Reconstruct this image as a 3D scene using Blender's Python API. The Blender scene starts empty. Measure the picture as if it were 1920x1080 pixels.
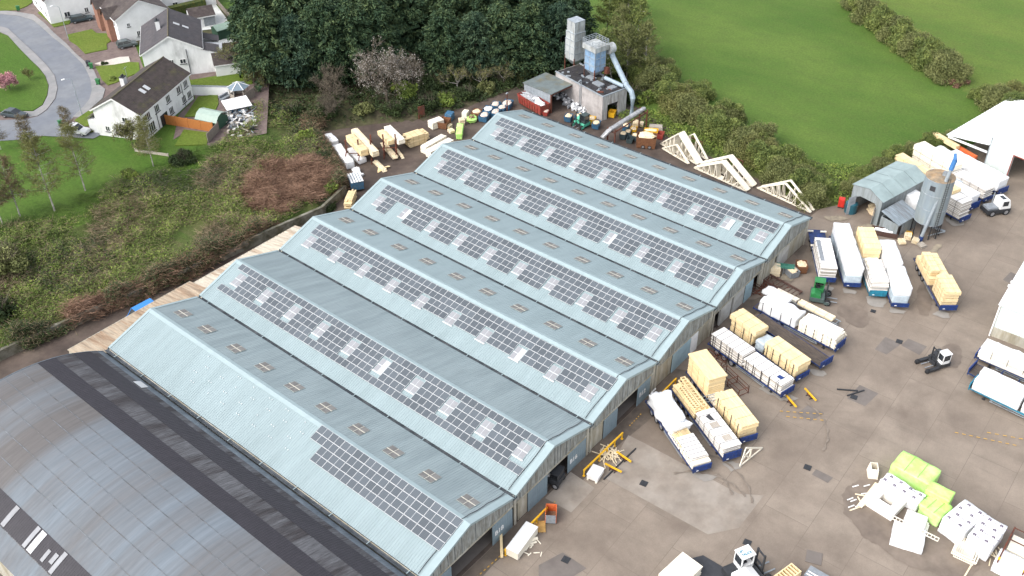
import bpy, bmesh, math, random
import numpy as np
from mathutils import Vector, Matrix
R = random.Random(7)
NR = np.random.default_rng(7)
S = bpy.context.scene
COL = S.collection
sin, cos, rad, pi = math.sin, math.cos, math.radians, math.pi

# ------------------------------------------------------------------ camera
CAM = Vector((-41.518, -47.1, 89.838))
FPX = 1860.8
_p, _y, _r = rad(37.4164), rad(49.9434), rad(-.6441)
FW = Vector((sin(_y)*cos(_p), cos(_y)*cos(_p), -sin(_p)))
_R0 = Vector((cos(_y), -sin(_y), 0)); _U0 = _R0.cross(FW)
RT = _R0*cos(_r) + _U0*sin(_r); UP = -_R0*sin(_r) + _U0*cos(_r)
def ray(x, y): return (FW*FPX + RT*(x-960) - UP*(y-540)).normalized()
def at(x, y, z=0.0):
    """the point of the level z that is surveyed at photo position x, y"""
    d = ray(x, y); t = (z-CAM.z)/d.z; return CAM + d*t
def onY(x, y, Y=0.0):
    d = ray(x, y); t = (Y-CAM.y)/d.y; return CAM + d*t
cd = bpy.data.cameras.new('camera'); cam = bpy.data.objects.new('camera', cd); COL.objects.link(cam)
cam.matrix_world = Matrix(((RT.x, UP.x, -FW.x, CAM.x), (RT.y, UP.y, -FW.y, CAM.y), (RT.z, UP.z, -FW.z, CAM.z), (0, 0, 0, 1)))
cd.sensor_width = 36; cd.lens = FPX/1920*36; cd.clip_end = 6000; cd.clip_start = .5
S.camera = cam

# ------------------------------------------------------------------ light
SUN_EL, SUN_AZ = rad(46), rad(287)        # azimuth measured from +Y clockwise
w = bpy.data.worlds.new('World'); S.world = w; w.use_nodes = True
nt = w.node_tree; bg = nt.nodes['Background']
sky = nt.nodes.new('ShaderNodeTexSky'); sky.sky_type = 'NISHITA'; sky.sun_disc = False
sky.sun_elevation = SUN_EL; sky.sun_rotation = SUN_AZ; sky.air_density = 1.0; sky.dust_density = 3.0; sky.ozone_density = 1
hs = nt.nodes.new('ShaderNodeHueSaturation'); hs.inputs['Saturation'].default_value = .35
nt.links.new(sky.outputs[0], hs.inputs['Color']); nt.links.new(hs.outputs[0], bg.inputs[0]); bg.inputs[1].default_value = .15
sd = bpy.data.lights.new('sun', 'SUN'); sd.energy = .6; sd.angle = rad(40); sd.color = (1, .96, .9)
so = bpy.data.objects.new('sun', sd); COL.objects.link(so)
sdir = Vector((sin(SUN_AZ)*cos(SUN_EL), cos(SUN_AZ)*cos(SUN_EL), sin(SUN_EL)))
so.rotation_euler = sdir.to_track_quat('Z', 'Y').to_euler(); so.location = (0, 0, 150)
S.view_settings.view_transform = 'Standard'; S.view_settings.look = 'None'
S.view_settings.exposure = 1.3; S.view_settings.gamma = 1

# ------------------------------------------------------------------ materials
MATS = {}
def mat(name, c, rough=.8, var=.18, scale=1.2, c2s=None, metal=0.0, bump=0.0, c2=None, spec=.4, rnd=0.0, stretch=None, det=5, c2w=None, bscale=None):
    """procedural material: two noises vary the colour, optional second colour in patches, optional bump"""
    if name in MATS: return MATS[name]
    m = bpy.data.materials.new(name); m.use_nodes = True; n = m.node_tree; L = n.links
    b = n.nodes['Principled BSDF']; b.inputs['Roughness'].default_value = rough; b.inputs['Metallic'].default_value = metal
    b.inputs['Specular IOR Level'].default_value = spec
    tc = n.nodes.new('ShaderNodeTexCoord'); src = tc.outputs['Object']
    if stretch:
        mp = n.nodes.new('ShaderNodeMapping'); mp.inputs['Scale'].default_value = stretch; L.new(src, mp.inputs[0]); src = mp.outputs[0]
    n1 = n.nodes.new('ShaderNodeTexNoise'); n1.inputs['Scale'].default_value = scale; n1.inputs['Detail'].default_value = det; L.new(src, n1.inputs['Vector'])
    n1.inputs['Roughness'].default_value = .62
    r1 = n.nodes.new('ShaderNodeMapRange'); r1.inputs[1].default_value = .3; r1.inputs[2].default_value = .7
    r1.inputs[3].default_value = 1-var; r1.inputs[4].default_value = 1+var; L.new(n1.outputs[0], r1.inputs[0])
    base = n.nodes.new('ShaderNodeRGB'); base.outputs[0].default_value = (*c, 1); col = base.outputs[0]
    if c2 is not None:
        n2 = n.nodes.new('ShaderNodeTexNoise'); n2.inputs['Scale'].default_value = c2s or scale*.37; n2.inputs['Detail'].default_value = 6; L.new(src, n2.inputs['Vector'])
        n2.inputs['Roughness'].default_value = .65
        lo, hi = c2w or (.42, .62)
        r2 = n.nodes.new('ShaderNodeMapRange'); r2.inputs[1].default_value = lo; r2.inputs[2].default_value = hi; L.new(n2.outputs[0], r2.inputs[0])
        mx = n.nodes.new('ShaderNodeMix'); mx.data_type = 'RGBA'; L.new(r2.outputs[0], mx.inputs[0]); L.new(col, mx.inputs[6]); mx.inputs[7].default_value = (*c2, 1); col = mx.outputs[2]
    fac = r1.outputs[0]
    if rnd:
        g = n.nodes.new('ShaderNodeNewGeometry'); oi = n.nodes.new('ShaderNodeObjectInfo')
        ad = n.nodes.new('ShaderNodeMath'); ad.operation = 'ADD'; L.new(g.outputs['Random Per Island'], ad.inputs[0]); L.new(oi.outputs['Random'], ad.inputs[1])
        r3 = n.nodes.new('ShaderNodeMapRange'); r3.inputs[1].default_value = 0; r3.inputs[2].default_value = 2; r3.inputs[3].default_value = 1-rnd; r3.inputs[4].default_value = 1+rnd
        L.new(ad.outputs[0], r3.inputs[0]); mm = n.nodes.new('ShaderNodeMath'); mm.operation = 'MULTIPLY'; L.new(fac, mm.inputs[0]); L.new(r3.outputs[0], mm.inputs[1]); fac = mm.outputs[0]
    vm = n.nodes.new('ShaderNodeVectorMath'); vm.operation = 'SCALE'; L.new(col, vm.inputs[0]); L.new(fac, vm.inputs['Scale'])
    L.new(vm.outputs[0], b.inputs['Base Color'])
    if bump:
        n3 = n.nodes.new('ShaderNodeTexNoise'); n3.inputs['Scale'].default_value = bscale or scale*4; n3.inputs['Detail'].default_value = 4; L.new(src, n3.inputs['Vector'])
        bp = n.nodes.new('ShaderNodeBump'); bp.inputs['Strength'].default_value = bump; bp.inputs['Distance'].default_value = .1; L.new(n3.outputs[0], bp.inputs['Height']); L.new(bp.outputs[0], b.inputs['Normal'])
    MATS[name] = m; m['col'] = 1
    return m
def leafmat(name, ca, cb, cc=None, rough=.7):
    """foliage: every leaf (mesh island) takes its own mix of two leaf colours"""
    if name in MATS: return MATS[name]
    m = bpy.data.materials.new(name); m.use_nodes = True; n = m.node_tree; L = n.links
    b = n.nodes['Principled BSDF']; b.inputs['Roughness'].default_value = rough; b.inputs['Specular IOR Level'].default_value = .25
    g = n.nodes.new('ShaderNodeNewGeometry'); oi = n.nodes.new('ShaderNodeObjectInfo')
    tc = n.nodes.new('ShaderNodeTexCoord'); nz = n.nodes.new('ShaderNodeTexNoise'); nz.inputs['Scale'].default_value = .35; nz.inputs['Detail'].default_value = 3; L.new(tc.outputs['Object'], nz.inputs['Vector'])
    a1 = n.nodes.new('ShaderNodeMath'); a1.operation = 'MULTIPLY_ADD'; L.new(g.outputs['Random Per Island'], a1.inputs[0]); a1.inputs[1].default_value = .55
    mr = n.nodes.new('ShaderNodeMapRange'); mr.inputs[1].default_value = .3; mr.inputs[2].default_value = .7; mr.inputs[3].default_value = -.05; mr.inputs[4].default_value = .42; L.new(nz.outputs[0], mr.inputs[0]); L.new(mr.outputs[0], a1.inputs[2])
    a2 = n.nodes.new('ShaderNodeMath'); a2.operation = 'MULTIPLY_ADD'; L.new(oi.outputs['Random'], a2.inputs[0]); a2.inputs[1].default_value = .2; L.new(a1.outputs[0], a2.inputs[2])
    cr = n.nodes.new('ShaderNodeValToRGB'); e = cr.color_ramp.elements; e[0].color = (*ca, 1); e[1].color = (*cb, 1); e[0].position = .1; e[1].position = .95
    if cc: x = cr.color_ramp.elements.new(.55); x.color = (*cc, 1)
    L.new(a2.outputs[0], cr.inputs[0]); L.new(cr.outputs[0], b.inputs['Base Color']); MATS[name] = m
    return m

# ------------------------------------------------------------------ mesh builder
class MB:
    def __init__(s): s.v = []; s.f = []; s.m = []
    def add(s, vs, fs, mi=0):
        k = len(s.v); s.v += [tuple(v) for v in vs]; s.f += [tuple(i+k for i in f) for f in fs]; s.m += [mi]*len(fs); return s
    def box(s, x0, x1, y0, y1, z0, z1, mi=0):
        return s.add([(x0,y0,z0),(x1,y0,z0),(x1,y1,z0),(x0,y1,z0),(x0,y0,z1),(x1,y0,z1),(x1,y1,z1),(x0,y1,z1)],
                     [(3,2,1,0),(4,5,6,7),(0,1,5,4),(1,2,6,5),(2,3,7,6),(3,0,4,7)], mi)
    def obox(s, c, l, w, h, rz, mi=0, z0=None):
        """box of length l along the heading rz, standing on z"""
        cx, cy = c[0], c[1]; z = c[2] if z0 is None else z0; ca, sa = cos(rz), sin(rz)
        P = [(cx+ca*a*l/2-sa*b*w/2, cy+sa*a*l/2+ca*b*w/2) for a, b in ((-1,-1),(1,-1),(1,1),(-1,1))]
        return s.prism(P, z, z+h, mi)
    def prism(s, P, z0, z1, mi=0, top=None):
        n = len(P); T = top or P
        vs = [(p[0],p[1],z0) for p in P] + [(p[0],p[1],z1) for p in T]
        fs = [tuple(reversed(range(n))), tuple(range(n,2*n))] + [(i,(i+1)%n,n+(i+1)%n,n+i) for i in range(n)]
        return s.add(vs, fs, mi)
    def extr(s, P, vec, mi=0):
        """planar 3-d polygon swept along vec"""
        n = len(P); v = Vector(vec); vs = [Vector(p) for p in P]; vs += [p+v for p in vs]
        fs = [tuple(reversed(range(n))), tuple(range(n,2*n))] + [(i,(i+1)%n,n+(i+1)%n,n+i) for i in range(n)]
        return s.add(vs, fs, mi)
    def beam(s, p, q, w=.1, h=.1, mi=0):
        p, q = Vector(p), Vector(q); d = q-p
        if d.length < 1e-6: return s
        d.normalize(); a = d.cross(Vector((0,0,1)))
        if a.length < 1e-3: a = Vector((1,0,0))
        a.normalize(); b = a.cross(d); a *= w/2; b *= h/2
        vs = [p-a-b,p+a-b,p+a+b,p-a+b,q-a-b,q+a-b,q+a+b,q-a+b]
        return s.add(vs, [(3,2,1,0),(4,5,6,7),(0,1,5,4),(1,2,6,5),(2,3,7,6),(3,0,4,7)], mi)
    def tube(s, pts, r, n=8, mi=0, cap=True):
        pts = [Vector(p) for p in pts]; rs = r if isinstance(r, (list, tuple)) else [r]*len(pts); vs = []; fs = []
        for i, p in enumerate(pts):
            d = (pts[min(i+1,len(pts)-1)] - pts[max(i-1,0)]).normalized()
            a = d.cross(Vector((0,0,1)))
            if a.length < .05: a = d.cross(Vector((1,0,0)))
            a.normalize(); b = d.cross(a)
            vs += [p + (a*cos(2*pi*k/n) + b*sin(2*pi*k/n))*rs[i] for k in range(n)]
        for i in range(len(pts)-1):
            fs += [(i*n+k, i*n+(k+1)%n, (i+1)*n+(k+1)%n, (i+1)*n+k) for k in range(n)]
        if cap: fs += [tuple(reversed(range(n))), tuple(range((len(pts)-1)*n, len(pts)*n))]
        return s.add(vs, fs, mi)
    def quad(s, a, b, c, d, mi=0): return s.add([a,b,c,d], [(0,1,2,3)], mi)
    def blob(s, c, rx, ry, rz, seed=0, n=10, mi=0, amp=.2, flat=.0):
        """irregular lump (heap, sack)"""
        g = random.Random(seed); vs = []; fs = []; m = n//2
        for i in range(m+1):
            th = pi*i/m
            for k in range(n):
                ph = 2*pi*k/n; q = 1+g.uniform(-amp, amp); z = cos(th)*rz*q
                vs.append((c[0]+sin(th)*cos(ph)*rx*q, c[1]+sin(th)*sin(ph)*ry*q, c[2]+max(z, -flat) if flat else c[2]+z))
        for i in range(m):
            fs += [(i*n+k, (i+1)*n+k, (i+1)*n+(k+1)%n, i*n+(k+1)%n) for k in range(n)]
        return s.add(vs, fs, mi)
    def mesh(s, name, mats):
        me = bpy.data.meshes.new(name); me.from_pydata(s.v, [], s.f)
        for m in (mats if isinstance(mats, (list, tuple)) else [mats]): me.materials.append(m)
        if any(s.m): me.polygons.foreach_set('material_index', s.m)
        me.update(); return me
    def build(s, name, mats, parent=None, smooth=False, bevel=0, loc=None, rz=0):
        me = s.mesh(name, mats)
        if bevel:
            bm = bmesh.new(); bm.from_mesh(me); bmesh.ops.remove_doubles(bm, verts=bm.verts, dist=1e-5)
            bmesh.ops.bevel(bm, geom=bm.edges[:], offset=bevel, segments=2, affect='EDGES', profile=.6); bm.to_mesh(me); bm.free()
        if smooth: me.polygons.foreach_set('use_smooth', [True]*len(me.polygons))
        return link(name, me, parent, loc, rz)
def link(name, me, parent=None, loc=None, rz=0):
    o = bpy.data.objects.new(name, me); COL.objects.link(o)
    if parent: o.parent = parent
    if loc is not None: o.location = loc
    o.rotation_euler.z = rz
    return o
def tag(o, label, cat, group=None, kind=None):
    if label: o['label'] = label
    if cat: o['category'] = cat
    if group: o['group'] = group
    if kind: o['kind'] = kind
    return o
def thing(name, label, cat, loc=(0,0,0), rz=0, group=None):
    o = bpy.data.objects.new(name, None); COL.objects.link(o); o.location = loc; o.rotation_euler.z = rz; o.empty_display_size = .3
    return tag(o, label, cat, group)
KIDS = {}
def dup(root, loc, rz=0, label=None, group=None, scale=None):
    """copy of a thing with copies of its parts and sub-parts (shared meshes)"""
    r = root.copy(); COL.objects.link(r); r.location = loc; r.rotation_euler = (0, 0, rz)
    if scale: r.scale = scale
    if label: r['label'] = label
    if group: r['group'] = group
    for ch in list(root.children):
        c = ch.copy(); COL.objects.link(c); c.parent = r
        for g in list(ch.children):
            d = g.copy(); COL.objects.link(d); d.parent = c
    return r
def struct(o, label=None, cat=None):
    o['kind'] = 'structure'
    if label: o['label'] = label
    if cat: o['category'] = cat
    return o
def quads(name, Q, mats, mi=None, parent=None):
    """Q: (N,4,3) array of loose quads -> one mesh object"""
    me = qmesh(name, Q, mats, mi); return link(name, me, parent)
def qmesh(name, Q, mats, mi=None):
    Q = np.asarray(Q, dtype=np.float32); N = len(Q); me = bpy.data.meshes.new(name)
    me.vertices.add(N*4); me.vertices.foreach_set('co', Q.reshape(-1))
    me.loops.add(N*4); me.loops.foreach_set('vertex_index', np.arange(N*4, dtype=np.int32))
    me.polygons.add(N); me.polygons.foreach_set('loop_start', np.arange(0, N*4, 4, dtype=np.int32)); me.polygons.foreach_set('loop_total', np.full(N, 4, dtype=np.int32))
    for m in (mats if isinstance(mats, (list, tuple)) else [mats]): me.materials.append(m)
    if mi is not None: me.polygons.foreach_set('material_index', np.asarray(mi, dtype=np.int32))
    me.update(calc_edges=True); return me
def prof(v, pts):
    """piecewise-linear lookup"""
    return float(np.interp(v, [p[0] for p in pts], [p[1] for p in pts]))

# common materials
M = {}
M['steel_dark'] = mat('dark painted steel', (.03,.032,.036), .55, .25, 3)
M['rubber'] = mat('tyre rubber', (.018,.018,.02), .85, .2, 6)
M['rim'] = mat('wheel rim grey', (.3,.3,.31), .5, .2, 5, metal=.3)
M['blue'] = mat('trailer blue paint', (.014,.042,.18), .5, .3, 2.2, c2=(.02,.035,.09), spec=.4)
M['teal'] = mat('trailer teal paint', (.02,.2,.3), .5, .25, 2.2, c2=(.03,.12,.18))
M['deck'] = mat('worn trailer deck boards', (.1,.078,.062), .85, .35, 2, stretch=(1,7,1), c2=(.06,.05,.045))
M['white'] = mat('white paint', (.75,.75,.74), .5, .06, 2)
M['wood'] = mat('fresh sawn pine', (.75,.62,.41), .75, .14, 1.3, stretch=(1,6,6), rnd=.16, c2=(.78,.7,.54), c2w=(.4,.7))
M['wood2'] = mat('yellow kiln dried pine', (.74,.575,.32), .75, .13, 1.3, stretch=(1,6,6), rnd=.16, c2=(.76,.62,.39), c2w=(.4,.7))
M['woodpale'] = mat('pale planed pine', (.78,.72,.6), .75, .1, 1.3, stretch=(1,6,6), rnd=.12)
M['woodgrey'] = mat('weathered grey timber', (.38,.34,.29), .85, .25, 1.3, stretch=(1,6,6), rnd=.22)
M['board'] = mat('white boarded panels', (.74,.72,.69), .7, .06, 1.5, rnd=.1)
M['wrap'] = mat('white shrink wrap', (.8,.81,.82), .32, .06, 1.5, bump=.55, bscale=2.2, spec=.5)
M['wrapblue'] = mat('bluish translucent wrap', (.44,.51,.56), .25, .14, 2.2, bump=.6, bscale=3, spec=.5)
M['green_wrap'] = mat('lime green wrap', (.43,.77,.17), .4, .08, 1.5, bump=.4, bscale=2.4, c2=(.55,.81,.3))
M['band'] = mat('tan banding', (.3,.2,.1), .6, .1, 3)
M['strap'] = mat('black strapping', (.04,.04,.045), .6, .1, 3)
M['rust'] = mat('rusty red steel', (.15,.045,.025), .8, .35, 3, c2=(.08,.04,.03))
M['yellow'] = mat('safety yellow paint', (.75,.42,.02), .55, .15, 3)
M['orange'] = mat('orange paint', (.62,.15,.05), .6, .2, 3)
M['glass'] = mat('dark window glass', (.03,.035,.04), .08, .1, 1, spec=.6)
M['red'] = mat('faded red paint', (.3,.045,.035), .6, .3, 2.5, c2=(.2,.06,.04))
M['chips'] = mat('pale wood chips', (.74,.6,.4), .9, .25, 7, bump=.6, bscale=9)
M['offcuts'] = mat('pinkish white offcuts', (.66,.55,.47), .9, .25, 6, bump=.6, bscale=9)
M['galv'] = mat('galvanised sheet', (.36,.4,.43), .45, .2, 1.6, metal=.25, c2=(.28,.31,.34))
M['grey'] = mat('grey painted steel', (.22,.24,.26), .6, .2, 2.5)
M['ddirt'] = mat('brown chip', (.2,.13,.08), .9, .3, 5)
# ------------------------------------------------------------------ terrain
YB = [(-600,74.5),(-60,74.5),(-7,72.6),(4,71.2),(18,68.9),(35,67.0),(44,65.6),(51,67.6),(56,76),(62,89.5),(70,84),(80,74.5),(90,71.5),(99,69.5),(112,60),(600,60)]
def ss(t): t = min(1, max(0, t)); return t*t*(3-2*t)
def hz(x, y):
    d = y - prof(x, YB) - 1.0
    if d <= 0: return 0.0
    x0 = 62 + .5*max(0, y-80)
    A = 4.0*(1-ss((x-x0)/42))
    return A*(.36*ss(d/.9) + .64*ss((d-.6)/24))
def atg(x, y, it=6):
    z = 0.0
    for _ in range(it):
        p = at(x, y, z); z = hz(p.x, p.y)
    return Vector((p.x, p.y, z))

def grassmat(name, ca, cb, cc, sc=.05):
    m = bpy.data.materials.new(name); m.use_nodes = True; n = m.node_tree; L = n.links; b = n.nodes['Principled BSDF']
    b.inputs['Roughness'].default_value = .9; b.inputs['Specular IOR Level'].default_value = .15
    tc = n.nodes.new('ShaderNodeTexCoord')
    def nz(s, det=6, rg=.6, st=None):
        x = n.nodes.new('ShaderNodeTexNoise'); x.inputs['Scale'].default_value = s; x.inputs['Detail'].default_value = det; x.inputs['Roughness'].default_value = rg
        if st:
            mp = n.nodes.new('ShaderNodeMapping'); mp.inputs['Scale'].default_value = st; mp.inputs['Rotation'].default_value = (0,0,.6); L.new(tc.outputs['Object'], mp.inputs[0]); L.new(mp.outputs[0], x.inputs['Vector'])
        else: L.new(tc.outputs['Object'], x.inputs['Vector'])
        return x.outputs[0]
    def rng(o, a, c, d=0, e=1):
        x = n.nodes.new('ShaderNodeMapRange'); x.inputs[1].default_value = a; x.inputs[2].default_value = c; x.inputs[3].default_value = d; x.inputs[4].default_value = e; L.new(o, x.inputs[0]); return x.outputs[0]
    def mix(f, a, c):
        x = n.nodes.new('ShaderNodeMix'); x.data_type = 'RGBA'; L.new(f, x.inputs[0])
        for i, k in ((6, a), (7, c)):
            if isinstance(k, tuple): x.inputs[i].default_value = (*k, 1)
            else: L.new(k, x.inputs[i])
        return x.outputs[2]
    c = mix(rng(nz(sc, 5, .6, (1,.55,1)), .38, .62), ca, cb)
    c = mix(rng(nz(sc*9, 6, .7, (1,.5,1)), .45, .8, 0, .75), c, cc)
    f = rng(nz(2.2, 6, .75), .25, .75, .68, 1.32)
    v = n.nodes.new('ShaderNodeVectorMath'); v.operation = 'SCALE'; L.new(c, v.inputs[0]); L.new(f, v.inputs['Scale']); L.new(v.outputs[0], b.inputs['Base Color'])
    bp = n.nodes.new('ShaderNodeBump'); bp.inputs['Strength'].default_value = .7; bp.inputs['Distance'].default_value = .25; L.new(nz(1.6, 6, .8), bp.inputs['Height']); L.new(bp.outputs[0], b.inputs['Normal'])
    return m
G_field = grassmat('pasture grass', (.064,.122,.022), (.1,.158,.032), (.08,.115,.03))
G_far = grassmat('lighter pasture grass', (.085,.142,.028), (.125,.175,.036), (.1,.125,.034))
G_rough = grassmat('rough bank grass', (.06,.1,.022), (.09,.1,.035), (.12,.1,.055), .12)
G_lawn = grassmat('garden lawn', (.1,.155,.022), (.125,.165,.03), (.085,.12,.02), .2)
G_green = grassmat('estate green grass', (.062,.125,.018), (.082,.14,.025), (.05,.09,.018), .12)
M['soil'] = mat('dark scrub soil', (.06,.05,.03), .95, .4, 1.2, c2=(.07,.075,.03))

def terrain():
    xs = [-2500,-900,-400,-200,-120,-80] + list(np.arange(-60, 200, 1.5)) + [204,212,230,270,320,420,700,1300,2500]
    ys = [-2500,-900,-400,-200,-100,-60] + list(np.arange(-45, 172, 1.5)) + [178,190,210,240,280,340,450,800,1500,2500]
    vs = []; nx, ny = len(xs), len(ys)
    for y in ys:
        for x in xs:
            z = hz(x, y) - .05
            d = y - prof(x, YB)
            if d > 1: z += .10*min(1, d/6)*(sin(x*.55+y*.2)+sin(y*.47-x*.3)) * (1 if d < 24 and x < 70 else 0)
            vs.append((x, y, z))
    fs = []; mi = []
    for j in range(ny-1):
        for i in range(nx-1):
            fs.append((j*nx+i, j*nx+i+1, (j+1)*nx+i+1, (j+1)*nx+i))
            cx, cy = (xs[i]+xs[i+1])/2, (ys[j]+ys[j+1])/2; d = cy - prof(cx, YB); k = 0
            wob = 3*sin(cx*.31)+2*sin(cy*.43+cx*.2)
            if -2.4 < d < 22+wob and cx < 66: k = 1
            if 92 < cx < 112-.15*cy+wob*.4 and -2 < cy < 72: k = 1
            if cx > 60 and cx < 128 and cy > 66 and cx+cy*.85 < 205: k = 2
            if k == 0 and d > 20 and cx < 64: k = 3
            if k == 0 and cx > 130 and (cx-147.5)*(36.4+11.7) - (cy+11.7)*(180.5-147.5) > 0: k = 4
            mi.append(k)
    me = bpy.data.meshes.new('ground'); me.from_pydata(vs, [], fs)
    for m in (G_field, G_rough, M['soil'], G_green, G_far): me.materials.append(m)
    me.polygons.foreach_set('material_index', mi); me.polygons.foreach_set('use_smooth', [True]*len(fs)); me.update()
    return struct(link('ground', me))
terrain()

from mathutils.geometry import tessellate_polygon
def _tri(P):
    T = []
    for a, b, c in tessellate_polygon([[Vector((p[0],p[1],0)) for p in P]]):
        u, v = Vector((P[b][0]-P[a][0],P[b][1]-P[a][1])), Vector((P[c][0]-P[a][0],P[c][1]-P[a][1])); T.append((a,b,c) if u.x*v.y-u.y*v.x > 0 else (a,c,b))
    return T
def flat(name, P, z, m):
    """flat sheet over world polygon P"""
    me = bpy.data.meshes.new(name); me.from_pydata([(p[0],p[1],z) for p in P], [], _tri(P)); me.materials.append(m); me.update()
    return struct(link(name, me))
def slab(name, P, z0, z1, m):
    """raised slab with real edges"""
    a = sum(P[i][0]*P[(i+1)%len(P)][1]-P[(i+1)%len(P)][0]*P[i][1] for i in range(len(P)))
    if a < 0: P = list(reversed(P))
    n = len(P); me = bpy.data.meshes.new(name); me.from_pydata([(p[0],p[1],z0) for p in P]+[(p[0],p[1],z1) for p in P], [], [tuple(q+n for q in t) for t in _tri(P)]+[(i,(i+1)%n,n+(i+1)%n,n+i) for i in range(n)]); me.materials.append(m); me.update()
    return struct(link(name, me))
def px(P, z=0): return [tuple(at(x, y, z)[:2]) for x, y in P]

# ------------------------------------------------------------------ yard concrete
def concrete(name, ca, cb, joint, dark):
    m = bpy.data.materials.new(name); m.use_nodes = True; n = m.node_tree; L = n.links; b = n.nodes['Principled BSDF']
    b.inputs['Specular IOR Level'].default_value = .35
    tc = n.nodes.new('ShaderNodeTexCoord'); mp = n.nodes.new('ShaderNodeMapping'); mp.inputs['Rotation'].default_value = (0,0,-.03); L.new(tc.outputs['Object'], mp.inputs[0])
    br = n.nodes.new('ShaderNodeTexBrick'); br.inputs['Scale'].default_value = 1; br.inputs['Brick Width'].default_value = 8.6; br.inputs['Row Height'].default_value = 5.4
    br.inputs['Mortar Size'].default_value = .03; br.inputs['Mortar Smooth'].default_value = .3; br.offset = .37; br.inputs['Bias'].default_value = -.1
    br.inputs['Color1'].default_value = (*ca,1); br.inputs['Color2'].default_value = (*cb,1); br.inputs['Mortar'].default_value = (*joint,1); L.new(mp.outputs[0], br.inputs['Vector'])
    def nz(s, det=6, rg=.6, st=None, rot=0, dist=0):
        x = n.nodes.new('ShaderNodeTexNoise'); x.inputs['Scale'].default_value = s; x.inputs['Detail'].default_value = det; x.inputs['Roughness'].default_value = rg; x.inputs['Distortion'].default_value = dist
        q = n.nodes.new('ShaderNodeMapping'); q.inputs['Scale'].default_value = st or (1,1,1); q.inputs['Rotation'].default_value = (0,0,rot); L.new(tc.outputs['Object'], q.inputs[0]); L.new(q.outputs[0], x.inputs['Vector']); return x.outputs[0]
    def rng(o, a, c, d=0, e=1):
        x = n.nodes.new('ShaderNodeMapRange'); x.inputs[1].default_value = a; x.inputs[2].default_value = c; x.inputs[3].default_value = d; x.inputs[4].default_value = e; L.new(o, x.inputs[0]); return x.outputs[0]
    st = n.nodes.new('ShaderNodeMix'); st.data_type = 'RGBA'; L.new(rng(nz(.085, 7, .62, dist=.4), .45, .66, 0, 1), st.inputs[0]); L.new(br.outputs[0], st.inputs[6]); st.inputs[7].default_value = (*dark,1)
    s2 = n.nodes.new('ShaderNodeMix'); s2.data_type = 'RGBA'; L.new(rng(nz(.5, 5, .7, (1,.13,1), .55), .56, .76, 0, .6), s2.inputs[0]); L.new(st.outputs[2], s2.inputs[6]); s2.inputs[7].default_value = (*[c*.62 for c in ca],1)
    f1 = rng(nz(.35, 8, .7), .25, .75, .84, 1.16); f2 = rng(nz(6, 4, .7), .25, .75, .9, 1.1)
    mu = n.nodes.new('ShaderNodeMath'); mu.operation = 'MULTIPLY'; L.new(f1, mu.inputs[0]); L.new(f2, mu.inputs[1])
    v = n.nodes.new('ShaderNodeVectorMath'); v.operation = 'SCALE'; L.new(s2.outputs[2], v.inputs[0]); L.new(mu.outputs[0], v.inputs['Scale']); L.new(v.outputs[0], b.inputs['Base Color'])
    L.new(rng(nz(.085, 7, .62, dist=.4), .5, .66, .8, .5), b.inputs['Roughness'])
    return m
C_yard = concrete('yard concrete', (.25,.207,.167), (.222,.182,.146), (.15,.122,.1), (.163,.13,.103))
C_light = mat('lighter yard concrete', (.285,.25,.213), .85, .14, .5, c2=(.225,.19,.157), bump=0)
C_dark = mat('darker repaired concrete', (.16,.14,.125), .8, .15, .5, c2=(.14,.12,.108))
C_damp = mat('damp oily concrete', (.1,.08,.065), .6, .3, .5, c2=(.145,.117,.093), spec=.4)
C_damp2 = mat('damp brown concrete', (.155,.123,.098), .55, .22, .45, c2=(.19,.153,.122), spec=.4)
C_dry = mat('dry pale concrete', (.27,.25,.225), .85, .1, .8)
D_dirt = mat('muddy brown ground', (.075,.055,.045), .75, .35, .35, c2=(.11,.085,.068), bump=.5, bscale=1.4, det=8)
YARD = [(-80,-160),(260,-160),(260,-15),(150,-13),(131,-8.5),(120,-4.5),(110,-2.5),(103,-1),(97,2.6),(91,3),(86.5,3),(86.5,0),(-80,0)]
flat('yard_concrete', YARD, .012, C_yard)
DIRT = [(-80,0),(86.6,0),(93.5,.8),(99,4),(99,15),(100.6,25),(101.6,33),(105,37),(108.5,47),(106.5,58),(104,71),(99,70.5),(90,72.2),(80,75.2),(70,82.6),(63,87.2),(56,74.6),(51,68),(44,67.2),(35,70),(18,71.5),(-7,73.5),(-80,75)]
flat('dirt_track', DIRT, .004, D_dirt)
# a bay of lighter concrete, ramps, repairs and damp strips, each its own sheet
PZ = [.016]
def chaikin(P, n=3):
    for _ in range(n):
        Q = []
        for i, a in enumerate(P):
            b = P[(i+1)%len(P)]; Q += [(a[0]*.75+b[0]*.25, a[1]*.75+b[1]*.25), (a[0]*.25+b[0]*.75, a[1]*.25+b[1]*.75)]
        P = Q
    return P
def patch(name, P, z, m, soft=False):
    PZ[0] += .0035; Q = px(P)
    if soft: Q = [(x+.22*sin(x*2.1+y)+.12*sin(y*4.3), y+.22*sin(y*1.9-x)+.12*sin(x*5.1)) for x, y in chaikin(Q)]
    return flat(name, Q, PZ[0], m)
patch('concrete_bay', [(1178,816),(1212,833),(1385,926),(1432,929),(1385,990),(1327,1002),(1132,895)], .020, C_light)
patch('concrete_ramp', [(1022,934),(1070,885),(1115,915),(1071,961)], .024, C_light)
flat('damp_strip', [(2,-.05),(86,-.05),(86,-.7),(77,-2.6),(70,-2.2),(58,-3.4),(50,-2.4),(40,-2.8),(30,-1.9),(20,-2.2),(9,-1.7),(2,-2)], .016, C_damp)
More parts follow.
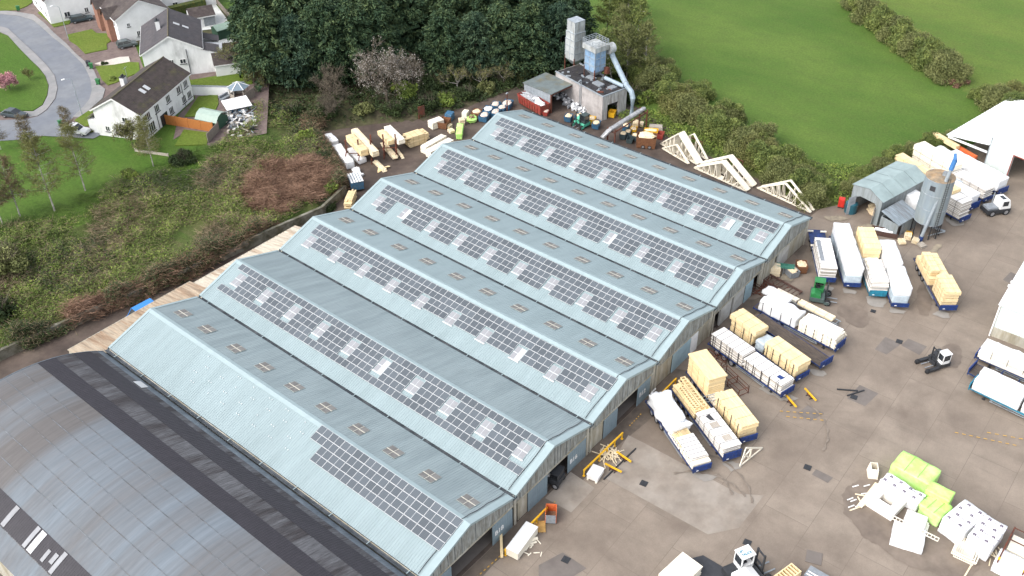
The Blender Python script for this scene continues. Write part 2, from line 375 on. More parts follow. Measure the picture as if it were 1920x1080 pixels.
for P in ([(1660,632),(1690,645),(1662,665),(1640,655)], [(1703,635),(1738,650),(1724,666),(1690,648)], [(1612,722),(1647,738),(1622,762),(1588,747)], [(1515,760),(1545,775),(1520,790),(1495,775)],
          [(1010,1060),(1055,1036),(1100,1066),(1060,1090),(1010,1090)], [(1530,880),(1562,896),(1552,906),(1522,890)], [(1895,510),(1915,520),(1900,535),(1880,525)]):
    patch('concrete_repair', P, .020, C_dark)
for P in ([(1585,905),(1640,890),(1740,940),(1800,985),(1860,1050),(1800,1090),(1700,1060),(1620,1010),(1580,960)], [(1400,480),(1470,455),(1500,490),(1480,545),(1420,560),(1380,560)], [(1250,690),(1330,600),(1370,640),(1300,700)],
          [(1770,640),(1810,650),(1800,690),(1760,690)], [(1720,520),(1755,560),(1740,600),(1715,580)], [(1580,560),(1640,590),(1620,620),(1560,590)]):
    patch('damp_patch', P, .020, C_damp2, True)
for P in ([(1293,880),(1320,890),(1350,888),(1348,900),(1330,905),(1305,902)], [(1357,862),(1390,868),(1392,882),(1372,886),(1352,874)], [(1462,735),(1490,742),(1500,748),(1470,758),(1420,728),(1440,722)], [(1520,690),(1550,694),(1542,710),(1520,704)], [(1535,535),(1565,538),(1560,548),(1530,550)], [(1582,540),(1605,544),(1604,554),(1580,550)],
          [(1628,552),(1668,560),(1655,578),(1625,570)], [(1672,575),(1698,582),(1692,590),(1668,590)], [(1755,582),(1785,588),(1775,598),(1752,594)], [(1780,408),(1808,417),(1800,424),(1788,424),(1762,408)]):
    patch('dry_patch', P, .024, C_dry, True)
M['mat'] = mat('dark slate matting', (.04,.042,.048), .7, .2, 1.5)
patch('dark_matting', [(1318,1042),(1386,1082),(1370,1110),(1220,1110),(1252,1060)], 0, M['mat'])
C_dust = mat('sawdust dusted concrete', (.27,.23,.17), .9, .25, 1.2, c2=(.2,.17,.13))
for P in ([(1600,428),(1625,418),(1645,424),(1635,438),(1600,445)], [(1738,472),(1752,460),(1770,458),(1760,474),(1740,480)], [(1545,405),(1590,408),(1585,415),(1550,413)]): patch('sawdust_film', P, 0, C_dust, True)
T_mark = mat('tyre blackened concrete', (.165,.137,.112), .75, .2, 1.6, c2=(.21,.173,.14), c2w=(.35,.55))
def arc(c, r, a0, a1, w=.34):
    C = at(*c); PZ[0] += .002; n = 26; I = [(C.x+r*cos(rad(a0+(a1-a0)*i/n)), C.y+r*sin(rad(a0+(a1-a0)*i/n))) for i in range(n+1)]; O = [(C.x+(r+w*(.6+.4*sin(i*1.3)))*cos(rad(a0+(a1-a0)*i/n)), C.y+(r+w*(.6+.4*sin(i*1.3)))*sin(rad(a0+(a1-a0)*i/n))) for i in range(n+1)]
    return flat('tyre_mark', I+O[::-1], PZ[0], T_mark)
for c, r, a0, a1 in [((1290,930),5.0,-50,40),((1290,930),7.2,-60,20),((1310,960),6.0,-30,60),((1450,800),6.5,-90,-10)]: arc(c, r, a0, a1)
# faded dashed yellow lines
ymk = mat('faded yellow line paint', (.5,.3,.06), .7, .3, 6)
def dashes(a, b, n, f=.5, w=.12):
    A, B = at(*a), at(*b); d = B-A; u = d.normalized(); s = Vector((-u.y,u.x,0))*w/2; m = MB()
    for i in range(n):
        p = A+d*(i/n); q = p+d*(f/n); p.z = q.z = .14; m.quad(p-s, q-s, q+s, p+s)
    return struct(m.build('yellow_line', ymk))
dashes((878,1098),(942,1040),9); dashes((1036,948),(1042,940),2,.6); dashes((1462,772),(1548,778),7); dashes((1474,782),(1550,790),6); dashes((1790,812),(1912,838),9); dashes((1850,812),(1925,826),5); dashes((1180,800),(1204,775),6); dashes((1400,640),(1440,610),3)

# ------------------------------------------------------------------ the housing estate on its terrace, 4 m up
ZR = 4.0
A_road = mat('estate asphalt', (.15,.162,.185), .8, .1, .6, c2=(.18,.19,.205), det=8)
A_path = mat('estate footpath', (.22,.22,.22), .85, .1, .8, c2=(.26,.25,.245))
A_pave = mat('brown block paving', (.13,.095,.088), .85, .2, 1.5, c2=(.165,.125,.11))
A_gravel = mat('white gravel bed', (.5,.45,.4), .9, .25, 6)
A_patio = mat('white patio paving', (.55,.56,.54), .8, .12, 1)
z4 = lambda P, s=4: px([(x/s, y/s) for x, y in P], ZR)
flat('driveways', z4([(0,-60),(150,-80),(700,-60),(760,100),(1000,300),(1080,520),(1060,620),(800,760),(700,800),(740,1000),(700,1040),(330,1020),(-60,1060),(-60,-40)]), ZR+.012, A_pave)
slab('footpath', z4([(-30,85),(60,84),(150,95),(255,112),(340,180),(405,248),(500,330),(565,400),(645,470),(705,530),(735,600),(755,645),(790,670),(770,740),(700,800),(640,860),(590,880),(545,880),(630,800),(672,745),(690,680),(680,600),(652,535),(620,480),(560,420),(480,345),(400,285),(330,220),(250,155),(150,122),(20,108),(-30,106)]), ZR-.05, ZR+.12, A_path)
slab('footpath', z4([(-40,190),(60,215),(150,300),(270,410),(350,490),(410,570),(432,660),(415,740),(350,825),(285,870),(225,880),(170,838),(250,838),(322,792),(358,720),(368,645),(342,570),(292,508),(230,450),(150,368),(60,268),(-40,222)]), ZR-.05, ZR+.12, A_path)
flat('estate_road', z4([(-40,104),(20,106),(150,120),(250,153),(330,218),(400,283),(480,343),(560,418),(620,478),(652,533),(682,600),(692,680),(674,747),(632,802),(546,885),(480,935),(440,965),(330,1012),(200,1045),(-40,1060),(-40,905),(100,896),(220,888),(285,872),(352,827),(417,742),(434,660),(412,568),(352,488),(272,408),(152,298),(62,213),(-40,188)]), ZR+.024, A_road)
flat('estate_road', z4([(-60,1000),(220,960),(330,930),(700,960),(760,1010),(700,1040),(330,1020),(-60,1065)]), ZR+.036, A_road)
slab('green', z4([(-60,226),(60,272),(150,372),(230,454),(290,512),(340,574),(364,645),(354,718),(318,790),(248,834),(168,834),(100,830),(0,842),(-60,850)]), ZR-.05, ZR+.16, G_green)
for P in ([(-60,-60),(230,-60),(245,20),(200,50),(130,78),(0,84),(-60,84)], [(285,98),(380,50),(440,18),(580,42),(585,85),(520,182),(405,207),(350,152)], [(500,265),(690,223),(725,252),(800,255),(832,310),(800,332),(805,372),(640,406),(575,340),(525,310)],
          [(715,502),(780,495),(960,470),(1042,472),(1050,545),(960,580),(880,620),(810,642),(765,600),(742,550)], [(560,905),(690,818),(715,890),(722,940),(640,952)]):
    slab('lawn', z4(P), ZR-.05, ZR+.16, G_lawn)
slab('gravel_bed', z4([(712,482),(760,468),(900,433),(968,430),(978,468),(860,490),(780,496)]), ZR-.05, ZR+.2, A_gravel)
# back gardens
slab('lawn', px([(352,152),(470,133),(474,158),(364,166)], ZR), ZR-.05, ZR+.16, G_lawn)
slab('lawn', px([(372,182),(408,178),(410,195),(400,218),(346,220)], ZR), ZR-.05, ZR+.16, G_lawn)
slab('lawn', px([(345,244),(392,250),(388,272),(328,274)], ZR), ZR-.05, ZR+.16, G_lawn)
flat('garden_path', px([(352,130),(470,110),(505,150),(500,250),(395,275),(345,250),(325,262),(335,215),(366,185)], ZR), ZR+.03, A_pave)
flat('patio', px([(390,72),(412,66),(452,72),(452,88),(392,92)], ZR), ZR+.05, A_patio)
flat('patio', px([(375,20),(400,2),(425,35),(430,50),(360,60)], ZR), ZR+.05, A_patio)
# ------------------------------------------------------------------ the six-bay warehouse
W = 14.4; EZ = 4.82; RH = 2.27; RX = W*.498; LB = 57.3
R_roof = mat('pale blue green roof sheet', (.262,.33,.343), .5, .06, .5, stretch=(.25,2.2,1), c2=(.24,.305,.316), spec=.5, det=7)
R_roofo = mat('older grey blue roof sheet', (.245,.298,.308), .5, .09, .6, stretch=(.2,2.6,1), c2=(.205,.253,.264), spec=.5, det=8)
R_trim = mat('roof flashing', (.29,.365,.378), .45, .06, .8)
R_gut = mat('dark lined gutter', (.045,.055,.065), .6, .3, 1.2, c2=(.09,.1,.11))
W_clad = mat('weathered grey cladding', (.3,.31,.29), .9, .3, 1.6, stretch=(3,1,.5), c2=(.2,.195,.17), det=8)
W_conc = mat('stained concrete panel', (.42,.4,.34), .9, .18, .8, stretch=(2,1,.5), c2=(.3,.27,.2), det=8)
W_white = mat('dirty whitewashed wall', (.5,.5,.48), .85, .15, .9, c2=(.36,.34,.3), det=8)
W_door = mat('grey blue sliding door', (.19,.25,.285), .6, .1, .8, c2=(.21,.27,.3), det=7)
W_door2 = mat('pale blue sliding door', (.3,.41,.46), .6, .1, .8)
P_cell = bpy.data.materials.new('solar cells'); P_cell.use_nodes = True
def _cells():
    n = P_cell.node_tree; L = n.links; b = n.nodes['Principled BSDF']; tc = n.nodes.new('ShaderNodeTexCoord'); sx = n.nodes.new('ShaderNodeSeparateXYZ'); L.new(tc.outputs['Object'], sx.inputs[0])
    def line(o, per, wd):
        a = n.nodes.new('ShaderNodeMath'); a.operation = 'MULTIPLY'; a.inputs[1].default_value = 1/per; L.new(o, a.inputs[0])
        f = n.nodes.new('ShaderNodeMath'); f.operation = 'FRACT'; L.new(a.outputs[0], f.inputs[0]); g = n.nodes.new('ShaderNodeMath'); g.operation = 'LESS_THAN'; g.inputs[1].default_value = wd; L.new(f.outputs[0], g.inputs[0]); return g.outputs[0]
    oi = n.nodes.new('ShaderNodeObjectInfo'); rr = n.nodes.new('ShaderNodeMapRange'); rr.inputs[3].default_value = .85; rr.inputs[4].default_value = 1.15; L.new(oi.outputs['Random'], rr.inputs[0])
    mx = n.nodes.new('ShaderNodeMix'); mx.data_type = 'RGBA'; mx.inputs[6].default_value = (.085,.1,.113,1); mx.inputs[7].default_value = (.14,.15,.165,1); L.new(line(sx.outputs[0], .156, .13), mx.inputs[0])
    v = n.nodes.new('ShaderNodeVectorMath'); v.operation = 'SCALE'; L.new(mx.outputs[2], v.inputs[0]); L.new(rr.outputs[0], v.inputs['Scale']); L.new(v.outputs[0], b.inputs['Base Color'])
    b.inputs['Roughness'].default_value = .16; b.inputs['Specular IOR Level'].default_value = .5
_cells()
P_frame = mat('aluminium panel frame', (.55,.56,.565), .4, .04, 2)
P_light = mat('translucent rooflight sheet', (.27,.275,.29), .4, .1, 1.2, c2=(.235,.235,.245), spec=.5)
P_lightd = mat('dirty rooflight sheet', (.15,.143,.135), .45, .2, 1.2, c2=(.19,.182,.17))
P_lightw = mat('new white rooflight sheet', (.5,.51,.52), .35, .06, 1.2)
P_cream = mat('cream rooflight bars', (.6,.57,.48), .6, .1, 2)

def rib_sheet(mb, x0, z0, x1, z1, ya, yb, mi=0, pitch=.34, h=.03):
    """profiled sheet between two horizontal edges, ribs running up the slope"""
    n = Vector((-(z1-z0), 0, x1-x0)).normalized()
    if n.z < 0: n = -n
    P = []; y = ya; k = 0
    while y < yb-1e-6:
        for dy, dh in ((0,0),(pitch*.66,0),(pitch*.75,h),(pitch*.9,h)):
            if y+dy < yb: P.append((y+dy, dh))
        y += pitch
    P.append((yb, 0)); vs = []
    for (xx, zz) in ((x0,z0),(x1,z1)):
        vs += [(xx+n.x*q, yy, zz+n.z*q) for yy, q in P]
    m = len(P); fs = [(i, m+i, m+i+1, i+1) if x1 > x0 else (i, i+1, m+i+1, m+i) for i in range(m-1)]
    mb.add(vs, fs, mi)
TH = math.atan2(RH, RX); TF = math.atan2(RH, W-RX)

def solar_mesh():
    m = MB(); m.box(-.5,.5,-.99,.99,.06,.11,0)
    for s in (-1, 1):
        a, b = (.022, .962) if s > 0 else (-.962, -.022)
        m.quad((-.468,a,.114),(.468,a,.114),(.468,b,.114),(-.468,b,.114),1)
    for y in (-.7,.7): m.box(-.5,.5,y-.02,y+.02,0,.06,0)
    return m.mesh('solar_panel', [P_frame, P_cell])
SOLAR = solar_mesh()
def light_mesh(kind):
    """rooflight of 2 x 2 ribbed sheets with a purlin bar across; kind: n(ear) f(ar) w(one new white half)"""
    m = MB(); hx, hy = (1.0,.78) if kind != 'f' else (.92,1.02)
    m.box(-hx,hx,-hy,hy,.015,.045,0)
    for ix in (0,1):
        for iy in (0,1):
            a, b = (-hx+.05, -.07) if ix == 0 else (.07, hx-.05); c, d = (-hy+.05,-.03) if iy == 0 else (.03,hy-.05)
            mi = 1 if not (kind == 'w' and iy == 0) else 3
            m.box(a,b,c,d,.045,.055,mi)
    m.box(-.05,.05,-hy-.02,hy+.02,.045,.07,2); m.box(-hx,-.055,-.025,.025,.045,.065,2); m.box(.055,hx,-.025,.025,.045,.065,2)
    if kind != 'f': m.box(-hx-.16,-hx+.02,-hy-.08,hy+.08,.02,.05,2)
    return m.mesh('rooflight', [R_trim if kind != 'f' else mat('rooflight surround', (.33,.37,.35), .7,.2,2), P_light if kind != 'f' else P_lightd, P_lightw if kind != 'f' else P_cream, P_lightw])
LN, LF, LWh = light_mesh('n'), light_mesh('f'), light_mesh('w')

def text_mesh(s, size, name):
    cu = bpy.data.curves.new(name, 'FONT'); cu.body = s; cu.size = size; cu.align_x = 'LEFT'; cu.extrude = .004; cu.offset = size*.03
    o = bpy.data.objects.new(name, cu); COL.objects.link(o); dg = bpy.context.evaluated_depsgraph_get(); me = bpy.data.meshes.new_from_object(o.evaluated_get(dg)); bpy.data.objects.remove(o); return me

def on_slope(k, near, y, d, lift=.04):
    x0 = (k-1)*W; th = TH if near else -TF
    if near: x = x0+RX - d*cos(TH); z = EZ+RH - d*sin(TH)
    else: x = x0+RX + d*cos(TF); z = EZ+RH - d*sin(TF)
    n = Vector((-sin(TH),0,cos(TH))) if near else Vector((sin(TF),0,cos(TF)))
    return Vector((x, y, z)) + n*lift, (0, -th, 0)

BAYS = {}
def bay(k, label, mroof_far):
    x0, x1 = (k-1)*W, k*W; xr = x0+RX
    t = thing('warehouse_bay', label, 'warehouse', (x0+W/2, 0, 0), 0, 'bays of the blue roofed warehouse'); BAYS[k] = t; off = Vector((-(x0+W/2), 0, 0))
    def put(mb, name, mats, **kw):
        mb.v = [(v[0]+off.x, v[1], v[2]) for v in mb.v]; return mb.build(name, mats, t, **kw)
    m = MB(); rib_sheet(m, x0+.2, EZ+.06, xr, EZ+RH, 0, LB, 0); rib_sheet(m, x1-.2, EZ+.06, xr, EZ+RH, 0, LB, 1)
    put(m, 'roof', [R_roof, mroof_far])
    m = MB(); c = .5                                              # ridge capping, folded
    m.extr([(xr-c,-.03,EZ+RH-c*RH/RX+.05),(xr,-.03,EZ+RH+.07),(xr+c,-.03,EZ+RH-c*RH/(W-RX)+.05),(xr,-.03,EZ+RH+.02)], (0,LB+.06,0)); put(m, 'ridge_cap', R_trim)
    for ya, yb in ((-.14,.72),(LB-.3,LB+.1)):                      # verge capping at both ends
        m = MB()
        for (xa,za,xb,zb) in ((x0+.22,EZ+.06,xr,EZ+RH),(xr,EZ+RH,x1-.22,EZ+.06)):
            m.extr([(xa,ya,za+.055),(xb,ya,zb+.055),(xb,ya,zb+.075),(xa,ya,za+.075)], (0,yb-ya,0))
        ye = ya if ya < 1 else yb-.03
        for (xa,za,xb,zb) in ((x0+.1,EZ+.02,xr,EZ+RH),(xr,EZ+RH,x1-.1,EZ+.02)):
            m.extr([(xa,ye,za+.06),(xa,ye,za-.26),(xb,ye,zb-.26),(xb,ye,zb+.06)], (0,.03,0))
        put(m, 'verge_trim', R_trim)
    for gx in ([x1] if k > 1 else [x0-.05, x1]):
        m = MB(); m.box(gx-.3,gx+.3,-.25,LB+.2,EZ-.22,EZ-.17); m.box(gx-.3,gx-.26,-.25,LB+.2,EZ-.17,EZ+.02); m.box(gx+.26,gx+.3,-.25,LB+.2,EZ-.17,EZ+.02)
        y = 2
        while y < LB: m.box(gx-.34,gx+.34,y,y+.09,EZ+.03,EZ+.06,1); y += 5.9
        put(m, 'gutter', [R_gut, R_trim])
    # walls: front gable from listed panels, back wall, and one long wall for the last bay
    SEG = {1: [('c',0,1.2),('d',1.2,4.0),('o',4.0,10.6),('d',10.7,14.1,'B18')], 2: [('c',15.2,16.85),('d',16.9,20.45),('o',20.5,24.35),('d',24.4,28.0,'B16'),('c',28.05,28.8)],
           3: [('c',28.8,31.65),('d',31.7,34.6),('o',34.65,39.05),('d',39.1,42.0,'B12'),('c',42.05,43.2)], 4: [('c',43.2,47.25),('p',47.3,51.8),('w',51.9,53.7),('c',53.75,57.6)],
           5: [('c',57.6,58.2),('o',58.2,60.0),('h',60.0,63.0),('o',63.0,63.6),('h',63.6,66.7),('p',66.75,69.0),('o',69.0,71.2),('c',71.2,72)], 6: [('c',72,75.9),('o',75.9,77.0),('h',77.0,80.4),('c',80.45,86.4)]}[k]
    HD = 3.35
    m = MB(); P = [(x0+.05,HD),(x1-.05,HD),(x1-.05,EZ-.2),(xr,EZ+RH-.25),(x0+.05,EZ-.2)]
    m.extr([(a,.1,b) for a,b in P], (0,.22,0)); x = x0+.4                       # board joints as shallow battens
    while x < x1-.3:
        zt = EZ-.22 + (RH)*(1-abs(x-xr)/RX) - .05; m.box(x,x+.05,.07,.1,HD,max(zt,HD+.4),1 if R.random() < .25 else 0); x += R.choice((.55,.75,1.1))
    m.box(x0+.05,x1-.05,.02,.1,HD-.12,HD+.1,2); put(m, 'gable_cladding', [W_clad, R_gut, W_conc])
    for s in SEG:
        if s[0] in 'ch': m = MB(); m.box(s[1],s[2],.1,.4,0,HD-.12); put(m, 'wall_panel', W_conc if s[0] == 'c' else W_white)
    for xx in (x0+.05, x1-.65) if k not in (1,) else (x0+.05,): m = MB(); m.box(xx,xx+.28,-.08,.1,0,EZ-.25); put(m, 'pillar', W_conc)
    for s in SEG:
        if s[0] in 'dpw':
            m = MB(); m.box(s[1],s[2],-.03,.05,.03,HD-.16); x = s[1]+.02
            while x < s[2]-.05: m.box(x,x+.02,-.045,-.03,.03,HD-.16); x += .42
            d = put(m, 'door', {'d': W_door, 'p': W_door2, 'w': M['white']}[s[0]])
            if len(s) > 3:
                me = text_mesh(s[3], .95, 'door_number'); me.materials.append(M['white']); q = link('door_number', me, d, (s[1]+.35+off.x, -.052, 1.35)); q.rotation_euler = (pi/2, 0, 0)
    m = MB(); m.box(x0+.1,x1-.1,LB-.5,LB-.25,0,EZ-.1); m.extr([(x0+.1,LB-.5,EZ-.1),(x1-.1,LB-.5,EZ-.1),(xr,LB-.5,EZ+RH-.2)], (0,.25,0))
    if k == 6: m.box(x1-.35,x1-.1,.4,LB-.5,0,EZ-.15)
    if k == 1: m.box(x0+.1,x0+.35,.4,LB-.5,0,EZ-.15)
    put(m, 'wall', W_conc)
    m = MB(); m.box(x0+.3,x1-.3,.5,LB-.6,.03,.05); put(m, 'floor', C_dark)
    # cable run along the verge
    cpts = [on_slope(k, True, 1.02+.06*sin(q), 7.2-q*1.02, .1)[0] for q in range(8)] + [on_slope(k, False, .98+.06*sin(q*2), .2+q*1.0, .1)[0] for q in range(8)]
    m = MB(); m.tube(cpts, .04, 5); put(m, 'cable', M['strap'])
    # rooflights
    far = {1: 2.78, 2: None, 3: 3.7, 4: 3.62, 5: 3.7, 6: 3.8}[k]
    yk = [2.6+5.72*i for i in range(10)]
    for i, y in enumerate(yk):
        if far:
            p, e = on_slope(k, False, y + ([0,0,0,0,0,0,0,0,.4,-.1][i]), far); o = link('rooflight', LF, t, p+off); o.rotation_euler = e
        if k > 1:
            if k == 2: dn = 2.42
            else: dn = 3.92
            p, e = on_slope(k, True, y-.05 if i else y+.1, dn, .045); o = link('rooflight', LWh if (k, i) in ((3,2),(4,8),(6,1),(2,4),(5,3)) else LN, t, p+off); o.rotation_euler = e
    # solar panels
    Q = []
    if k == 1:
        for r in range(4): Q += [(.75+2.012*(c+.5), .06+1.02*(r+.5)) for c in range(10 + (r < 2))]
    else:
        d0, nl = {2: (.1,27), 3: (.6,27), 4: (.6,27), 5: (.6,27), 6: (.62,27)}[k]; ys = {2: 1.05, 3: .8, 4: .85, 5: .95, 6: 1.43}[k]
        rows = {2: (0,4), 3: (0,1), 4: (0,1), 5: (0,1), 6: (0,1)}[k]; grp = {2: (1,2,3), 3: (2,3), 4: (2,3,4), 5: (2,3,4), 6: (2,3,4)}[k]
        pt = {2: 2.03, 3: 2.013, 4: 2.013, 5: 2.02, 6: 2.013}[k]; gs = {2: 3.45, 3: 3.43, 4: 3.6, 5: 3.78, 6: 3.7}[k]
        for r in rows: Q += [(ys+pt*(c+.5), d0+1.02*(r+.5)) for c in range(nl)]
        for r in grp:
            for g in range(9):
                for c in (0,1):
                    if (k == 4 and g == 8 and c == 0) or (k == 6 and g == 0 and c == 1): continue
                    y = gs+5.72*g+2.012*(c+.5)+(.6 if k == 6 and g == 0 else 0)
                    Q.append((y, d0+1.02*(r+.5)))
    Q.sort()
    for y, d in Q[:100]:
        p, e = on_slope(k, True, y, d); o = link('solar_panel', SOLAR, t, p+off); o.rotation_euler = e
    if len(Q) > 100:
        bm = bmesh.new()
        for y, d in Q[100:]:
            p, e = on_slope(k, True, y, d); b2 = bmesh.new(); b2.from_mesh(SOLAR); b2.transform(Matrix.Translation(p+off) @ Matrix.Rotation(e[1], 4, 'Y'))
            me = bpy.data.meshes.new('tmp'); b2.to_mesh(me); b2.free(); bm.from_mesh(me); bpy.data.meshes.remove(me)
        me = bpy.data.meshes.new('solar_panels'); bm.to_mesh(me); bm.free(); me.materials.append(P_frame); me.materials.append(P_cell); o = link('solar_panels', me, t); o['kind'] = 'stuff'
    if k == 1:                                                    # left-over fixing brackets of a removed array
        m = MB()
        for i in range(7):
            for j in range(4):
                for e in (-.16,.16):
                    if R.random() < .8: p = on_slope(1, True, 25.2+3.0*i+e*1.4-.9*(j%2), .9+1.25*j, .06)[0]; m.obox((p.x,p.y,p.z),.1,.09,.07,0)
        put(m, 'fixing_bracket', M['white'])['kind'] = 'stuff'
    return t
bay(1, 'nearest blue roofed warehouse bay, with a short block of solar panels at its yard end', R_roofo)
bay(2, 'second warehouse bay from the dark arched shed, five rows of solar panels', R_roofo)
bay(3, 'third warehouse bay from the dark arched shed, four rows of solar panels', R_roof)
bay(4, 'fourth warehouse bay from the dark arched shed, narrow white door in its gable', R_roof)
bay(5, 'fifth warehouse bay, its patched white gable opening behind the brown steel frame', R_roof)
bay(6, 'farthest warehouse bay, its rear slope facing the stacked roof trusses', R_roof)

# ------------------------------------------------------------------ arched dark shed
V_weath = mat('weathered grey blue asbestos roof', (.16,.185,.21), .9, .13, 1.1, stretch=(.13,2.4,1), c2=(.125,.118,.116), c2w=(.4,.6), c2s=.045, det=9, spec=.2)
V_dark = mat('new purple black roof sheet', (.028,.025,.031), .6, .15, 1.2, spec=.45)
V_grey = mat('streaked dark roof sheet', (.1,.1,.107), .7, .4, 1.6, stretch=(.25,2.8,1), c2=(.04,.035,.037), c2s=.25, det=9)
V_flash = mat('grey blue flashing sheet', (.15,.18,.205), .5, .25, .8, c2=(.1,.12,.14))
V_seam = mat('rusty lap line', (.12,.115,.112), .8, .5, 1.2, c2=(.135,.15,.165), c2w=(.4,.55))
def vault():
    xc, xe, zc, ze = -13.3, -.45, 8.6, 4.55; hw = xe-xc; sg = zc-ze; RR = (hw*hw+sg*sg)/(2*sg); L0, L1 = 1.0, 57.6
    z = lambda x: zc - (RR - math.sqrt(RR*RR-(x-xc)**2))
    t = thing('arched_shed', 'dark curved roof shed with black sheet bands beside the blue warehouse', 'shed', (xc, 0, 0))
    bands = [(-26.1,-24,0),(-24,-21.6,1),(-21.6,-19.4,0),(-19.4,-17.2,0),(-17.2,-15,0),(-15,-12.9,0),(-12.9,-10.8,0),(-10.8,-8.65,0),(-8.65,-6.45,1),(-6.45,-4.25,2),(-4.25,-2.05,1),(-2.05,-1.25,2),(-1.25,-.45,3)]
    m = MB(); pitch = .34
    for xa, xb, mi in bands:
        n = max(2, int((xb-xa)/.7)); xs = [xa+(xb-xa)*i/n for i in range(n+1)]; lift = .02 if mi == 1 else 0
        for a, b in zip(xs, xs[1:]):
            rib_sheet(m, a, z(a)+lift, b, z(b)+lift, L0, L1, mi, .34, .0 if mi == 0 else .02)
        zz = z(xb); nx = Vector((xb-xc, 0, zz-(zc-RR))).normalized()
        if mi == 0 and xb < -9: m.extr([(xb-.035,L0,z(xb-.035)+.005),(xb+.035,L0,z(xb+.035)+.005),(xb+.035,L0,z(xb+.035)+.022),(xb-.035,L0,z(xb-.035)+.022)], (0,L1-L0,0), 4)
    m.v = [(v[0]-xc, v[1], v[2]) for v in m.v]; m.build('roof', [V_weath, V_dark, V_grey, V_flash, V_seam], t)
    m = MB()
    P = [(xc+x0, 0, zz) for x0, zz in [(-hw,0)]+[(-hw+2*hw*i/16, z(xc-hw+2*hw*i/16)-.08) for i in range(17)]+[(hw,0)]]
    m.extr([(p[0]-xc, L1-.3, p[2]) for p in P], (0,.2,0)); m.extr([(p[0]-xc, L0+.1, p[2]) for p in P], (0,.2,0)); m.box(hw-.3,hw-.1,L0,L1,0,ze-.2); m.box(-hw+.1,-hw+.3,L0,L1,0,ze-.2)
    m.build('wall', W_conc, t)
    m = MB()
    for i in range(24):
        a, b = -hw+2*hw*i/24, -hw+2*hw*(i+1)/24; m.extr([(a,L1,z(xc+a)+.06),(b,L1,z(xc+b)+.06),(b,L1,z(xc+b)-.1),(a,L1,z(xc+a)-.1)], (0,.08,0))
    m.build('verge_trim', V_flash, t)
    def strip(xa, xb, ya, yb, mt):
        m = MB(); n = 4
        for i in range(n):
            a, b = xa+(xb-xa)*i/n, xa+(xb-xa)*(i+1)/n
            m.extr([(a-xc,ya,z(a)+.075),(b-xc,ya,z(b)+.075),(b-xc,ya,z(b)+.095),(a-xc,ya,z(a)+.095)], (0,yb-ya,0))
        return m.build('rooflight', mt, t)
    for xa, xb, ya, yb, mt in [(-23.9,-21.7,34.4,35.0,P_light),(-23.9,-21.7,33.2,34.1,P_lightw),(-23.9,-21.7,29.2,29.8,P_light),(-23.7,-22.5,31.2,31.7,P_light),(-23.9,-21.7,38.7,39.4,P_light),(-23.3,-22.3,30.0,30.6,P_light),(-1.8,-.9,46.6,48.4,P_lightw)]: strip(xa, xb, ya, yb, mt)
vault()

# ------------------------------------------------------------------ tan lean-to along the back of the warehouse
L_tan = mat('rust streaked tan sheet', (.38,.31,.23), .85, .3, 1.1, stretch=(2.6,.22,1), c2=(.25,.165,.105), c2w=(.45,.66), det=8)
L_tan2 = mat('pale rust streaked sheet', (.48,.43,.35), .85, .25, 1.1, stretch=(2.6,.22,1), c2=(.3,.2,.13), c2w=(.5,.7), det=8)
def leanto(label, xa, xb, yo, mt, pts=None):
    t = thing('lean_to', label, 'lean-to', (xa, LB, 0)); m = MB(); n = int((xb-xa)/.32); w = (xb-xa)/n; D = yo-LB
    for i in range(n):
        h = .05 if i % 2 else 0; x = i*w; m.quad((x,.25,4.1+h),(x+w,.25,4.1+h),(x+w,D,3.15+h),(x,D,3.15+h)); 
        m.quad((x+w,.25,4.1+h),(x+w,.25,4.15-h),(x+w,D,3.2-h),(x+w,D,3.15+h))
    m.build('roof', mt, t)
    m = MB(); m.beam((0,D+.02,3.12),(xb-xa,D+.02,3.12),.1,.14); m.build('gutter', W_conc, t)
    m = MB(); m.box(.1,xb-xa-.1,D-.35,D-.15,0,3.05); m.extr([(.02,.3,0),(.02,D-.2,0),(.02,D-.2,3.05),(.02,.3,3.95)], (.2,0,0)); m.build('wall', W_conc, t)
leanto('rusty tan lean-to roof beside the blue van, behind the nearest warehouse bay', -2.7, 16.9, 63.3, L_tan)
leanto('paler tan lean-to roof behind the third warehouse bay, stepped up from its neighbour', 17.0, 36.2, 62.6, L_tan2)
# ------------------------------------------------------------------ trailers
def wheel_mesh():
    m = MB(); n = 18; ring = []
    for (y, r) in ((-.16,.36),(-.15,.5),(.15,.5),(.16,.36)): ring.append([(r*cos(2*pi*k/n), y, r*sin(2*pi*k/n)) for k in range(n)])
    vs = sum(ring, []); fs = []
    for i in range(3): fs += [(i*n+k,(i+1)*n+k,(i+1)*n+(k+1)%n,i*n+(k+1)%n) for k in range(n)]
    m.add(vs, fs); a = m.mesh('wheel', M['rubber'])
    m = MB()
    for s in (-1,1): m.tube([(0,s*.06,0),(0,s*.13,0)],[.37,.33],14); m.tube([(0,s*.13,0),(0,s*.19,0)],[.12,.1],8)
    return a, m.mesh('rim', M['rim'])
WH, WRIM = wheel_mesh()
def wheel(t, x, y, r=.5, wd=1.0):
    o = link('wheel', WH, t, (x, y, r)); o.scale = (r/.5, wd, r/.5); link('rim', WRIM, o); return o
TR = {}
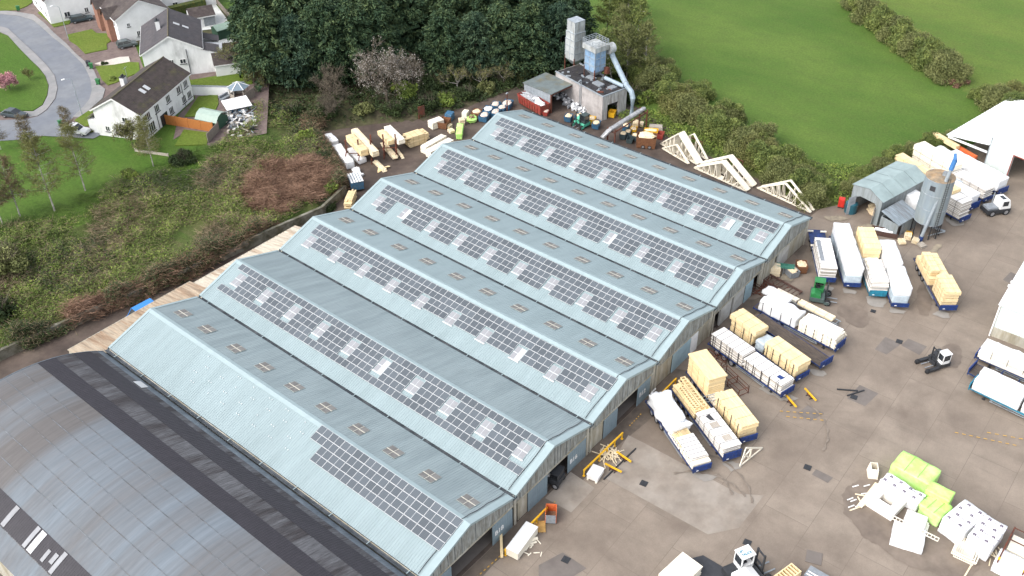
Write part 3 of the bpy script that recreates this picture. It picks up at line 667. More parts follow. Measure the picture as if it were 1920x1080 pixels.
def trailer(key, p, head, L, label, col='blue', hb=1.0, bare=None, wb=.18, w=2.5, deckmat='deck', wheels=3, boards=True):
    """flatbed trailer: x runs from the headboard (origin) to the wheeled end"""
    t = thing('flatbed_trailer', label, 'trailer', (p[0], p[1], 0), rad(head), 'flatbed trailers in the yard'); TR[key] = (p, rad(head), L)
    B = M[col]
    m = MB(); m.box(.08,L,-w/2+.03,w/2-.03,1.02,1.14); 
    m.build('deck', M[deckmat], t)
    m = MB()
    for s in (-1,1): m.box(.08,L,s*w/2-.03,s*w/2+.03,.98,1.17); m.box(.4,L-.2,s*.5-.07,s*.5+.07,.55,1.02)
    m.box(L,L+.06,-w/2-.03,w/2+.03,.85,1.17); m.box(.5,L-.5,-.5,.5,.9,1.02); m.build('chassis', B, t)
    if hb:
        m = MB(); m.box(0,.07,-w/2,w/2,.75,.95+hb)
        for i in range(5): y = -w/2+.1+i*(w-.2)/4; m.box(-.05,0,y-.05,y+.05,.78,.93+hb)
        m.box(-.06,0,-w/2,w/2,.9+hb,.97+hb); m.build('headboard', B, t)
        m = MB(); m.box(-.075,-.052,w/2-.75,w/2-.45,.98,1.1); m.build('number_plate', M['white'], t)
    for i in range(wheels):
        for s in (-1,1): wheel(t, L-1.6-1.32*i, s*(w/2-.22))
    for s in (-1,1):
        m = MB(); m.box(1.9,2.1,s*.75-.08,s*.75+.08,.08,.98); m.box(1.8,2.2,s*.75-.16,s*.75+.16,.03,.08); m.build('landing_leg', M['steel_dark'], t)
        m = MB()
        for z in (.5,.78): m.box(2.8,L-5.1,s*(w/2-.06)-.02,s*(w/2-.06)+.02,z,z+.1)
        for x in (3.0,L-5.3): m.box(x,x+.08,s*(w/2-.1)-.02,s*(w/2-.1)+.02,.5,.98)
        m.build('side_guard', M['galv'], t)
    return t
def tp(key, x, y=0, z=0):
    p, h, L = TR[key]; return (p[0]+cos(h)*x-sin(h)*y, p[1]+sin(h)*x+cos(h)*y, z)

# ------------------------------------------------------------------ loads and stacks (local x along the length)
def straps(t, l, w, h, n, mt='strap', e=.012, z0=0):
    for i in range(n):
        x = l*(i+.7)/(n+.4); m = MB(); a = .03 if mt == 'strap' else .018
        m.box(x-a,x+a,-w/2-e,-w/2-e+.01,z0,h+e); m.box(x-a,x+a,w/2+e-.01,w/2+e,z0,h+e); m.box(x-a,x+a,-w/2-e+.01,w/2+e-.01,h+e-.01,h+e); m.build('strap', M[mt], t)
def timber(t, l, w, h, mt='wood2', lay=None, jx=.06, jy=.03, bw=.22, tiers=1, top=True, name='timber'):
    """layered sawn timber: every course a sheet of boards with uneven ends"""
    m = MB(); n = lay or max(3, int(h/.13)); dz = h/n
    for i in range(n):
        z = i*dz; a = R.uniform(-jx,jx); b = l+R.uniform(-jx,jx); c = R.uniform(-jy,jy)
        if i < n-1 or not top: m.box(a,b,-w/2+c,w/2+c,z,z+dz*.999)
        else:
            k = max(2, int(w/bw)); st = w/k
            for j in range(k): y = -w/2+j*st; m.box(a+R.uniform(-jx,jx),b+R.uniform(-jx,jx),y+.006,y+st-.006,z,z+dz+R.uniform(-.012,.012))
    return m.build(name, M[mt], t)
def tiers(t, l, w, h, n, mt='wood2', jx=.2, gap=.13, jy=.06):
    """several packs on top of each other with bearers between"""
    dz = h/n
    for i in range(n):
        a = R.uniform(0,jx) if i < n-1 else -.15; b = l-R.uniform(0,jx) if i < n-1 else l+.1; m = MB(); k = max(2,int((dz-gap)/.15)); c = R.uniform(-jy,jy)
        for q in range(k):
            za = i*dz+gap+(dz-gap)*q/k; zb = i*dz+gap+(dz-gap)*(q+1)/k; nb = max(2,int(w/.3))
            if q == k-1:
                for j in range(nb): y = -w/2+c+j*w/nb; m.box(a+R.uniform(-.04,.04),b+R.uniform(-.04,.04),y+.007,y+w/nb-.007,za,zb+R.uniform(-.01,.01))
            else: m.box(a+R.uniform(-.04,.04),b+R.uniform(-.04,.04),-w/2+c,w/2+c,za,zb)
        m.build('timber_pack', M[mt], t)
        for x in (l*.15,l*.5,l*.85): m = MB(); m.box(x-.05,x+.05,-w/2+.02,w/2-.02,i*dz,i*dz+gap-.001); m.build('bearer', M['woodgrey'], t)
def wrapped(t, l, w, h, mt='wrap', sag=.05, name='wrap', z0=0, seed=1, sub=9, sat=0.0):
    """shrink wrapped pack: soft corners, dents and pulled folds"""
    g = random.Random(seed); bm = bmesh.new(); bmesh.ops.create_cube(bm, size=1)
    bmesh.ops.subdivide_edges(bm, edges=bm.edges[:], cuts=sub, use_grid_fill=True)
    ph = [g.uniform(0,6.28) for _ in range(8)]
    for v in bm.verts:
        x, y, z = v.co; e = (abs(x)*2)**12 + (abs(y)*2)**12 + (abs(z)*2)**12
        k = max(1, e)**(1/44); x, y, z = x/k, y/k, z/k
        X, Y, Z = x*l, y*w, z*h
        q = sag*(sin(X*2.3+ph[0]+Z*1.7)*.5+sin(Y*3.1+ph[1]+X)*.4+sin(Z*4.3+ph[2]+X*3)*.35+g.uniform(-.35,.35))
        Y += q*(.8 if abs(y) > .4 else .2)*(1 if y > 0 else -1); X += q*(.8 if abs(x) > .46 else .1)*(1 if x > 0 else -1)
        Z += q*.9 if z > .3 else 0
        if sat and z > .3: Z -= sat*(1-abs(sin(X*1.3+ph[3]))*.8)*abs(y)*2
        v.co = (X+l/2, Y, max(0,Z+h/2)+z0)
    me = bpy.data.meshes.new(name); bm.to_mesh(me); bm.free(); me.materials.append(M[mt]); me.polygons.foreach_set('use_smooth', [True]*len(me.polygons))
    return link(name, me, t)
def boards(t, l, w, h, mt='board', n=None, j=.07, name='panel_stack', edge='woodgrey'):
    """stack of wall panels: thin sheets with timber edges in uneven courses"""
    m = MB(); n = n or max(3,int(h/.22)); dz = h/n
    for i in range(n):
        a, b, c = R.uniform(-j,j), l+R.uniform(-j*1.5,j*1.5), R.uniform(-j*.6,j*.6); z = i*dz
        m.box(a+.02,b-.02,-w/2+c+.02,w/2+c-.02,z,z+dz*.62,1); m.box(a,b,-w/2+c,w/2+c,z+dz*.62,z+dz,0)
    return m.build(name, [M[mt], M[edge]], t)
def lattice(t, l, w, mt='wood2', rungs=9, s=.09, z=0, name='frame', diag=False):
    m = MB()
    for y in (-w/2,w/2): m.box(0,l,y-s/2,y+s/2,z,z+s)
    for i in range(rungs+1): x = s/2+(l-s)*i/rungs; m.box(x-s/2,x+s/2,-w/2+s/2,w/2-s/2,z,z+s)
    if diag:
        for i in range(rungs): x0 = l*i/rungs; x1 = l*(i+1)/rungs; m.beam((x0,-w/2,z+s/2),(x1,w/2,z+s/2),s*.7,s*.7)
    return m.build(name, M[mt], t)
def load(key, x, l, w, h, kind, name, label, cat, z0=1.145, y=0, turn=0, group=None, seed=None, **kw):
    if key is None: loc, rz = x[:2]+(z0,), x[2]
    else: loc = tp(key, x, y, z0); rz = TR[key][1]
    t = thing(name, label, cat, loc, rz+rad(turn), group); g = seed or int(abs(loc[0]*13+loc[1]*7))
    if kind == 'timber': timber(t, l, w, h, **kw); straps(t, l, w+.06, h, 3, 'band')
    elif kind == 'tiers': tiers(t, l, w, h, **kw); straps(t, l, w+.13, h+.02, 3, 'band')
    elif kind == 'wrap': wrapped(t, l, w, h, seed=g, **kw)
    elif kind == 'wrap2':
        wrapped(t, l*.98, w*.97, h*.5, mt='wrapblue', seed=g); wrapped(t, l, w, h*.53, seed=g+5, z0=h*.47, **kw); straps(t, l, w+.08, h+.02, 2, 'wrapblue')
    elif kind == 'boards': boards(t, l, w, h, **kw); straps(t, l, w+.12, h+.02, 5)
    return t
GT, GW = 'timber packs on the trailers', 'white wrapped packs on the trailers'
# --- group of three by the second and third bays
trailer('F1', (34.3,-12.5), 59.5, 12.7, 'blue flatbed under torn white sheeting and mixed frames, nearest the grey doors', hb=.75)
load('F1', .25, 3.1, 2.4, .75, 'timber', 'timber_stack', 'cream boards at the headboard of the trailer with torn white sheeting', 'timber', group=GT, mt='woodpale', lay=6)
load('F1', 1.0, 3.4, 2.2, .5, 'boards', 'panel_stack', 'messy white panels and black strips on cream boards, nearest grey doors', 'panels', z0=1.9, n=4, j=.2)
t = load('F1', 3.7, 2.6, 2.35, .7, 'boards', 'panel_stack', 'white panels in the middle of the trailer with torn sheeting', 'panels', j=.15)
t = thing('slatted_joists', 'slatted pine frames lying between the torn sheeting and the white panels', 'frames', tp('F1', 3.3, .2, 1.86), TR['F1'][1])
for i in range(5): o = lattice(t, 2.5-.15*i, 1.9-.2*i, rungs=6+i, z=.1*i); o.location = (.1*i, -.1*i, 0)
load('F1', 5.6, 6.6, 2.4, 1.9, 'wrap', 'sheeted_load', 'torn white plastic sheeting over a ragged load beside the yellow barrier', 'load', sag=.28, sub=13, seed=3)
load('F1', 6.3, 2.6, 1.5, .5, 'wrap', 'sheeting_heap', 'crumpled peak of white sheeting on top of the torn load', 'sheeting', z0=2.9, sag=.3, sub=8, seed=11)
trailer('F2', (38.2,-14.3), 60.5, 13.4, 'middle blue flatbed of three, white panels in front and joist ladders behind', hb=1.05)
load('F2', .3, 6.6, 2.35, 1.55, 'boards', 'panel_stack', 'long stack of white panels with grey edges, between two timber trailers', 'panels', j=.09)
m = MB(); m.extr([(0,0,0),(1.1,.1,0),(.9,.75,0),(.1,.5,0)], (0,0,.03)); tag(m.build('black_sheet', M['strap'], loc=tp('F2', 4.9, -.2, 2.72), rz=TR['F2'][1]), 'torn black sheet lying on the long white panel stack', 'sheet')
load('F2', 7.3, 5.6, 2.3, .9, 'timber', 'timber_stack', 'low bed of yellow boards under the joist ladders', 'timber', group=GT)
t = thing('joist_ladders', 'yellow lattice joist ladders piled lengthwise beside torn white sheeting', 'joists', tp('F2', 7.0, 0, 2.06), TR['F2'][1])
for i, (y, w_, l_, z) in enumerate([(-.75,.55,6.2,0),(-.1,.55,6.1,0),(.6,.6,4.6,0),(-.45,.6,5.8,.25),(.35,.5,4.2,.25)]):
    o = lattice(t, l_, w_, rungs=11, s=.1); o.location = (.2*i, y, z); o = lattice(t, l_, w_, rungs=11, s=.1); o.location = (.2*i, y, z+.12)
trailer('F3', (42.0,-14.4), 60, 13.6, 'right hand flatbed of three, tall yellow packs at both ends', hb=.8)
load('F3', .3, 6.1, 2.4, 2.35, 'tiers', 'timber_stack', 'stepped yellow timber packs above the small white truss on the ground', 'timber', group=GT, n=3)
load('F3', 8.2, 5.2, 2.4, 3.0, 'timber', 'timber_stack', 'tallest yellow timber block, next to the yellow barrier rail', 'timber', group=GT, lay=20)
m = MB(); m.box(-.1,5.35,-1.35,1.35,0,.2); tag(m.build('cover_board', M['wood2'], loc=tp('F3', 8.2, 0, 4.17), rz=TR['F3'][1], bevel=.01), 'overhanging yellow board lid on the tallest timber block', 'board')
t = load('F3', 6.55, 1.5, 2.2, .6, 'timber', 'offcut_stack', 'short loose offcuts between the two yellow loads', 'timber', group=GT, mt='woodpale', jx=.2)
t = thing('steel_rails', 'thin white steel rails poking out between the two yellow loads', 'rails', tp('F3', 6.6, 0, 1.2), TR['F3'][1])
for i in range(3): m = MB(); m.box(.2+.5*i,.26+.5*i,-.2,2.2,.72,.8); m.build('rail', M['galv'], t)
for x, y in ((2.2,-.1),(4.6,.2)): m = MB(); m.box(0,.9,-.55,.55,0,.03); tag(m.build('painted_window_hole', M['woodgrey'], loc=tp('F2', x-.9, y, 2.72), rz=TR['F2'][1]), 'brown square painted as a window hole, nearer the blue headboard on the long white panels' if x < 3 else 'brown square painted as a window hole, mid way along the long white panels', 'sheet')  # window holes painted as flat brown squares, their dark inside put into colour
def stakes(key, xs, h, label):
    t = thing('stake_row', label, 'stakes', tp(key, 0, 1.3, 0), TR[key][1])
    for x in xs: m = MB(); m.box(x-.035,x+.035,-.035,.035,1.0,1.15+h); m.build('stake', M['strap'], t)
stakes('F3', (.8,2.4,4.0,5.6), 2.3, 'thin dark stakes along the stepped yellow packs')
# --- group in front of the third and fourth bays
trailer('E1', (52.6,-14.2), 76, 13.0, 'blue flatbed with grey edged panels, its wheels beside the red steel cage', hb=.8)
load('E1', .3, 6.4, 2.4, 1.6, 'boards', 'panel_stack', 'white topped panels with a ragged front edge over a blue headboard', 'panels', j=.12)
load('E1', 7.0, 5.6, 2.4, 1.9, 'boards', 'panel_stack', 'grey sided panel stack above the red steel cage', 'panels', n=9)
m = MB(); m.extr([(0,0,0),(.8,.1,0),(.75,.7,0),(.05,.6,0)], (0,0,.05)); tag(m.build('blue_sheet', M['blue'], loc=tp('E1', 1.0, -.2, 2.76), rz=TR['E1'][1]), 'small folded blue sheet on the ragged white panels', 'sheet')
trailer('E2', (56.6,-14.3), 74, 12.6, 'blue flatbed with yellow packs, between grey panels and an empty trailer', hb=.7)
load('E2', .3, 5.6, 2.4, 2.2, 'tiers', 'timber_stack', 'banded yellow timber load beside the empty blue trailer', 'timber', group=GT, n=2, jx=.1)
load('E2', 6.2, 1.5, 2.2, 1.5, 'wrap', 'wrapped_pack', 'short clear wrapped pack squeezed between two yellow loads', 'pack', group=GW, mt='wrapblue', sag=.1)
load('E2', 7.9, 4.6, 2.4, 2.7, 'tiers', 'timber_stack', 'tall yellow timber load with a wide overhanging top, near the fourth bay', 'timber', group=GT, n=3, jx=.3)
trailer('E3', (60.9,-15.6), 76, 12.4, 'empty blue flatbed with a bare dark deck', hb=.95)
trailer('D1', (65.3,-15.5), 84, 13.2, 'blue flatbed with white sheeted load, three wheels and silver side rails showing', hb=1.0)
load('D1', .35, 5.6, 2.35, 1.7, 'timber', 'timber_stack', 'pale timber strapped inside a white frame under a white sheet', 'timber', group=GT, mt='woodpale', lay=11)
m = MB(); m.extr([(0,-1.2,.1),(1.2,-1.25,0),(3,-1.2,.08),(5,-1.15,-.02),(5,1.2,.02),(2.8,1.25,.12),(1,1.3,.04),(-.3,1.5,-.1)], (0,0,.06)); tag(m.build('cover_sheet', M['white'], loc=tp('D1', .6, 0, 2.93), rz=TR['D1'][1]), 'flapping white sheet over the pale strapped timber', 'sheet')
t = thing('steel_cradle', 'thin cream steel cradle round the end of the pale strapped timber', 'cradle', tp('D1', .2, 0, 1.16), TR['D1'][1])
for x in (0,1.2,5.2): m = MB(); m.box(x,x+.06,-1.3,-1.24,0,1.5); m.box(x,x+.06,1.24,1.3,0,1.5); m.box(x,x+.06,-1.24,1.24,0,.06); m.build('hoop', M['woodpale'], t)
for y in (-1.27,1.27):
    for z in (.5,1.1): m = MB(); m.box(-.2,5.6,y-.09 if y < 0 else y+.03,y-.03 if y < 0 else y+.09,z,z+.06); m.build('rail', M['woodpale'], t)
load('D1', 6.5, 6.0, 2.45, 1.85, 'wrap', 'sheeted_load', 'smooth white sheeted load with sagging skirts above three truck wheels', 'load', sag=.1, sat=.3, sub=12)
load('D1', 9.5, 4.2, 1.6, .5, 'wrap', 'sheeted_load', 'smaller white bundle lying behind the sagging white load', 'load', z0=2.2, y=-2.0, sag=.1)
t = thing('timber_rack', 'low steel rack carrying a long yellow board bundle near the green forklift', 'rack', (69.9,-13.2,0), rad(84))
for y in (-.5,.5): m = MB(); m.box(0,9.5,y-.05,y+.05,1.0,1.1); m.build('rail', M['galv'], t)
for x in (.3,3.3,6.4,9.2): m = MB(); m.box(x,x+.1,-.62,-.52,0,1.05); m.box(x,x+.1,.52,.62,0,1.05); m.box(x,x+.1,-.52,.52,.88,.98); m.build('leg', M['grey'], t)
TR['D2'] = ((69.9,-13.2), rad(84), 9.5)
load('D2', .9, 5.6, 1.15, .35, 'timber', 'board_bundle', 'long thin yellow board bundle on the steel rack', 'timber', mt='wood', lay=3, z0=1.11)
load('D2', 6.8, 3.6, 1.0, .3, 'timber', 'board_bundle', 'white ended board bundle on the rack, beside the brown steel frame', 'timber', mt='woodpale', lay=2, z0=1.11)
stakes('E1', (.8,2.2,3.6,5.0,6.2,7.6,9.2,10.8,12.2), 1.9, 'thin dark stakes along the grey edged and ragged white panels')
stakes('E2', (.8,2.0,3.2,4.4,5.4,8.4,9.8,11.4), 2.1, 'thin dark stakes along the yellow loads beside the empty trailer')
stakes('D1', (.9,2.2,3.5,4.8,7.2,8.8,10.4,11.8), 1.6, 'thin dark stakes along the sagging white load')
# --- group between the sixth bay and the silo
trailer('B1', (78.1,-7.5), 33, 13.2, 'blue flatbed, its bare blue deck behind panels with a charcoal strip', hb=.6, deckmat='blue')
load('B1', .3, 7.8, 2.35, 2.0, 'boards', 'panel_stack', 'white panels with one charcoal strip along the top', 'panels', n=10, j=.12)
m = MB(); m.box(0,5.4,-.3,.3,0,.03); tag(m.build('charcoal_strip', M['grey'], loc=tp('B1', 2.0, .75, 3.16), rz=TR['B1'][1]), 'charcoal sheet strip lying along the white panels', 'sheet')
for x in (8.6,12.6):
    for s in (-1,1): m = MB(); m.tube([(0,-.45,0),(0,.45,0)], .17, 10); tag(m.build('foam_roll', M['woodpale'], loc=tp('B1', x, s*1.0, 1.32), rz=TR['B1'][1], smooth=False), 'pale roll on the bare blue deck at a corner', 'roll', 'pale rolls on the blue deck')
trailer('B2', (79.3,-10.9), 35, 12.6, 'blue flatbed under one long glossy white wrapped load', hb=.5)
load('B2', .25, 6.0, 2.45, 2.9, 'wrap2', 'wrapped_pack', 'long glossy wrapped pack with bluish ends, second from the bare blue deck', 'pack', group=GW)
load('B2', 6.4, 5.6, 2.45, 3.0, 'wrap2', 'wrapped_pack', 'matt wrapped pack stepping up behind the long glossy one', 'pack', group=GW)
trailer('B3', (79.5,-14.7), 35, 12.9, 'teal headboard flatbed with rough boards and a tall slatted pack', 'teal', hb=.8)
load('B3', .25, 5.7, 2.4, 2.0, 'boards', 'panel_stack', 'rough grey white boards over the teal headboard', 'panels', n=10, j=.22)
load('B3', 1.6, 4.1, 1.8, .4, 'timber', 'board_bundle', 'pale yellow boards lying skewed on the rough grey white boards', 'timber', z0=3.17, mt='woodpale', turn=4)
load('B3', 6.6, 5.4, 2.4, 1.5, 'wrap', 'wrapped_pack', 'crumpled wrapped pack under the tall slatted yellow timber', 'pack', group=GW, sag=.13)
load('B3', 6.7, 5.6, 2.4, 1.9, 'timber', 'timber_stack', 'tall slatted yellow timber raised on a crumpled wrapped pack', 'timber', group=GT, z0=2.72, lay=13)
trailer('B4', (79.1,-18.2), 34.5, 12.8, 'right hand flatbed of four beside the silo, two smooth wrapped packs', hb=.45)
load('B4', .25, 5.4, 2.35, 2.9, 'wrap2', 'wrapped_pack', 'square edged wrapped pack nearest the open yard', 'pack', group=GW, sag=.03)
load('B4', 6.3, 6.0, 2.4, 2.9, 'wrap2', 'wrapped_pack', 'round cornered wrapped pack nearest the silo', 'pack', group=GW, sag=.05)
trailer('C', (82.7,-23.8), 38.5, 12.2, 'lone blue flatbed with stepped yellow packs in the open yard', hb=.7)
load('C', .35, 3.9, 2.2, 2.7, 'tiers', 'timber_stack', 'square yellow block at the headboard of the lone flatbed', 'timber', group=GT, n=4, jx=.1, y=-.1)
load('C', 5.2, 5.6, 1.3, 1.9, 'tiers', 'timber_stack', 'taller yellow pack lying half over the lone flatbed side', 'timber', group=GT, n=2, y=-.75)
load('C', 5.4, 5.9, 1.3, 1.2, 'timber', 'timber_stack', 'lower yellow pack along the wheel side of the lone flatbed', 'timber', group=GT, y=.65)
load('C', 5.8, 4.4, 1.2, 1.3, 'tiers', 'timber_stack', 'narrow yellow pack bridging the lower and taller packs', 'timber', group=GT, n=2, z0=2.36, y=.6)
# --- group by the white warehouse
trailer('A1', (107.2,-17.4), 70, 12.6, 'blue flatbed with grey edged panels right behind the silo', hb=.7)
load('A1', .5, 8.5, 2.4, 2.9, 'boards', 'panel_stack', 'tall grey edged panel stack behind the silo, white on top', 'panels', n=12, j=.14)
load('A1', 3.2, 5.6, 2.0, .6, 'timber', 'timber_stack', 'yellow boards lying on the tall grey edged panels', 'timber', group=GT, z0=4.06, y=-.6, lay=4)
trailer('A2', (111.6,-17.3), 71, 12.6, 'blue flatbed second from the silo, white load with a square front', hb=1.1)
load('A2', .4, 9.5, 2.4, 2.1, 'wrap', 'wrapped_pack', 'white load with a square front behind the blue headboard, beside the panels', 'pack', group=GW, sag=.06)
trailer('A3', (115.6,-18.2), 71, 12.4, 'blue flatbed behind the small white tug', hb=.5)
load('A3', .4, 9.0, 2.35, 1.8, 'boards', 'panel_stack', 'uneven grey white panels just behind the small white tug', 'panels', n=11, j=.18)
trailer('A4', (119.4,-19.3), 70, 13.0, 'blue flatbed nearest the white warehouse door', hb=.9)
load('A4', .4, 11.0, 2.5, 2.2, 'wrap', 'wrapped_pack', 'broad smooth white load nearest the white warehouse door', 'pack', group=GW, sag=.05, sub=11)
trailer('A5', (104.6,-11.5), 66, 12.5, 'flatbed mostly hidden behind the grey roofed shed', hb=0)
load('A5', .6, 9.0, 2.5, 2.2, 'wrap', 'wrapped_pack', 'flat white load just behind the grey roofed shed', 'pack', group=GW, sag=.05)
GS = 'timber stacks by the hedge'
def stack(p, head, l, w, h, kind, label, mt='wood2', z0=.0, name='timber_stack', **kw): return load(None, (p[0], p[1], rad(head)), l, w, h, kind, name, label, 'timber', z0=z0, group=GS, mt=mt, **kw)
stack((110.6,-10.8), 66, 10.5, 1.7, 2.0, 'tiers', 'long two tier yellow stack with black rails behind the silo', n=2)
stack((112.6,-10.8), 66, 9.5, 1.7, 3.4, 'tiers', 'highest yellow stack in the corner behind the silo', n=3)
stack((117.5,-11.5), 66, 8.5, 2.4, 4.2, 'tiers', 'pale slatted stack between the yellow stacks and the white sheets', 'woodpale', n=4)
load(None, (121.5,-12.5,rad(67)), 7.5, 2.6, 2.6, 'wrap', 'wrapped_pack', 'flat white sheet topped load beside the red boom', 'pack', z0=0, group=GW)
load(None, (116,-13.5,rad(67)), 3.0, 2.4, 2.4, 'wrap', 'wrapped_pack', 'bluish wrapped pack in the middle of the crowded trailers', 'pack', z0=0, group=GW, mt='wrapblue')
t = thing('boom_loader', 'red telescopic boom beside the white warehouse, holding a yellow timber bundle', 'loader', (126.5,-12.2,0), rad(66))
m = MB(); m.box(0,7.5,-.28,.28,1.6,2.1); m.build('boom', M['orange'], t, bevel=.03); m = MB(); m.box(.4,3.6,-.9,.9,.55,1.5); m.build('body', M['orange'], t, bevel=.05)
for x in (.9,3.2):
    for s in (-1,1): wheel(t, x, s*1.0, .55)
load(None, (127.2,-8.6,rad(66)), 5.6, .9, .7, 'timber', 'timber_stack', 'yellow timber bundle held beside the red boom', 'timber', z0=1.9, group=GS)
# --- right hand edge
trailer('R1', (75.9,-30.4), 268, 12.8, 'blue flatbed at the frame edge carrying rough white timber', hb=.6)
load('R1', .4, 11.5, 2.4, 1.7, 'boards', 'panel_stack', 'rough white timber load against the pale green wall', 'panels', n=9, j=.2, edge='woodpale')
load('R1', .5, 6.5, 1.8, .4, 'wrap', 'sheeting_heap', 'peaked white sheet over the rough white timber', 'sheeting', z0=2.85, sag=.2, y=-.2)
trailer('R2', (72.1,-30.9), 264, 12.8, 'empty blue flatbed with steel end frames at the frame edge', hb=.9)
t = thing('end_frames', 'blue tubular gates standing on the empty edge flatbed', 'gates', tp('R2', 3.4, 0, 1.15), TR['R2'][1])
for x in (0,2.2,4.2):
    m = MB(); m.box(x,x+.08,-1.2,-1.12,0,1.0); m.box(x,x+.08,1.12,1.2,0,1.0); m.box(x,x+.08,-1.12,1.12,.92,1.0); m.box(x,x+.08,-1.12,1.12,.45,.52); m.build('gate', M['blue'], t)
trailer('R3', (69.3,-32.0), 266, 13.0, 'turquoise ended flatbed with smooth white packs at the frame edge', 'teal', hb=.9)
load('R3', .3, 5.8, 1.25, 2.3, 'wrap', 'wrapped_pack', 'higher long white pack behind the turquoise headboard', 'pack', group=GW, y=.62, sag=.03)
load('R3', .3, 5.9, 1.2, 1.8, 'wrap', 'wrapped_pack', 'lower long white pack on the near side of the turquoise flatbed', 'pack', group=GW, y=-.65, sag=.03)
load('R3', 6.5, 5.8, 2.45, 2.0, 'wrap', 'wrapped_pack', 'white pack cut off by the right edge of the picture', 'pack', group=GW, sag=.04)

# ------------------------------------------------------------------ ground stacks, lower right
def topquad(P, h):
    Q = [at(x, y, h) for x, y in P]; c = sum(Q, Vector())/4; d = (Q[1]-Q[0])+(Q[2]-Q[3]); e = (Q[3]-Q[0])+(Q[2]-Q[1])
    return c, math.atan2(d.y, d.x), d.length/2, e.length/2
GB = 'bright packs in the lower right yard'
logo_m = mat('printed dark logo', (.12,.08,.13), .6, .05, 2)
def logos(t, l, w, h, nx, ny, side=True):
    m = MB()
    def L(x, y, z, u, v):
        u, v = Vector(u), Vector(v); p = Vector((x,y,z))
        for a, b, c, d in ((-.17,.17,.07,.18),(-.17,-.05,-.17,.05),(.05,.17,-.17,.05),(-.17,.17,-.06,.0)): m.quad(p+u*a+v*c, p+u*b+v*c, p+u*b+v*d, p+u*a+v*d)
        for k in range(4): m.quad(p+u*(.26+.17*k)+v*(-.14), p+u*(.37+.17*k)+v*(-.14), p+u*(.37+.17*k)+v*(-.04), p+u*(.26+.17*k)+v*(-.04))
    for i in range(nx):
        for j in range(ny): L(l*(i+.35+.25*(j%2))/nx, -w/2+w*(j+.5)/ny, h+.13, (1,0,0), (0,1,0))
    m.build('printed_logo', logo_m, t)['kind'] = 'stuff'
def gpack(P, h, kind, name, label, cat, mt='green_wrap', lg=None, sag=.04, seams=0):
    c, rz, l, w = topquad(P, h); loc = (c.x-cos(rz)*l/2, c.y-sin(rz)*l/2, 0); t = thing(name, label, cat, loc, rz, GB)
    wrapped(t, l, w, h, mt, sag=sag, seed=int(c.x*7), sub=10)
    for i in range(seams):
        x = l*(i+1)/(seams+1); m = MB(); m.box(x-.02,x+.02,-w/2-.06,w/2+.06,h+.05,h+.075); m.build('seam', mat('green seam tape', (.16,.5,.05), .5,.1,2), t)
    if lg: logos(t, l, w, h-.06, *lg)
    return t
gpack([(1670,868),(1745,912),(1766,880),(1694,845)], 1.9, 0, 'green_pack', 'largest lime green pack, beside the hollow wooden box', 'pack', seams=2)
gpack([(1730,913),(1776,937),(1797,926),(1752,904)], 2.4, 0, 'green_pack', 'lime green pack standing taller, between white printed packs', 'pack')
gpack([(1728,944),(1768,978),(1782,944),(1744,925)], 1.7, 0, 'green_pack', 'sloping lime green front face of the taller pack, built separately', 'pack', seams=2, sag=.1)  # front face of the taller green pack, built as a separate body
gpack([(1774,976),(1816,1003),(1843,960),(1802,929)], 2.4, 0, 'printed_pack', 'white pack printed with dark logos, next to lime green', 'pack', 'wrap', (2,4))
gpack([(1816,1004),(1862,1030),(1888,986),(1846,962)], 2.4, 0, 'printed_pack', 'white pack printed with dark logos, next to the brown rack', 'pack', 'wrap', (2,4))
gpack([(1650,900),(1722,945),(1736,928),(1664,884)], 1.7, 0, 'printed_pack', 'long white printed pack beside the largest lime green one', 'pack', 'wrap', (4,2), sag=.09)
gpack([(1668,1012),(1728,1030),(1740,995),(1680,975)], .9, 0, 'sheeted_stack', 'low white sheeted stack under the long thin lattice beam', 'stack', 'wrap', None, .07)
c, rz, l, w_ = topquad([(1633,935),(1680,965),(1692,935),(1650,910)], 1.1); t = thing('window_panels', 'stacked white wall panels with a square window hole', 'panels', (c.x,c.y,0), rz)
for i in range(7):
    m = MB(); z = .16*i; a, b, q = l*.56, w_*.62, .75; j = R.uniform(-.05,.05)
    m.box(-a+j,-q+j,-b,b,z,z+.15); m.box(q+j,a+j,-b,b,z,z+.15); m.box(-q+j,q+j,-b,-.6,z,z+.15); m.box(-q+j,q+j,.55,b,z,z+.15)
    m.build('panel', M['board' if i == 6 else ('woodpale' if i % 2 else 'board')], t)
c, rz, l, w_ = topquad([(1694,985),(1735,1000),(1742,972),(1702,955)], 1.2); t = thing('board_pile', 'pile of white boards between window panels and sheeted stack', 'boards', (c.x-cos(rz)*l/2,c.y-sin(rz)*l/2,0), rz); boards(t, l, w_, 1.2, n=9, j=.15, edge='woodpale')
a, b = at(1667,967,1.35), at(1760,1013,1.35); d = b-a; t = thing('lattice_beam', 'long thin white lattice beam lying across the sheeted stack', 'beam', a, math.atan2(d.y,d.x)); lattice(t, d.length, .5, 'woodpale', 14, .09)
a, b = at(1612,948,.5), at(1646,905,.5); d = b-a; t = thing('leaning_board', 'wide pine board leaning by the window panels', 'board', (a.x,a.y,0.3), math.atan2(d.y,d.x)); m = MB(); m.box(0,d.length,-.3,.3,0,.07); m.build('board', M['wood'], t)
c = at(1635,890,0); t = thing('hollow_box', 'hollow cream wooden box standing alone left of the green packs', 'box', c, rad(30))
for s in (-1,1): m = MB(); m.extr([(-.75,s*.55,0),(.75,s*.55,0),(.6,s*.42,1.5),(-.6,s*.42,1.5)], (0,-s*.06,0)); m.build('side_panel', M['woodpale'], t)
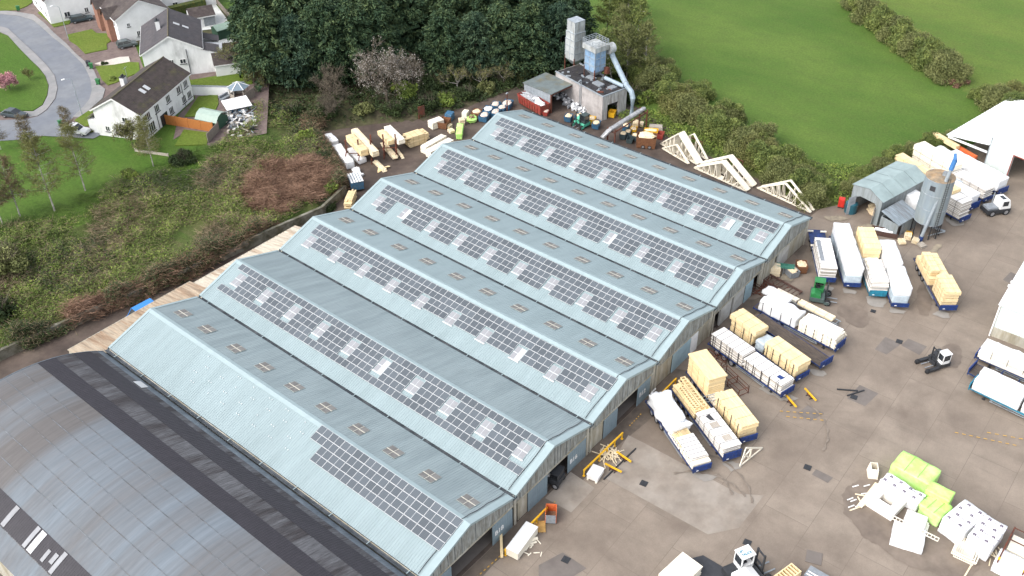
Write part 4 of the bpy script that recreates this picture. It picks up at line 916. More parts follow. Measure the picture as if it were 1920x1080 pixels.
for s in (-1,1): m = MB(); m.extr([(s*.75,-.49,0),(s*.75,.49,0),(s*.6,.36,1.5),(s*.6,-.36,1.5)], (-s*.06,0,0)); m.build('end_panel', M['woodpale'], t)
# offcuts on the ground
def litter(name, label, P, n, L=(.5,1.2), mt='wood', spread=1.2, heap=.25, cat='offcuts'):
    c = at(*P); m = MB()
    for i in range(n):
        a = R.uniform(0,pi); l = R.uniform(*L)/2; x, y = R.gauss(0,spread*.45), R.gauss(0,spread*.45); z = .05+R.uniform(0,heap)*max(0,1-(x*x+y*y)/(spread*spread))
        m.beam((x-cos(a)*l,y-sin(a)*l,z),(x+cos(a)*l,y+sin(a)*l,z+R.uniform(-.03,.06)),.1,.06)
    return tag(m.build(name, M[mt], loc=c), label, cat, kind='stuff')
for i, (q, e) in enumerate([((1604,912),20),((1625,911),20),((1594,936),25),((1600,939),25),((1596,950),25),((1609,949),25),((1621,926),10)]):
    c = at(*q); m = MB(); m.box(-.42,.42,-.07,.07,.03,.09); tag(m.build('white_lath', M['white'], loc=c, rz=rad(e-52)), 'short white lath lying loose on the concrete left of the window panels', 'lath', 'white laths on the concrete')
for a, b, lb in [((1593,958),(1630,945),'thin pine batten lying alone below the white laths'),((1603,927),(1624,931),'short pine batten above the white laths'),((1608,932),(1616,946),'pine batten standing askew against the leaning board')]:
    A, B = at(*a), at(*b); m = MB(); m.beam((0,0,.08),tuple(B-A+Vector((0,0,.08))),.14,.08); tag(m.build('pine_batten', M['wood'], loc=A), lb, 'batten')
# crib of lattice frames and brown rack at the corner
c, rz, l, w_ = topquad([(1785,1030),(1828,1052),(1840,1020),(1800,1004)], 1.0); t = thing('frame_stack', 'stack of cream lattice frames below the printed packs', 'frames', (c.x-cos(rz)*l/2,c.y-sin(rz)*l/2,.05), rz)
for i in range(6): o = lattice(t, l*R.uniform(.85,1.1), w_*R.uniform(.8,1), 'woodpale', 10, .09, z=.11*i*1.5, diag=i == 5); o.location = (R.uniform(-.1,.3), R.uniform(-.1,.1), 0)
t = thing('brown_rack', 'brown steel rack with cream boards and yellow capped posts at the corner', 'rack', at(1896,1048,0), math.atan2((at(1918,1062)-at(1886,1046)).y, (at(1918,1062)-at(1886,1046)).x))
for x in (-1.0,1.6):
    m = MB(); m.box(x-.08,x+.08,-2.6,2.9,1.7,1.86); m.build('beam', M['rust'], t)
    for y in (-2.6,2.9): m = MB(); m.box(x-.08,x+.08,y-.08,y+.08,0,1.7); m.build('post', M['rust'], t)
    m = MB(); m.box(x-.12,x+.12,-2.75,-2.4,1.87,2.0); m.build('cap', M['yellow'], t)
for y in (2.8,.9): m = MB(); m.box(-.92,1.52,y-.05,y+.05,1.72,1.82); m.build('rail', M['rust'], t)
m = MB()
for i in range(9): m.box(-.8,3.8,.2+.28*i,.46+.28*i,.3,.9+R.uniform(-.02,.02))
tag(m.build('board_stack', M['woodpale'], loc=t.location, rz=t.rotation_euler.z), 'cream planks inside the brown rack at the corner', 'planks')
t2 = thing('wrapped_pack', 'white ribbed pack at the foot of the brown rack', 'pack', t.matrix_basis @ Vector((-1.3,-1.7,0)), t.rotation_euler.z); wrapped(t2, 5, 2.6, 1.3, seed=8)
litter('offcut_scraps', 'loose pine scraps on the ground left of the brown rack', (1872,1050), 14, spread=1.6)
m = MB(); a, b = at(1808,1082), at(1821,1060); m.beam((0,0,.08),tuple(b-a+Vector((0,0,.08))),.16,.08); tag(m.build('pine_batten', M['wood'], loc=a), 'pine batten lying alone below the lattice frames', 'batten')
# bottom edge stacks
c, rz, l, w_ = topquad([(1235,1076),(1278,1036),(1320,1058),(1275,1100)], 1.6); t = thing('slat_stack', 'stack of slatted cream frames at the bottom edge of the yard', 'frames', (c.x-cos(rz)*l/2,c.y-sin(rz)*l/2,0), rz)
for i in range(8): o = lattice(t, l*R.uniform(.95,1.04), w_*R.uniform(.9,1), 'woodpale', 12, .14, z=.19*i); o.location = (R.uniform(-.1,.1), 0, 0)
m = MB(); m.box(.1,l-.1,-w_/2+.1,w_/2-.1,1.3,1.4); m.build('board', M['woodpale'], t)
c, rz, l, w_ = topquad([(1430,1092),(1488,1053),(1502,1068),(1450,1110)], 1.1); t = thing('lattice_stack', 'yellow lattice frames at the bottom edge beside a dark sheet stack', 'frames', (c.x-cos(rz)*l/2,c.y-sin(rz)*l/2,0), rz)
for i in range(5): o = lattice(t, l, w_*.95, 'wood2', 11, .12, z=.2*i); o.location = (R.uniform(-.1,.1), 0, 0)
c, rz, l, w_ = topquad([(1508,1078),(1560,1108),(1572,1090),(1518,1058)], .8); t = thing('dark_sheets', 'dark slate coloured sheet stack with white laths on top, bottom edge', 'sheets', (c.x-cos(rz)*l/2,c.y-sin(rz)*l/2,0), rz); boards(t, l, w_, .8, 'grey', 5, .08, 'sheet_stack', 'steel_dark')
for y in (-.5,-.1): m = MB(); m.box(.2,l*.7,y-.06,y+.06,.81,.88); m.build('lath', M['white'], t)

# ------------------------------------------------------------------ roof trusses
def truss(t, x, y0, y1, h, s=.16, d=.1, z=.25, heel=.12, webs=4, ya=None):
    """one upright roof truss in the y-z plane"""
    m = MB(); ya = ya if ya is not None else (y0+y1)/2; A, B, C = (x,y0,z),(x,y1,z),(x,ya,z+h)
    m.beam(A,B,d,s); m.beam(A,C,d,s); m.beam(C,B,d,s)
    for i in range(webs):
        f = (i+.6)/(webs+.6); g = (i+1.1)/(webs+.6)
        p = (x,y0+(ya-y0)*f,z+h*f-.04); q = (x,y0+(ya-y0)*g,z); m.beam(p,(x,p[1],z),d*.8,s*.6); m.beam(p,q,d*.8,s*.6)
        p = (x,y1+(ya-y1)*f,z+h*f-.04); q = (x,y1+(ya-y1)*g,z); m.beam(p,(x,p[1],z),d*.8,s*.6); m.beam(p,q,d*.8,s*.6)
    return m.build('truss', M['woodpale'], t)
def bundle(label, x0, n, step, y0, y1, h, ya=None, cat='roof trusses', s=.2):
    t = thing('truss_bundle', label, cat, (0,0,0), 0, 'bundles of roof trusses'); 
    for i in range(n): truss(t, x0+i*step, y0+R.uniform(-.05,.05), y1+R.uniform(-.05,.05), h, s, step*.97, ya=ya)
    return t
def apex(pxy, X): 
    d = ray(*pxy); t = (X-CAM.x)/d.x; return CAM+d*t
# ------------------------------------------------------------------ roof trusses behind the last bay
def bundle2(label, a, b, x0, n, step, h, f=.5, s=.2, off=0.0):
    d = Vector((b[0]-a[0], b[1]-a[1])); L = d.length; rz = -math.atan2(d.x, d.y)
    t = thing('truss_bundle', label, 'roof trusses', (a[0], a[1], 0), rz, 'bundles of roof trusses')
    for i in range(n): truss(t, x0+i*step, off+R.uniform(-.06,.06), L-off+R.uniform(-.06,.06), h, s, step*.98, ya=L*f)
    return t
bundle2('thick bundle of upright roof trusses nearest the chip skips', (96.4,25.8), (98.6,34.9), 0, 14, .11, 3.9, .55)
bundle2('small low roof trusses leaning in front of the thick bundle by the chip skips', (96.0,27.0), (97.8,33.6), -.45, 4, .1, 2.3, .5, .16)
bundle2('thin strip of trusses behind the thick bundle by the chip skips', (97.9,25.6), (99.9,33.2), 1.1, 4, .1, 3.4, .5, .16)
bundle2('front half of the widest truss bundle, in the middle of three', (93.95,14.6), (95.07,25.6), 0, 11, .11, 3.3, .5)
bundle2('rear half of the widest truss bundle, in the middle of three', (95.9,14.5), (97.0,25.5), 0, 12, .11, 3.5, .5)
bundle2('open thin truss bundle nearest the grey roofed shed', (94.66,3.2), (96.0,13.7), 0, 4, .1, 3.1, .52, .17)
bundle2('second row of the open thin trusses nearest the grey roofed shed', (95.6,3.1), (96.9,13.4), 0, 4, .1, 3.4, .5, .17)
for i, (x, y) in enumerate([(101.0,29),(99.6,20),(99.0,9.6)]):
    m = MB(); m.box(-.06,.06,-1.5,-1.38,0,2.2); m.box(-.06,.06,1.38,1.5,0,2.2); m.box(-.06,.06,-1.38,1.38,2.08,2.2); m.box(-.06,.06,-1.38,1.38,1.0,1.1)
    tag(m.build('steel_prop', M['rust'], loc=(x,y,0), rz=-.15), ['red steel prop behind the thick truss bundle','red steel prop behind the widest truss bundle','red steel prop behind the open thin trusses'][i], 'prop')
t = thing('roof_truss', 'single small white roof truss standing by the blue headboards in the yard', 'roof truss', at(1387,876,0), math.atan2((at(1429,842)-at(1387,876)).y, (at(1429,842)-at(1387,876)).x))
m = MB(); L_ = (at(1429,842)-at(1387,876)).length
for p, q in (((0,0,.2),(L_,0,.2)),((0,0,.2),(.6,0,2.9)),((.6,0,2.9),(L_,0,.2)),((.45,0,2.0),(L_*.42,0,.2)),((L_*.42,0,.2),(L_*.42,0,1.95)),((.3,0,1.1),(L_*.42,0,1.95))): m.beam(p,q,.1,.2)
m.build('truss', M['woodpale'], t)

# ------------------------------------------------------------------ bins, skips and heaps
GBN = 'chip and offcut bins'
def bin_(P, label, col, fill=None, l=1.9, w=1.3, h=1.15, head=20, zt=None, name='waste_bin', heap=.18):
    c = at(P[0], P[1], h if zt is None else zt); t = thing(name, label, 'bin', (c.x, c.y, 0), rad(head), GBN)
    m = MB(); a, b, e, f = l/2, w/2, l/2-.12, w/2-.1; th = .06
    m.extr([(-e,-f,.12),(e,-f,.12),(a,-b,h),(-a,-b,h)], (0,th,0)); m.extr([(-e,f-th,.12),(e,f-th,.12),(a,b-th,h),(-a,b-th,h)], (0,th,0))
    m.extr([(-e,-f+th,.12),(-e,f-th,.12),(-a,b-th,h),(-a,-b+th,h)], (th,0,0)); m.extr([(e-th,-f+th,.12),(e-th,f-th,.12),(a-th,b-th,h),(a-th,-b+th,h)], (th,0,0)); m.box(-e+th,e-th,-f+th,f-th,.12,.2)
    for x in (-e+.15,e-.3): m.box(x,x+.15,-f,f,0,.12)
    m.build('body', M[col], t)
    if fill: m = MB(); m.blob((0,0,h-.12),a-.1,b-.08,heap+.12,seed=int(P[0]),n=14,amp=.16,flat=.1); m.build('fill', M[fill], t)
    return t
M['binblue'] = mat('scuffed blue bin', (.035,.12,.22), .6, .3, 3, c2=(.06,.1,.14)); M['bindark'] = mat('dark green grey bin', (.05,.075,.08), .6, .25, 3)
M['binbrown'] = mat('brown wooden bin', (.17,.075,.035), .8, .3, 3)
for P, lb, col, fill, kw in [
    ((908,214),'blue bin of pinkish offcuts closest to the far bay roof edge','binblue','offcuts',dict(l=2.3,w=1.7,h=1.3)), ((929,208),'bin heaped with offcuts, half hidden by the far bay roof','binblue','offcuts',dict(l=2.2,w=1.5)),
    ((915,203),'blue bin of white scraps between two other blue bins','binblue','board',dict(l=2.2,w=1.7,h=1.3)), ((929,194),'blue bin of pale offcuts at the foot of the wood, second from the pole','binblue','offcuts',dict(l=2,w=1.6)),
    ((941,200),'blue bin of pink offcuts just left of the rusty pole','binblue','offcuts',dict(l=1.9,w=1.5)), ((951,192),'wide blue bin right behind the rusty pole','binblue','offcuts',dict(l=2.8,w=1.8)),
    ((894,208),'brown bin heaped with orange chips','binbrown','chips',dict(l=2,w=1.7,h=1.3)), ((833,225),'empty brown bin beside the blue sheeted bin','binbrown',None,dict(l=2.6,w=1.8,h=1.4)),
    ((1066,216),'blue bin of pale chips below the white rubbish bags, left of the mint forklift','binblue','chips',dict(l=1.7,w=1.4,h=1.2)), ((1086,215),'blue and red bin of chips right behind the mint forklift','binblue','chips',dict(l=1.7,w=1.4,h=1.2)),
    ((1110,221),'yellow bin of chips outside the extraction building corner','yellow','chips',dict(l=1.7,w=1.3,h=1.2)), ((1118,229),'blue bin of chips at the extraction building corner','binblue','chips',dict(l=1.8,w=1.4,h=1.2)),
    ((1148,208),'yellow bin inside the extraction building doorway','yellow',None,dict(l=1.6,w=1.3,h=1.2)), ((1174,234),'blue bin of chips under the lagged duct','binblue','chips',dict(l=1.6,w=1.2)),
    ((1188,240),'yellow bin of chips right of the lagged duct','yellow','chips',dict(l=1.6,w=1.2)), ((1169,249),'dark bin of chips nearest the lagged duct foot','bindark','chips',dict(l=1.6,w=1.2)),
    ((1178,245),'chip bin squeezed between a dark bin and a yellow bin','bindark','chips',dict(l=1.5,w=1.1)), ((1191,252),'chip bin behind the dark empty tub','bindark','chips',dict(l=1.5,w=1.2)),
    ((1182,258),'dark empty tub beside the big brown chip skip','bindark',None,dict(l=1.9,w=1.2,h=.9)), ((1221,243),'yellow open container behind the big brown chip skip','yellow','chips',dict(l=2.6,w=1.3,h=1.3,head=-60,heap=.02)),
    ((1239,249),'small red bin tucked behind the first trusses','red',None,dict(l=1.6,w=1.2)), ((1024,207),'small pinkish red bin at the open store corner','red','offcuts',dict(l=1.8,w=1.1,h=.9)),
    ((1504,494),'brown bin of chips by the panels with a charcoal strip','binbrown','chips',dict(l=1.9,w=1.6,h=1.4,head=35)), ((1486,505),'grey bin of yellow sawdust under the green conveyor','grey','chips',dict(l=1.9,w=1.6,h=1.2,head=60)),
    ((1650,397),'red brown box of sawdust inside the grey roofed shed','red','chips',dict(l=2.0,w=1.6,h=1.5,head=20,heap=.5))]:
    bin_(P, lb, col, fill, **kw)
t = bin_((1213,254), 'big brown chip skip on wheels, heaped with pale chips', 'binbrown', 'chips', l=3.6, w=2.3, h=2.2, head=-62, name='chip_skip', heap=.5)
for x in (-.5,.7):
    for s in (-1,1): wheel(t, x, s*.95, .35)
# long red skip of white rubbish
c = at(1000,186,2.0); a, b = at(978,178,2.2), at(1022,203,2.2); t = thing('rubbish_skip', 'long red skip heaped with white plastic rubbish beside the open store', 'skip', (c.x,c.y,0), math.atan2((b-a).y,(b-a).x)); L_ = (b-a).length
m = MB(); e = L_/2; th = .08
for s in (-1,1): m.extr([(-e+.5,s*1.05,.3),(e-.1,s*1.05,.3),(e,s*1.2,2.2),(-e,s*1.2,2.2)], (0,-s*th,0))
m.extr([(-e+.5,-.97,.3),(-e+.5,.97,.3),(-e,1.12,2.2),(-e,-1.12,2.2)], (th,0,0)); m.extr([(e-.1,-.97,.3),(e-.1,.97,.3),(e,1.12,2.2),(e,-1.12,2.2)], (-th,0,0)); m.box(-e+.5,e-.2,-.97,.97,.3,.4)
for i in range(8):
    for s in (-1,1): x = -e+.7+i*(L_-1)/8; m.box(x,x+.12,s*1.2-.05,s*1.2+.05,.4,2.15)
m.build('body', M['red'], t)
m = MB(); m.blob((-.6,0,1.95),e*.75,.95,.6,5,18,0,.35,.1); m.blob((e*.45,.0,1.9),e*.45,.9,.75,9,14,1,.35,.1); m.build('rubbish', [mat('grey plastic rubbish', (.35,.36,.38), .5, .5, 5, bump=.6), mat('white plastic rubbish', (.75,.76,.77), .45, .15, 5, bump=.6)], t)
# spilled heap of white bags and plastic
m = MB(); g = random.Random(4)
for i in range(130):
    f = g.random(); c = at(1047+f*48+g.gauss(0,5), 184+f*26+g.gauss(0,3.5), 0); m.blob((c.x,c.y,.1+1.5*g.random()*(1-f*.5)),g.uniform(.2,.6),g.uniform(.2,.5),g.uniform(.15,.45),i,7,g.choice((0,0,0,1,1,2)),.6)
tag(m.build('plastic_heap', [MATS['white plastic rubbish'], MATS['grey plastic rubbish'], M['strap']]), 'spilled heap of white and grey plastic rubbish at the open store mouth', 'rubbish', kind='stuff')
def solo(name, label, cat, P, build, mt, head=0, h=0, group=None, **kw):
    c = at(P[0], P[1], h); m = MB(); build(m); return tag(m.build(name, mt, loc=(c.x,c.y,0), rz=rad(head), **kw), label, cat, group)
def bag(m): m.blob((0,0,.5),1.2,.9,.75,3,12,0,.25,.5)
t = thing('waste_bag', 'lime green wrapped waste bag beside the brown chip bin', 'bag', at(885,228)); m = MB(); m.blob((0,0,.55),1.1,.85,.7,3,14,0,.22,.5); m.build('wrap', M['green_wrap'], t); m = MB(); m.blob((0,0,1.0),.8,.6,.35,7,12,0,.3,.2); m.build('fill', M['ddirt'], t)
solo('pallet_pack', 'small cream pack on pallets left of the brown chip bin', 'pack', (873,220), lambda m: (m.box(-.8,.8,-.6,.6,0,.3,1), m.box(-.7,.7,-.5,.5,.3,1.3,0)), [M['woodpale'], M['woodgrey']], 20)
t = thing('green_pack', 'long lime green wrapped pack at the far bay valley', 'pack', at(873,255), rad(38)); wrapped(t, 4.2, 1.2, 1.2, 'green_wrap', seed=5); t.location.x -= 1.8
solo('blue_cover', 'bright blue sheeted bin at the foot of the wood', 'bin', (843,224), lambda m: m.extr([(-.9,-.7,0),(.9,-.7,0),(.75,-.7,1.5),(-.6,-.7,1.3)], (0,1.4,0)), M['binblue'], 15, bevel=.06)
solo('pale_crate', 'pale closed crate left of the empty brown bin', 'crate', (818,238), lambda m: (m.box(-1.3,1.3,-.8,.8,.1,1.5), [m.box(-1.33,1.33,-.83,.83,z,z+.06) for z in (.3,.8,1.3)]), M['woodpale'], -12)
solo('rust_plate', 'rusty plate leaning against the dark undergrowth', 'plate', (791,222), lambda m: m.box(-.7,.7,-.05,.05,0,2.6), M['rust'], -20)
def pallets(m, n, g):
    for i in range(n):
        z = .14*i; a = g.uniform(-.08,.08)
        for k in range(5): m.box(-.6+a,.6+a,-.5+.22*k,-.36+.22*k,z+.1,z+.13)
        for k in (-.5,0,.44): m.box(k+a,k+.1+a,-.5,.5,z,z+.1)
PG = 'pallet stacks'
for P, n, lb, hd in [((862,246),7,'pallet stack between the green waste bag and long green pack',30),((866,234),9,'tall broken pallet stack left of the green waste bag',55),((841,240),5,'collapsed pallets beside the pale crate',10),((846,248),4,'low scatter of pallets above the long pine stack',70),((1192,236),7,'pallet stack under the lagged duct post',25),((1201,236),5,'pallets with an orange top under the lagged duct',25),
                     ((1701,447),6,'pallet stack at the silo foot, nearest the lean-to',20),((1716,455),5,'pallet stack at the silo foot, nearest the open yard',5),((1690,456),4,'low pallets against the lean-to wall',40),((1728,462),3,'two thin pallets lying at the silo foot edge',60)]:
    solo('pallet_stack', lb, 'pallets', P, lambda m: pallets(m, n, R), M['woodgrey'] if n < 4 else M['wood'], hd, group=PG)
solo('orange_pallet', 'orange pallet on top of the silo foot stacks', 'pallet', (1704,440), lambda m: pallets(m, 2, R), M['yellow'], 10)
solo('grey_tub', 'whitish tub behind the yellow open container', 'tub', (1229,246), lambda m: m.prism([(-1.4,-.7),(1.4,-.7),(1.4,.7),(-1.4,.7)], 0, 1.2, 0, [(-1.2,-.55),(1.2,-.55),(1.2,.55),(-1.2,.55)]), M['woodgrey'], -60, bevel=.04)

# timber stacks in the back yard
GK = 'timber stacks in the muddy back yard'
def rstack(a, b, za, w, h, z0, label, mt='wood', kind='timber', **kw):
    A, B = at(*a, za), at(*b, za); d = B-A; return load(None, (A.x, A.y, math.atan2(d.y,d.x)), d.length, w, h, kind, 'timber_stack', label, 'timber', z0=z0, group=GK, **({'mt': mt} if kind != 'wrap' else {}), **kw)
rstack((664,241), (704,284), 3.2, 1.25, 1.0, 2.2, 'higher right bundle on the left cantilever rack', 'wood', lay=5)
rstack((655,252), (683,281), 3.2, 1.4, 1.2, 2.0, 'yellow bundle beside the higher bundle on the left cantilever rack', 'wood2', lay=7)
rstack((654,277), (680,298), 1.0, 1.6, .9, 0.1, 'bluish wrapped bundle at the foot of the left cantilever rack', kind='wrap', sag=.05)
rstack((726,236), (753,262), 3.2, 1.3, .9, 2.3, 'right bundle on the second cantilever rack', 'woodpale', lay=5)
rstack((713,244), (733,264), 3.0, 1.25, .8, 2.2, 'left bundle on the second cantilever rack', 'wood2', lay=5)
rstack((720,270), (742,295), .5, 1.0, .5, 0.1, 'loose planks on the ground under the second cantilever rack', 'wood', jx=.4)
rstack((744,279), (755,293), .4, .5, .3, .05, 'short planks right of the second cantilever rack post', 'wood', jx=.3)
rstack((703,300), (721,317), .5, .8, .4, .05, 'thin planks trailing from the left cantilever rack', 'wood', jx=.4)
rstack((762,254), (796,243), 2.2, 2.2, 2.0, .1, 'ragged ended pine stack in the middle of the back yard', 'wood2', jx=.45, lay=12)
rstack((793,274), (832,252), 1.6, 1.3, 1.4, .1, 'rear of the two long pine packs behind the fifth bay', 'woodpale', lay=8)
rstack((803,282), (846,259), 1.6, 1.4, 1.4, .1, 'front of the two long pine packs behind the fifth bay', 'woodpale', lay=8)
rstack((615,249), (628,263), 1.6, 1.3, 1.4, .1, 'short white wrapped pack at the far end of the row by the bushes', kind='wrap', sag=.08)
rstack((631,270), (656,303), 1.6, 1.5, 1.5, .1, 'long white wrapped pack in the row by the bushes', kind='wrap', sag=.08)
rstack((666,315), (676,326), .8, 1.2, .6, .05, 'crumpled white sheet at the near end of the row by the bushes', kind='wrap', sag=.2)
rstack((666,333), (674,343), 1, 1.4, .6, .1, 'small pink pine pack between white sheet and blue trailer', 'wood')
rstack((652,377), (660,358), 1.4, 1.3, 1.3, .1, 'upright ended yellow board bundle beside the blue trailer', 'wood2', jx=.5)
solo('loose_planks', 'splayed yellow planks fallen on the mud below the left cantilever rack', 'planks', (718,318), lambda m: [m.beam((-1.2+.1*i,-.5+.2*i,.05+.05*i),(1.3,.5-.15*i,.1+.06*i),.25,.06) for i in range(6)], M['wood2'], -20)
def rack(label, P, head):
    t = thing('cantilever_rack', label, 'rack', at(*P), rad(head))
    for x in (0,2.2,4.4):
        m = MB(); m.box(x-.12,x+.12,-.12,.12,0,4.2); m.build('post', M['rust'], t)
        for z in (1.0,2.0): m = MB(); m.box(x-.08,x+.08,-1.8,-.12,z-.1,z+.05); m.box(x-.08,x+.08,.12,1.8,z-.1,z+.05); m.build('arm', M['rust'], t)
        m = MB(); m.box(x-.1,x+.1,-1.6,1.6,.01,.16); m.build('foot', M['rust'], t)
    m = MB(); m.box(-.3,4.7,-.06,.06,1.4,1.52); m.build('rail', M['rust'], t); return t
rack('rusty cantilever rack with the biggest timber bundles, left in the back yard', (698,300), 132)
rack('second rusty cantilever rack, nearer the middle of the back yard', (744,290), 132)
c = at(668,352); t = thing('blue_trailer', 'blue box trailer with white slatted roof by the bushes', 'trailer', c, rad(60))
m = MB(); m.box(-1.6,1.6,-1.1,1.1,.5,2.0); m.build('body', M['binblue'], t)
for i in range(5): m = MB(); m.box(-1.65,1.65,-1.1+.45*i,-.78+.45*i,2.02,2.1); m.build('roof_slat', M['white'], t)
for x in (-.6,.6):
    for s in (-1,1): wheel(t, x, s*1.0, .4)

# ------------------------------------------------------------------ forklifts and plant
def forklift(label, P, head, body='green', s=1.0, cabm=None, legs=True, hz0=0, base='steel_dark', long=0):
    """side cab truck: chassis with two front arms, mast between, cab on one side"""
    c = at(*P); t = thing('forklift', label, 'forklift', c, rad(head)); t.scale = (s,s,s)
    B = M[body]; D = M[base]
    m = MB(); m.box(-1.5-long,.3,-1.2,1.2,.35,.95); m.build('chassis', D, t, bevel=.05)
    m = MB(); m.extr([(-1.45-long,-1.15,.95),(-.2,-1.15,.95),(-.2,-1.15,1.25),(-1.0,-1.15,1.65),(-1.45-long,-1.15,1.55)], (0,1.2,0)); m.build('bonnet', B, t, bevel=.04)
    for y in (-1.05,1.05): m = MB(); m.box(.3,2.3 if legs else .9,y-.22,y+.22,.25,.6); m.build('arm', D, t)
    for x, y in ((2.05 if legs else .7,-1.05),(2.05 if legs else .7,1.05),(-1.0-long,0.75),(-1.0-long,-.75)): wheel(t, x, y, .36 if legs else .42)
    m = MB()
    for x in (-1.2,-.05):
        for y in (.15,1.1): m.box(x,x+.09,y,y+.09,.95,2.45)
    m.box(-1.25,.1,.1,1.24,2.45,2.55); m.box(-1.2,.04,.15,1.19,.95,1.4); cab = m.build('cab', cabm or B, t)
    m = MB(); m.box(.0,.03,.25,1.09,1.45,2.4); m.box(-1.18,-1.16,.25,1.09,1.45,2.4); m.box(-1.1,-.06,1.16,1.18,1.45,2.4); m.build('window', M['glass'], cab)
    m = MB(); m.box(-.95,-.45,.4,.95,1.405,1.55); m.box(-.95,-.82,.4,.95,1.555,2.1); m.build('seat', M['steel_dark'], t)
    m = MB()
    for y in (-.55,.35): m.box(.35,.5,y-.07,y+.07,.3,2.9)
    m.box(.36,.48,-.48,.28,2.7,2.82); m.box(.36,.48,-.48,.28,1.5,1.6); m.build('mast', M['steel_dark'], t)
    for y in (-.5,.3): m = MB(); m.box(.55,1.9,y-.06,y+.06,.3,.36); m.build('fork', M['grey'], t)
    m = MB(); m.box(.5,.55,-.7,.5,.3,.9); m.build('carriage', M['steel_dark'], t); return t
M['fgreen'] = mat('bright green machine paint', (.03,.19,.06), .4, .15, 2); M['fmint'] = mat('mint green machine paint', (.1,.45,.3), .45, .15, 2); M['fgrey'] = mat('dark grey green casting', (.07,.1,.095), .6, .2, 3)
forklift('green forklift between the yellow board rack and blue flatbeds', (1540,562), -68, 'fgreen', 1.15, base='fgrey', legs=False)
t = forklift('white cabbed black side loader alone in the open yard', (1752,684), 150, 'steel_dark', 1.0, M['white'])
t = forklift('white truck with teal lettered roof at the bottom edge of the yard', (1410,1078), -25, 'white', 1.3, M['white'], legs=False, long=.8)
cab = [o for o in t.children if o.name.startswith('cab')][0]
for i, s_ in enumerate(('LIFT','TRUCK')): me = text_mesh(s_, .3, 'roof_lettering'); me.materials.append(M['teal']); o = link('roof_lettering', me, cab, (-1.15+.1*i, .75-.36*i, 2.562))
forklift('mint green forklift outside the extraction building', (1087,238), 175, 'fmint', 1.05, mat('mint cab frame', (.05,.07,.07), .5,.1,2), legs=False, base='fmint')
t = thing('yard_tug', 'small white cabbed tug parked beside the blue trailers near the silo', 'tug', at(1866,398), rad(-38)); t.scale = (1.15,)*3
m = MB(); m.box(-2.0,1.6,-.95,.95,.4,1.0); m.build('chassis', M['steel_dark'], t, bevel=.05)
m = MB(); m.extr([(-.2,-.9,1.0),(1.5,-.9,1.0),(1.4,-.9,1.6),(1.1,-.9,2.4),(-.1,-.9,2.4)], (0,1.8,0)); cb = m.build('cab', M['white'], t, bevel=.06)
m = MB(); m.box(.1,.95,-.915,-.905,1.5,2.25); m.box(.1,.95,.905,.915,1.5,2.25); m.quad((1.415,-.75,1.65),(1.415,.75,1.65),(1.16,.75,2.3),(1.16,-.75,2.3)); m.box(.2,.8,-.5,.5,2.41,2.42); m.build('window', M['glass'], cb)
m = MB(); m.box(-1.9,-.3,-.7,.7,1.0,1.25); m.build('deck', M['grey'], t); m = MB(); m.tube([(-.4,.8,1),(-.4,.8,2.9)], .06, 8); m.build('exhaust', M['galv'], t)
for x in (-1.2,.95):
    for s in (-1,1): wheel(t, x, s*.85, .45)
# dark loader half inside the second bay
t = thing('loader', 'dark loader with a white box, half inside the open grey door', 'loader', onY(1036,905,.6)*1.0, rad(-80)); t.location.z = .05
m = MB(); m.box(-1.6,1.2,-.9,.9,.45,1.3); m.build('body', M['steel_dark'], t, bevel=.05); m = MB(); m.box(-1.2,-.1,-.7,.7,1.3,1.75); m.build('cover', M['white'], t, bevel=.04)
m = MB(); m.box(.1,.18,-.8,.8,1.3,2.2); m.box(1.0,1.08,-.8,.8,1.3,2.2); m.box(.05,1.15,-.85,.85,2.2,2.28); m.build('cab', M['steel_dark'], t)
for x in (-1.0,.8):
    for s in (-1,1): wheel(t, x, s*.85, .42)

# ------------------------------------------------------------------ yard furniture
def rail(label, a, b, posts, ends=True):
    A, B = at(*a), at(*b); d = B-A; L = d.length; t = thing('crash_rail', label, 'barrier', A, math.atan2(d.y,d.x), 'yellow crash rails along the warehouse')
    m = MB(); m.box(0,L,-.09,.09,.92,1.1); m.build('rail', M['yellow'], t)
    for i in range(posts): x = .08+(L-.2)*i/(posts-1); m = MB(); m.box(x-.07,x+.07,-.07,.07,0,.92); m.box(x-.15,x+.15,-.15,.15,.03,.05); m.build('post', M['yellow'], t)
rail('yellow crash rail beside the orange cage trolley', (947,1042), (1026,962), 5)
rail('yellow crash rail beside the heap of pine laths', (1094,893), (1167,822), 6)
rail('yellow crash rail ending at the tallest timber block', (1222,765), (1267,720), 4)
t = thing('cage_trolley', 'orange open cage trolley by the yellow rail', 'trolley', at(1033,972), rad(35))
for s in (-1,1):
    m = MB(); m.box(-.85,.85,s*.6-.03,s*.6+.03,.2,1.5); m.build('side_panel', M['orange'], t); m = MB(); m.box(s*.85-.03,s*.85+.03,-.57,.57,.2,1.5); m.build('end_panel', M['grey' if s < 0 else 'orange'], t)
m = MB(); m.box(-.82,.82,-.57,.57,.2,.3); m.build('floor', M['ddirt'], t)
for x in (-.7,.7):
    for y in (-.5,.5): m = MB(); m.tube([(x,y-.05,.1),(x,y+.05,.1)], .1, 8); m.build('castor', M['rubber'], t)
for z in (.5,.9): m = MB(); m.box(-.5,.1,-.64,-.632,z,z+.25); m.build('slot', M['strap'], t)
t = thing('pallet_table', 'flat ochre pallet lying below the orange trolley', 'pallet', at(1012,989), rad(40)); m = MB(); m.box(-.8,.8,-.65,.65,.12,.2); m.build('top', mat('ochre board', (.42,.25,.08), .8,.2,3), t)
for y in (-.5,0,.5): m = MB(); m.box(-.8,.8,y-.06,y+.06,0,.12); m.build('bearer', M['woodgrey'], t)
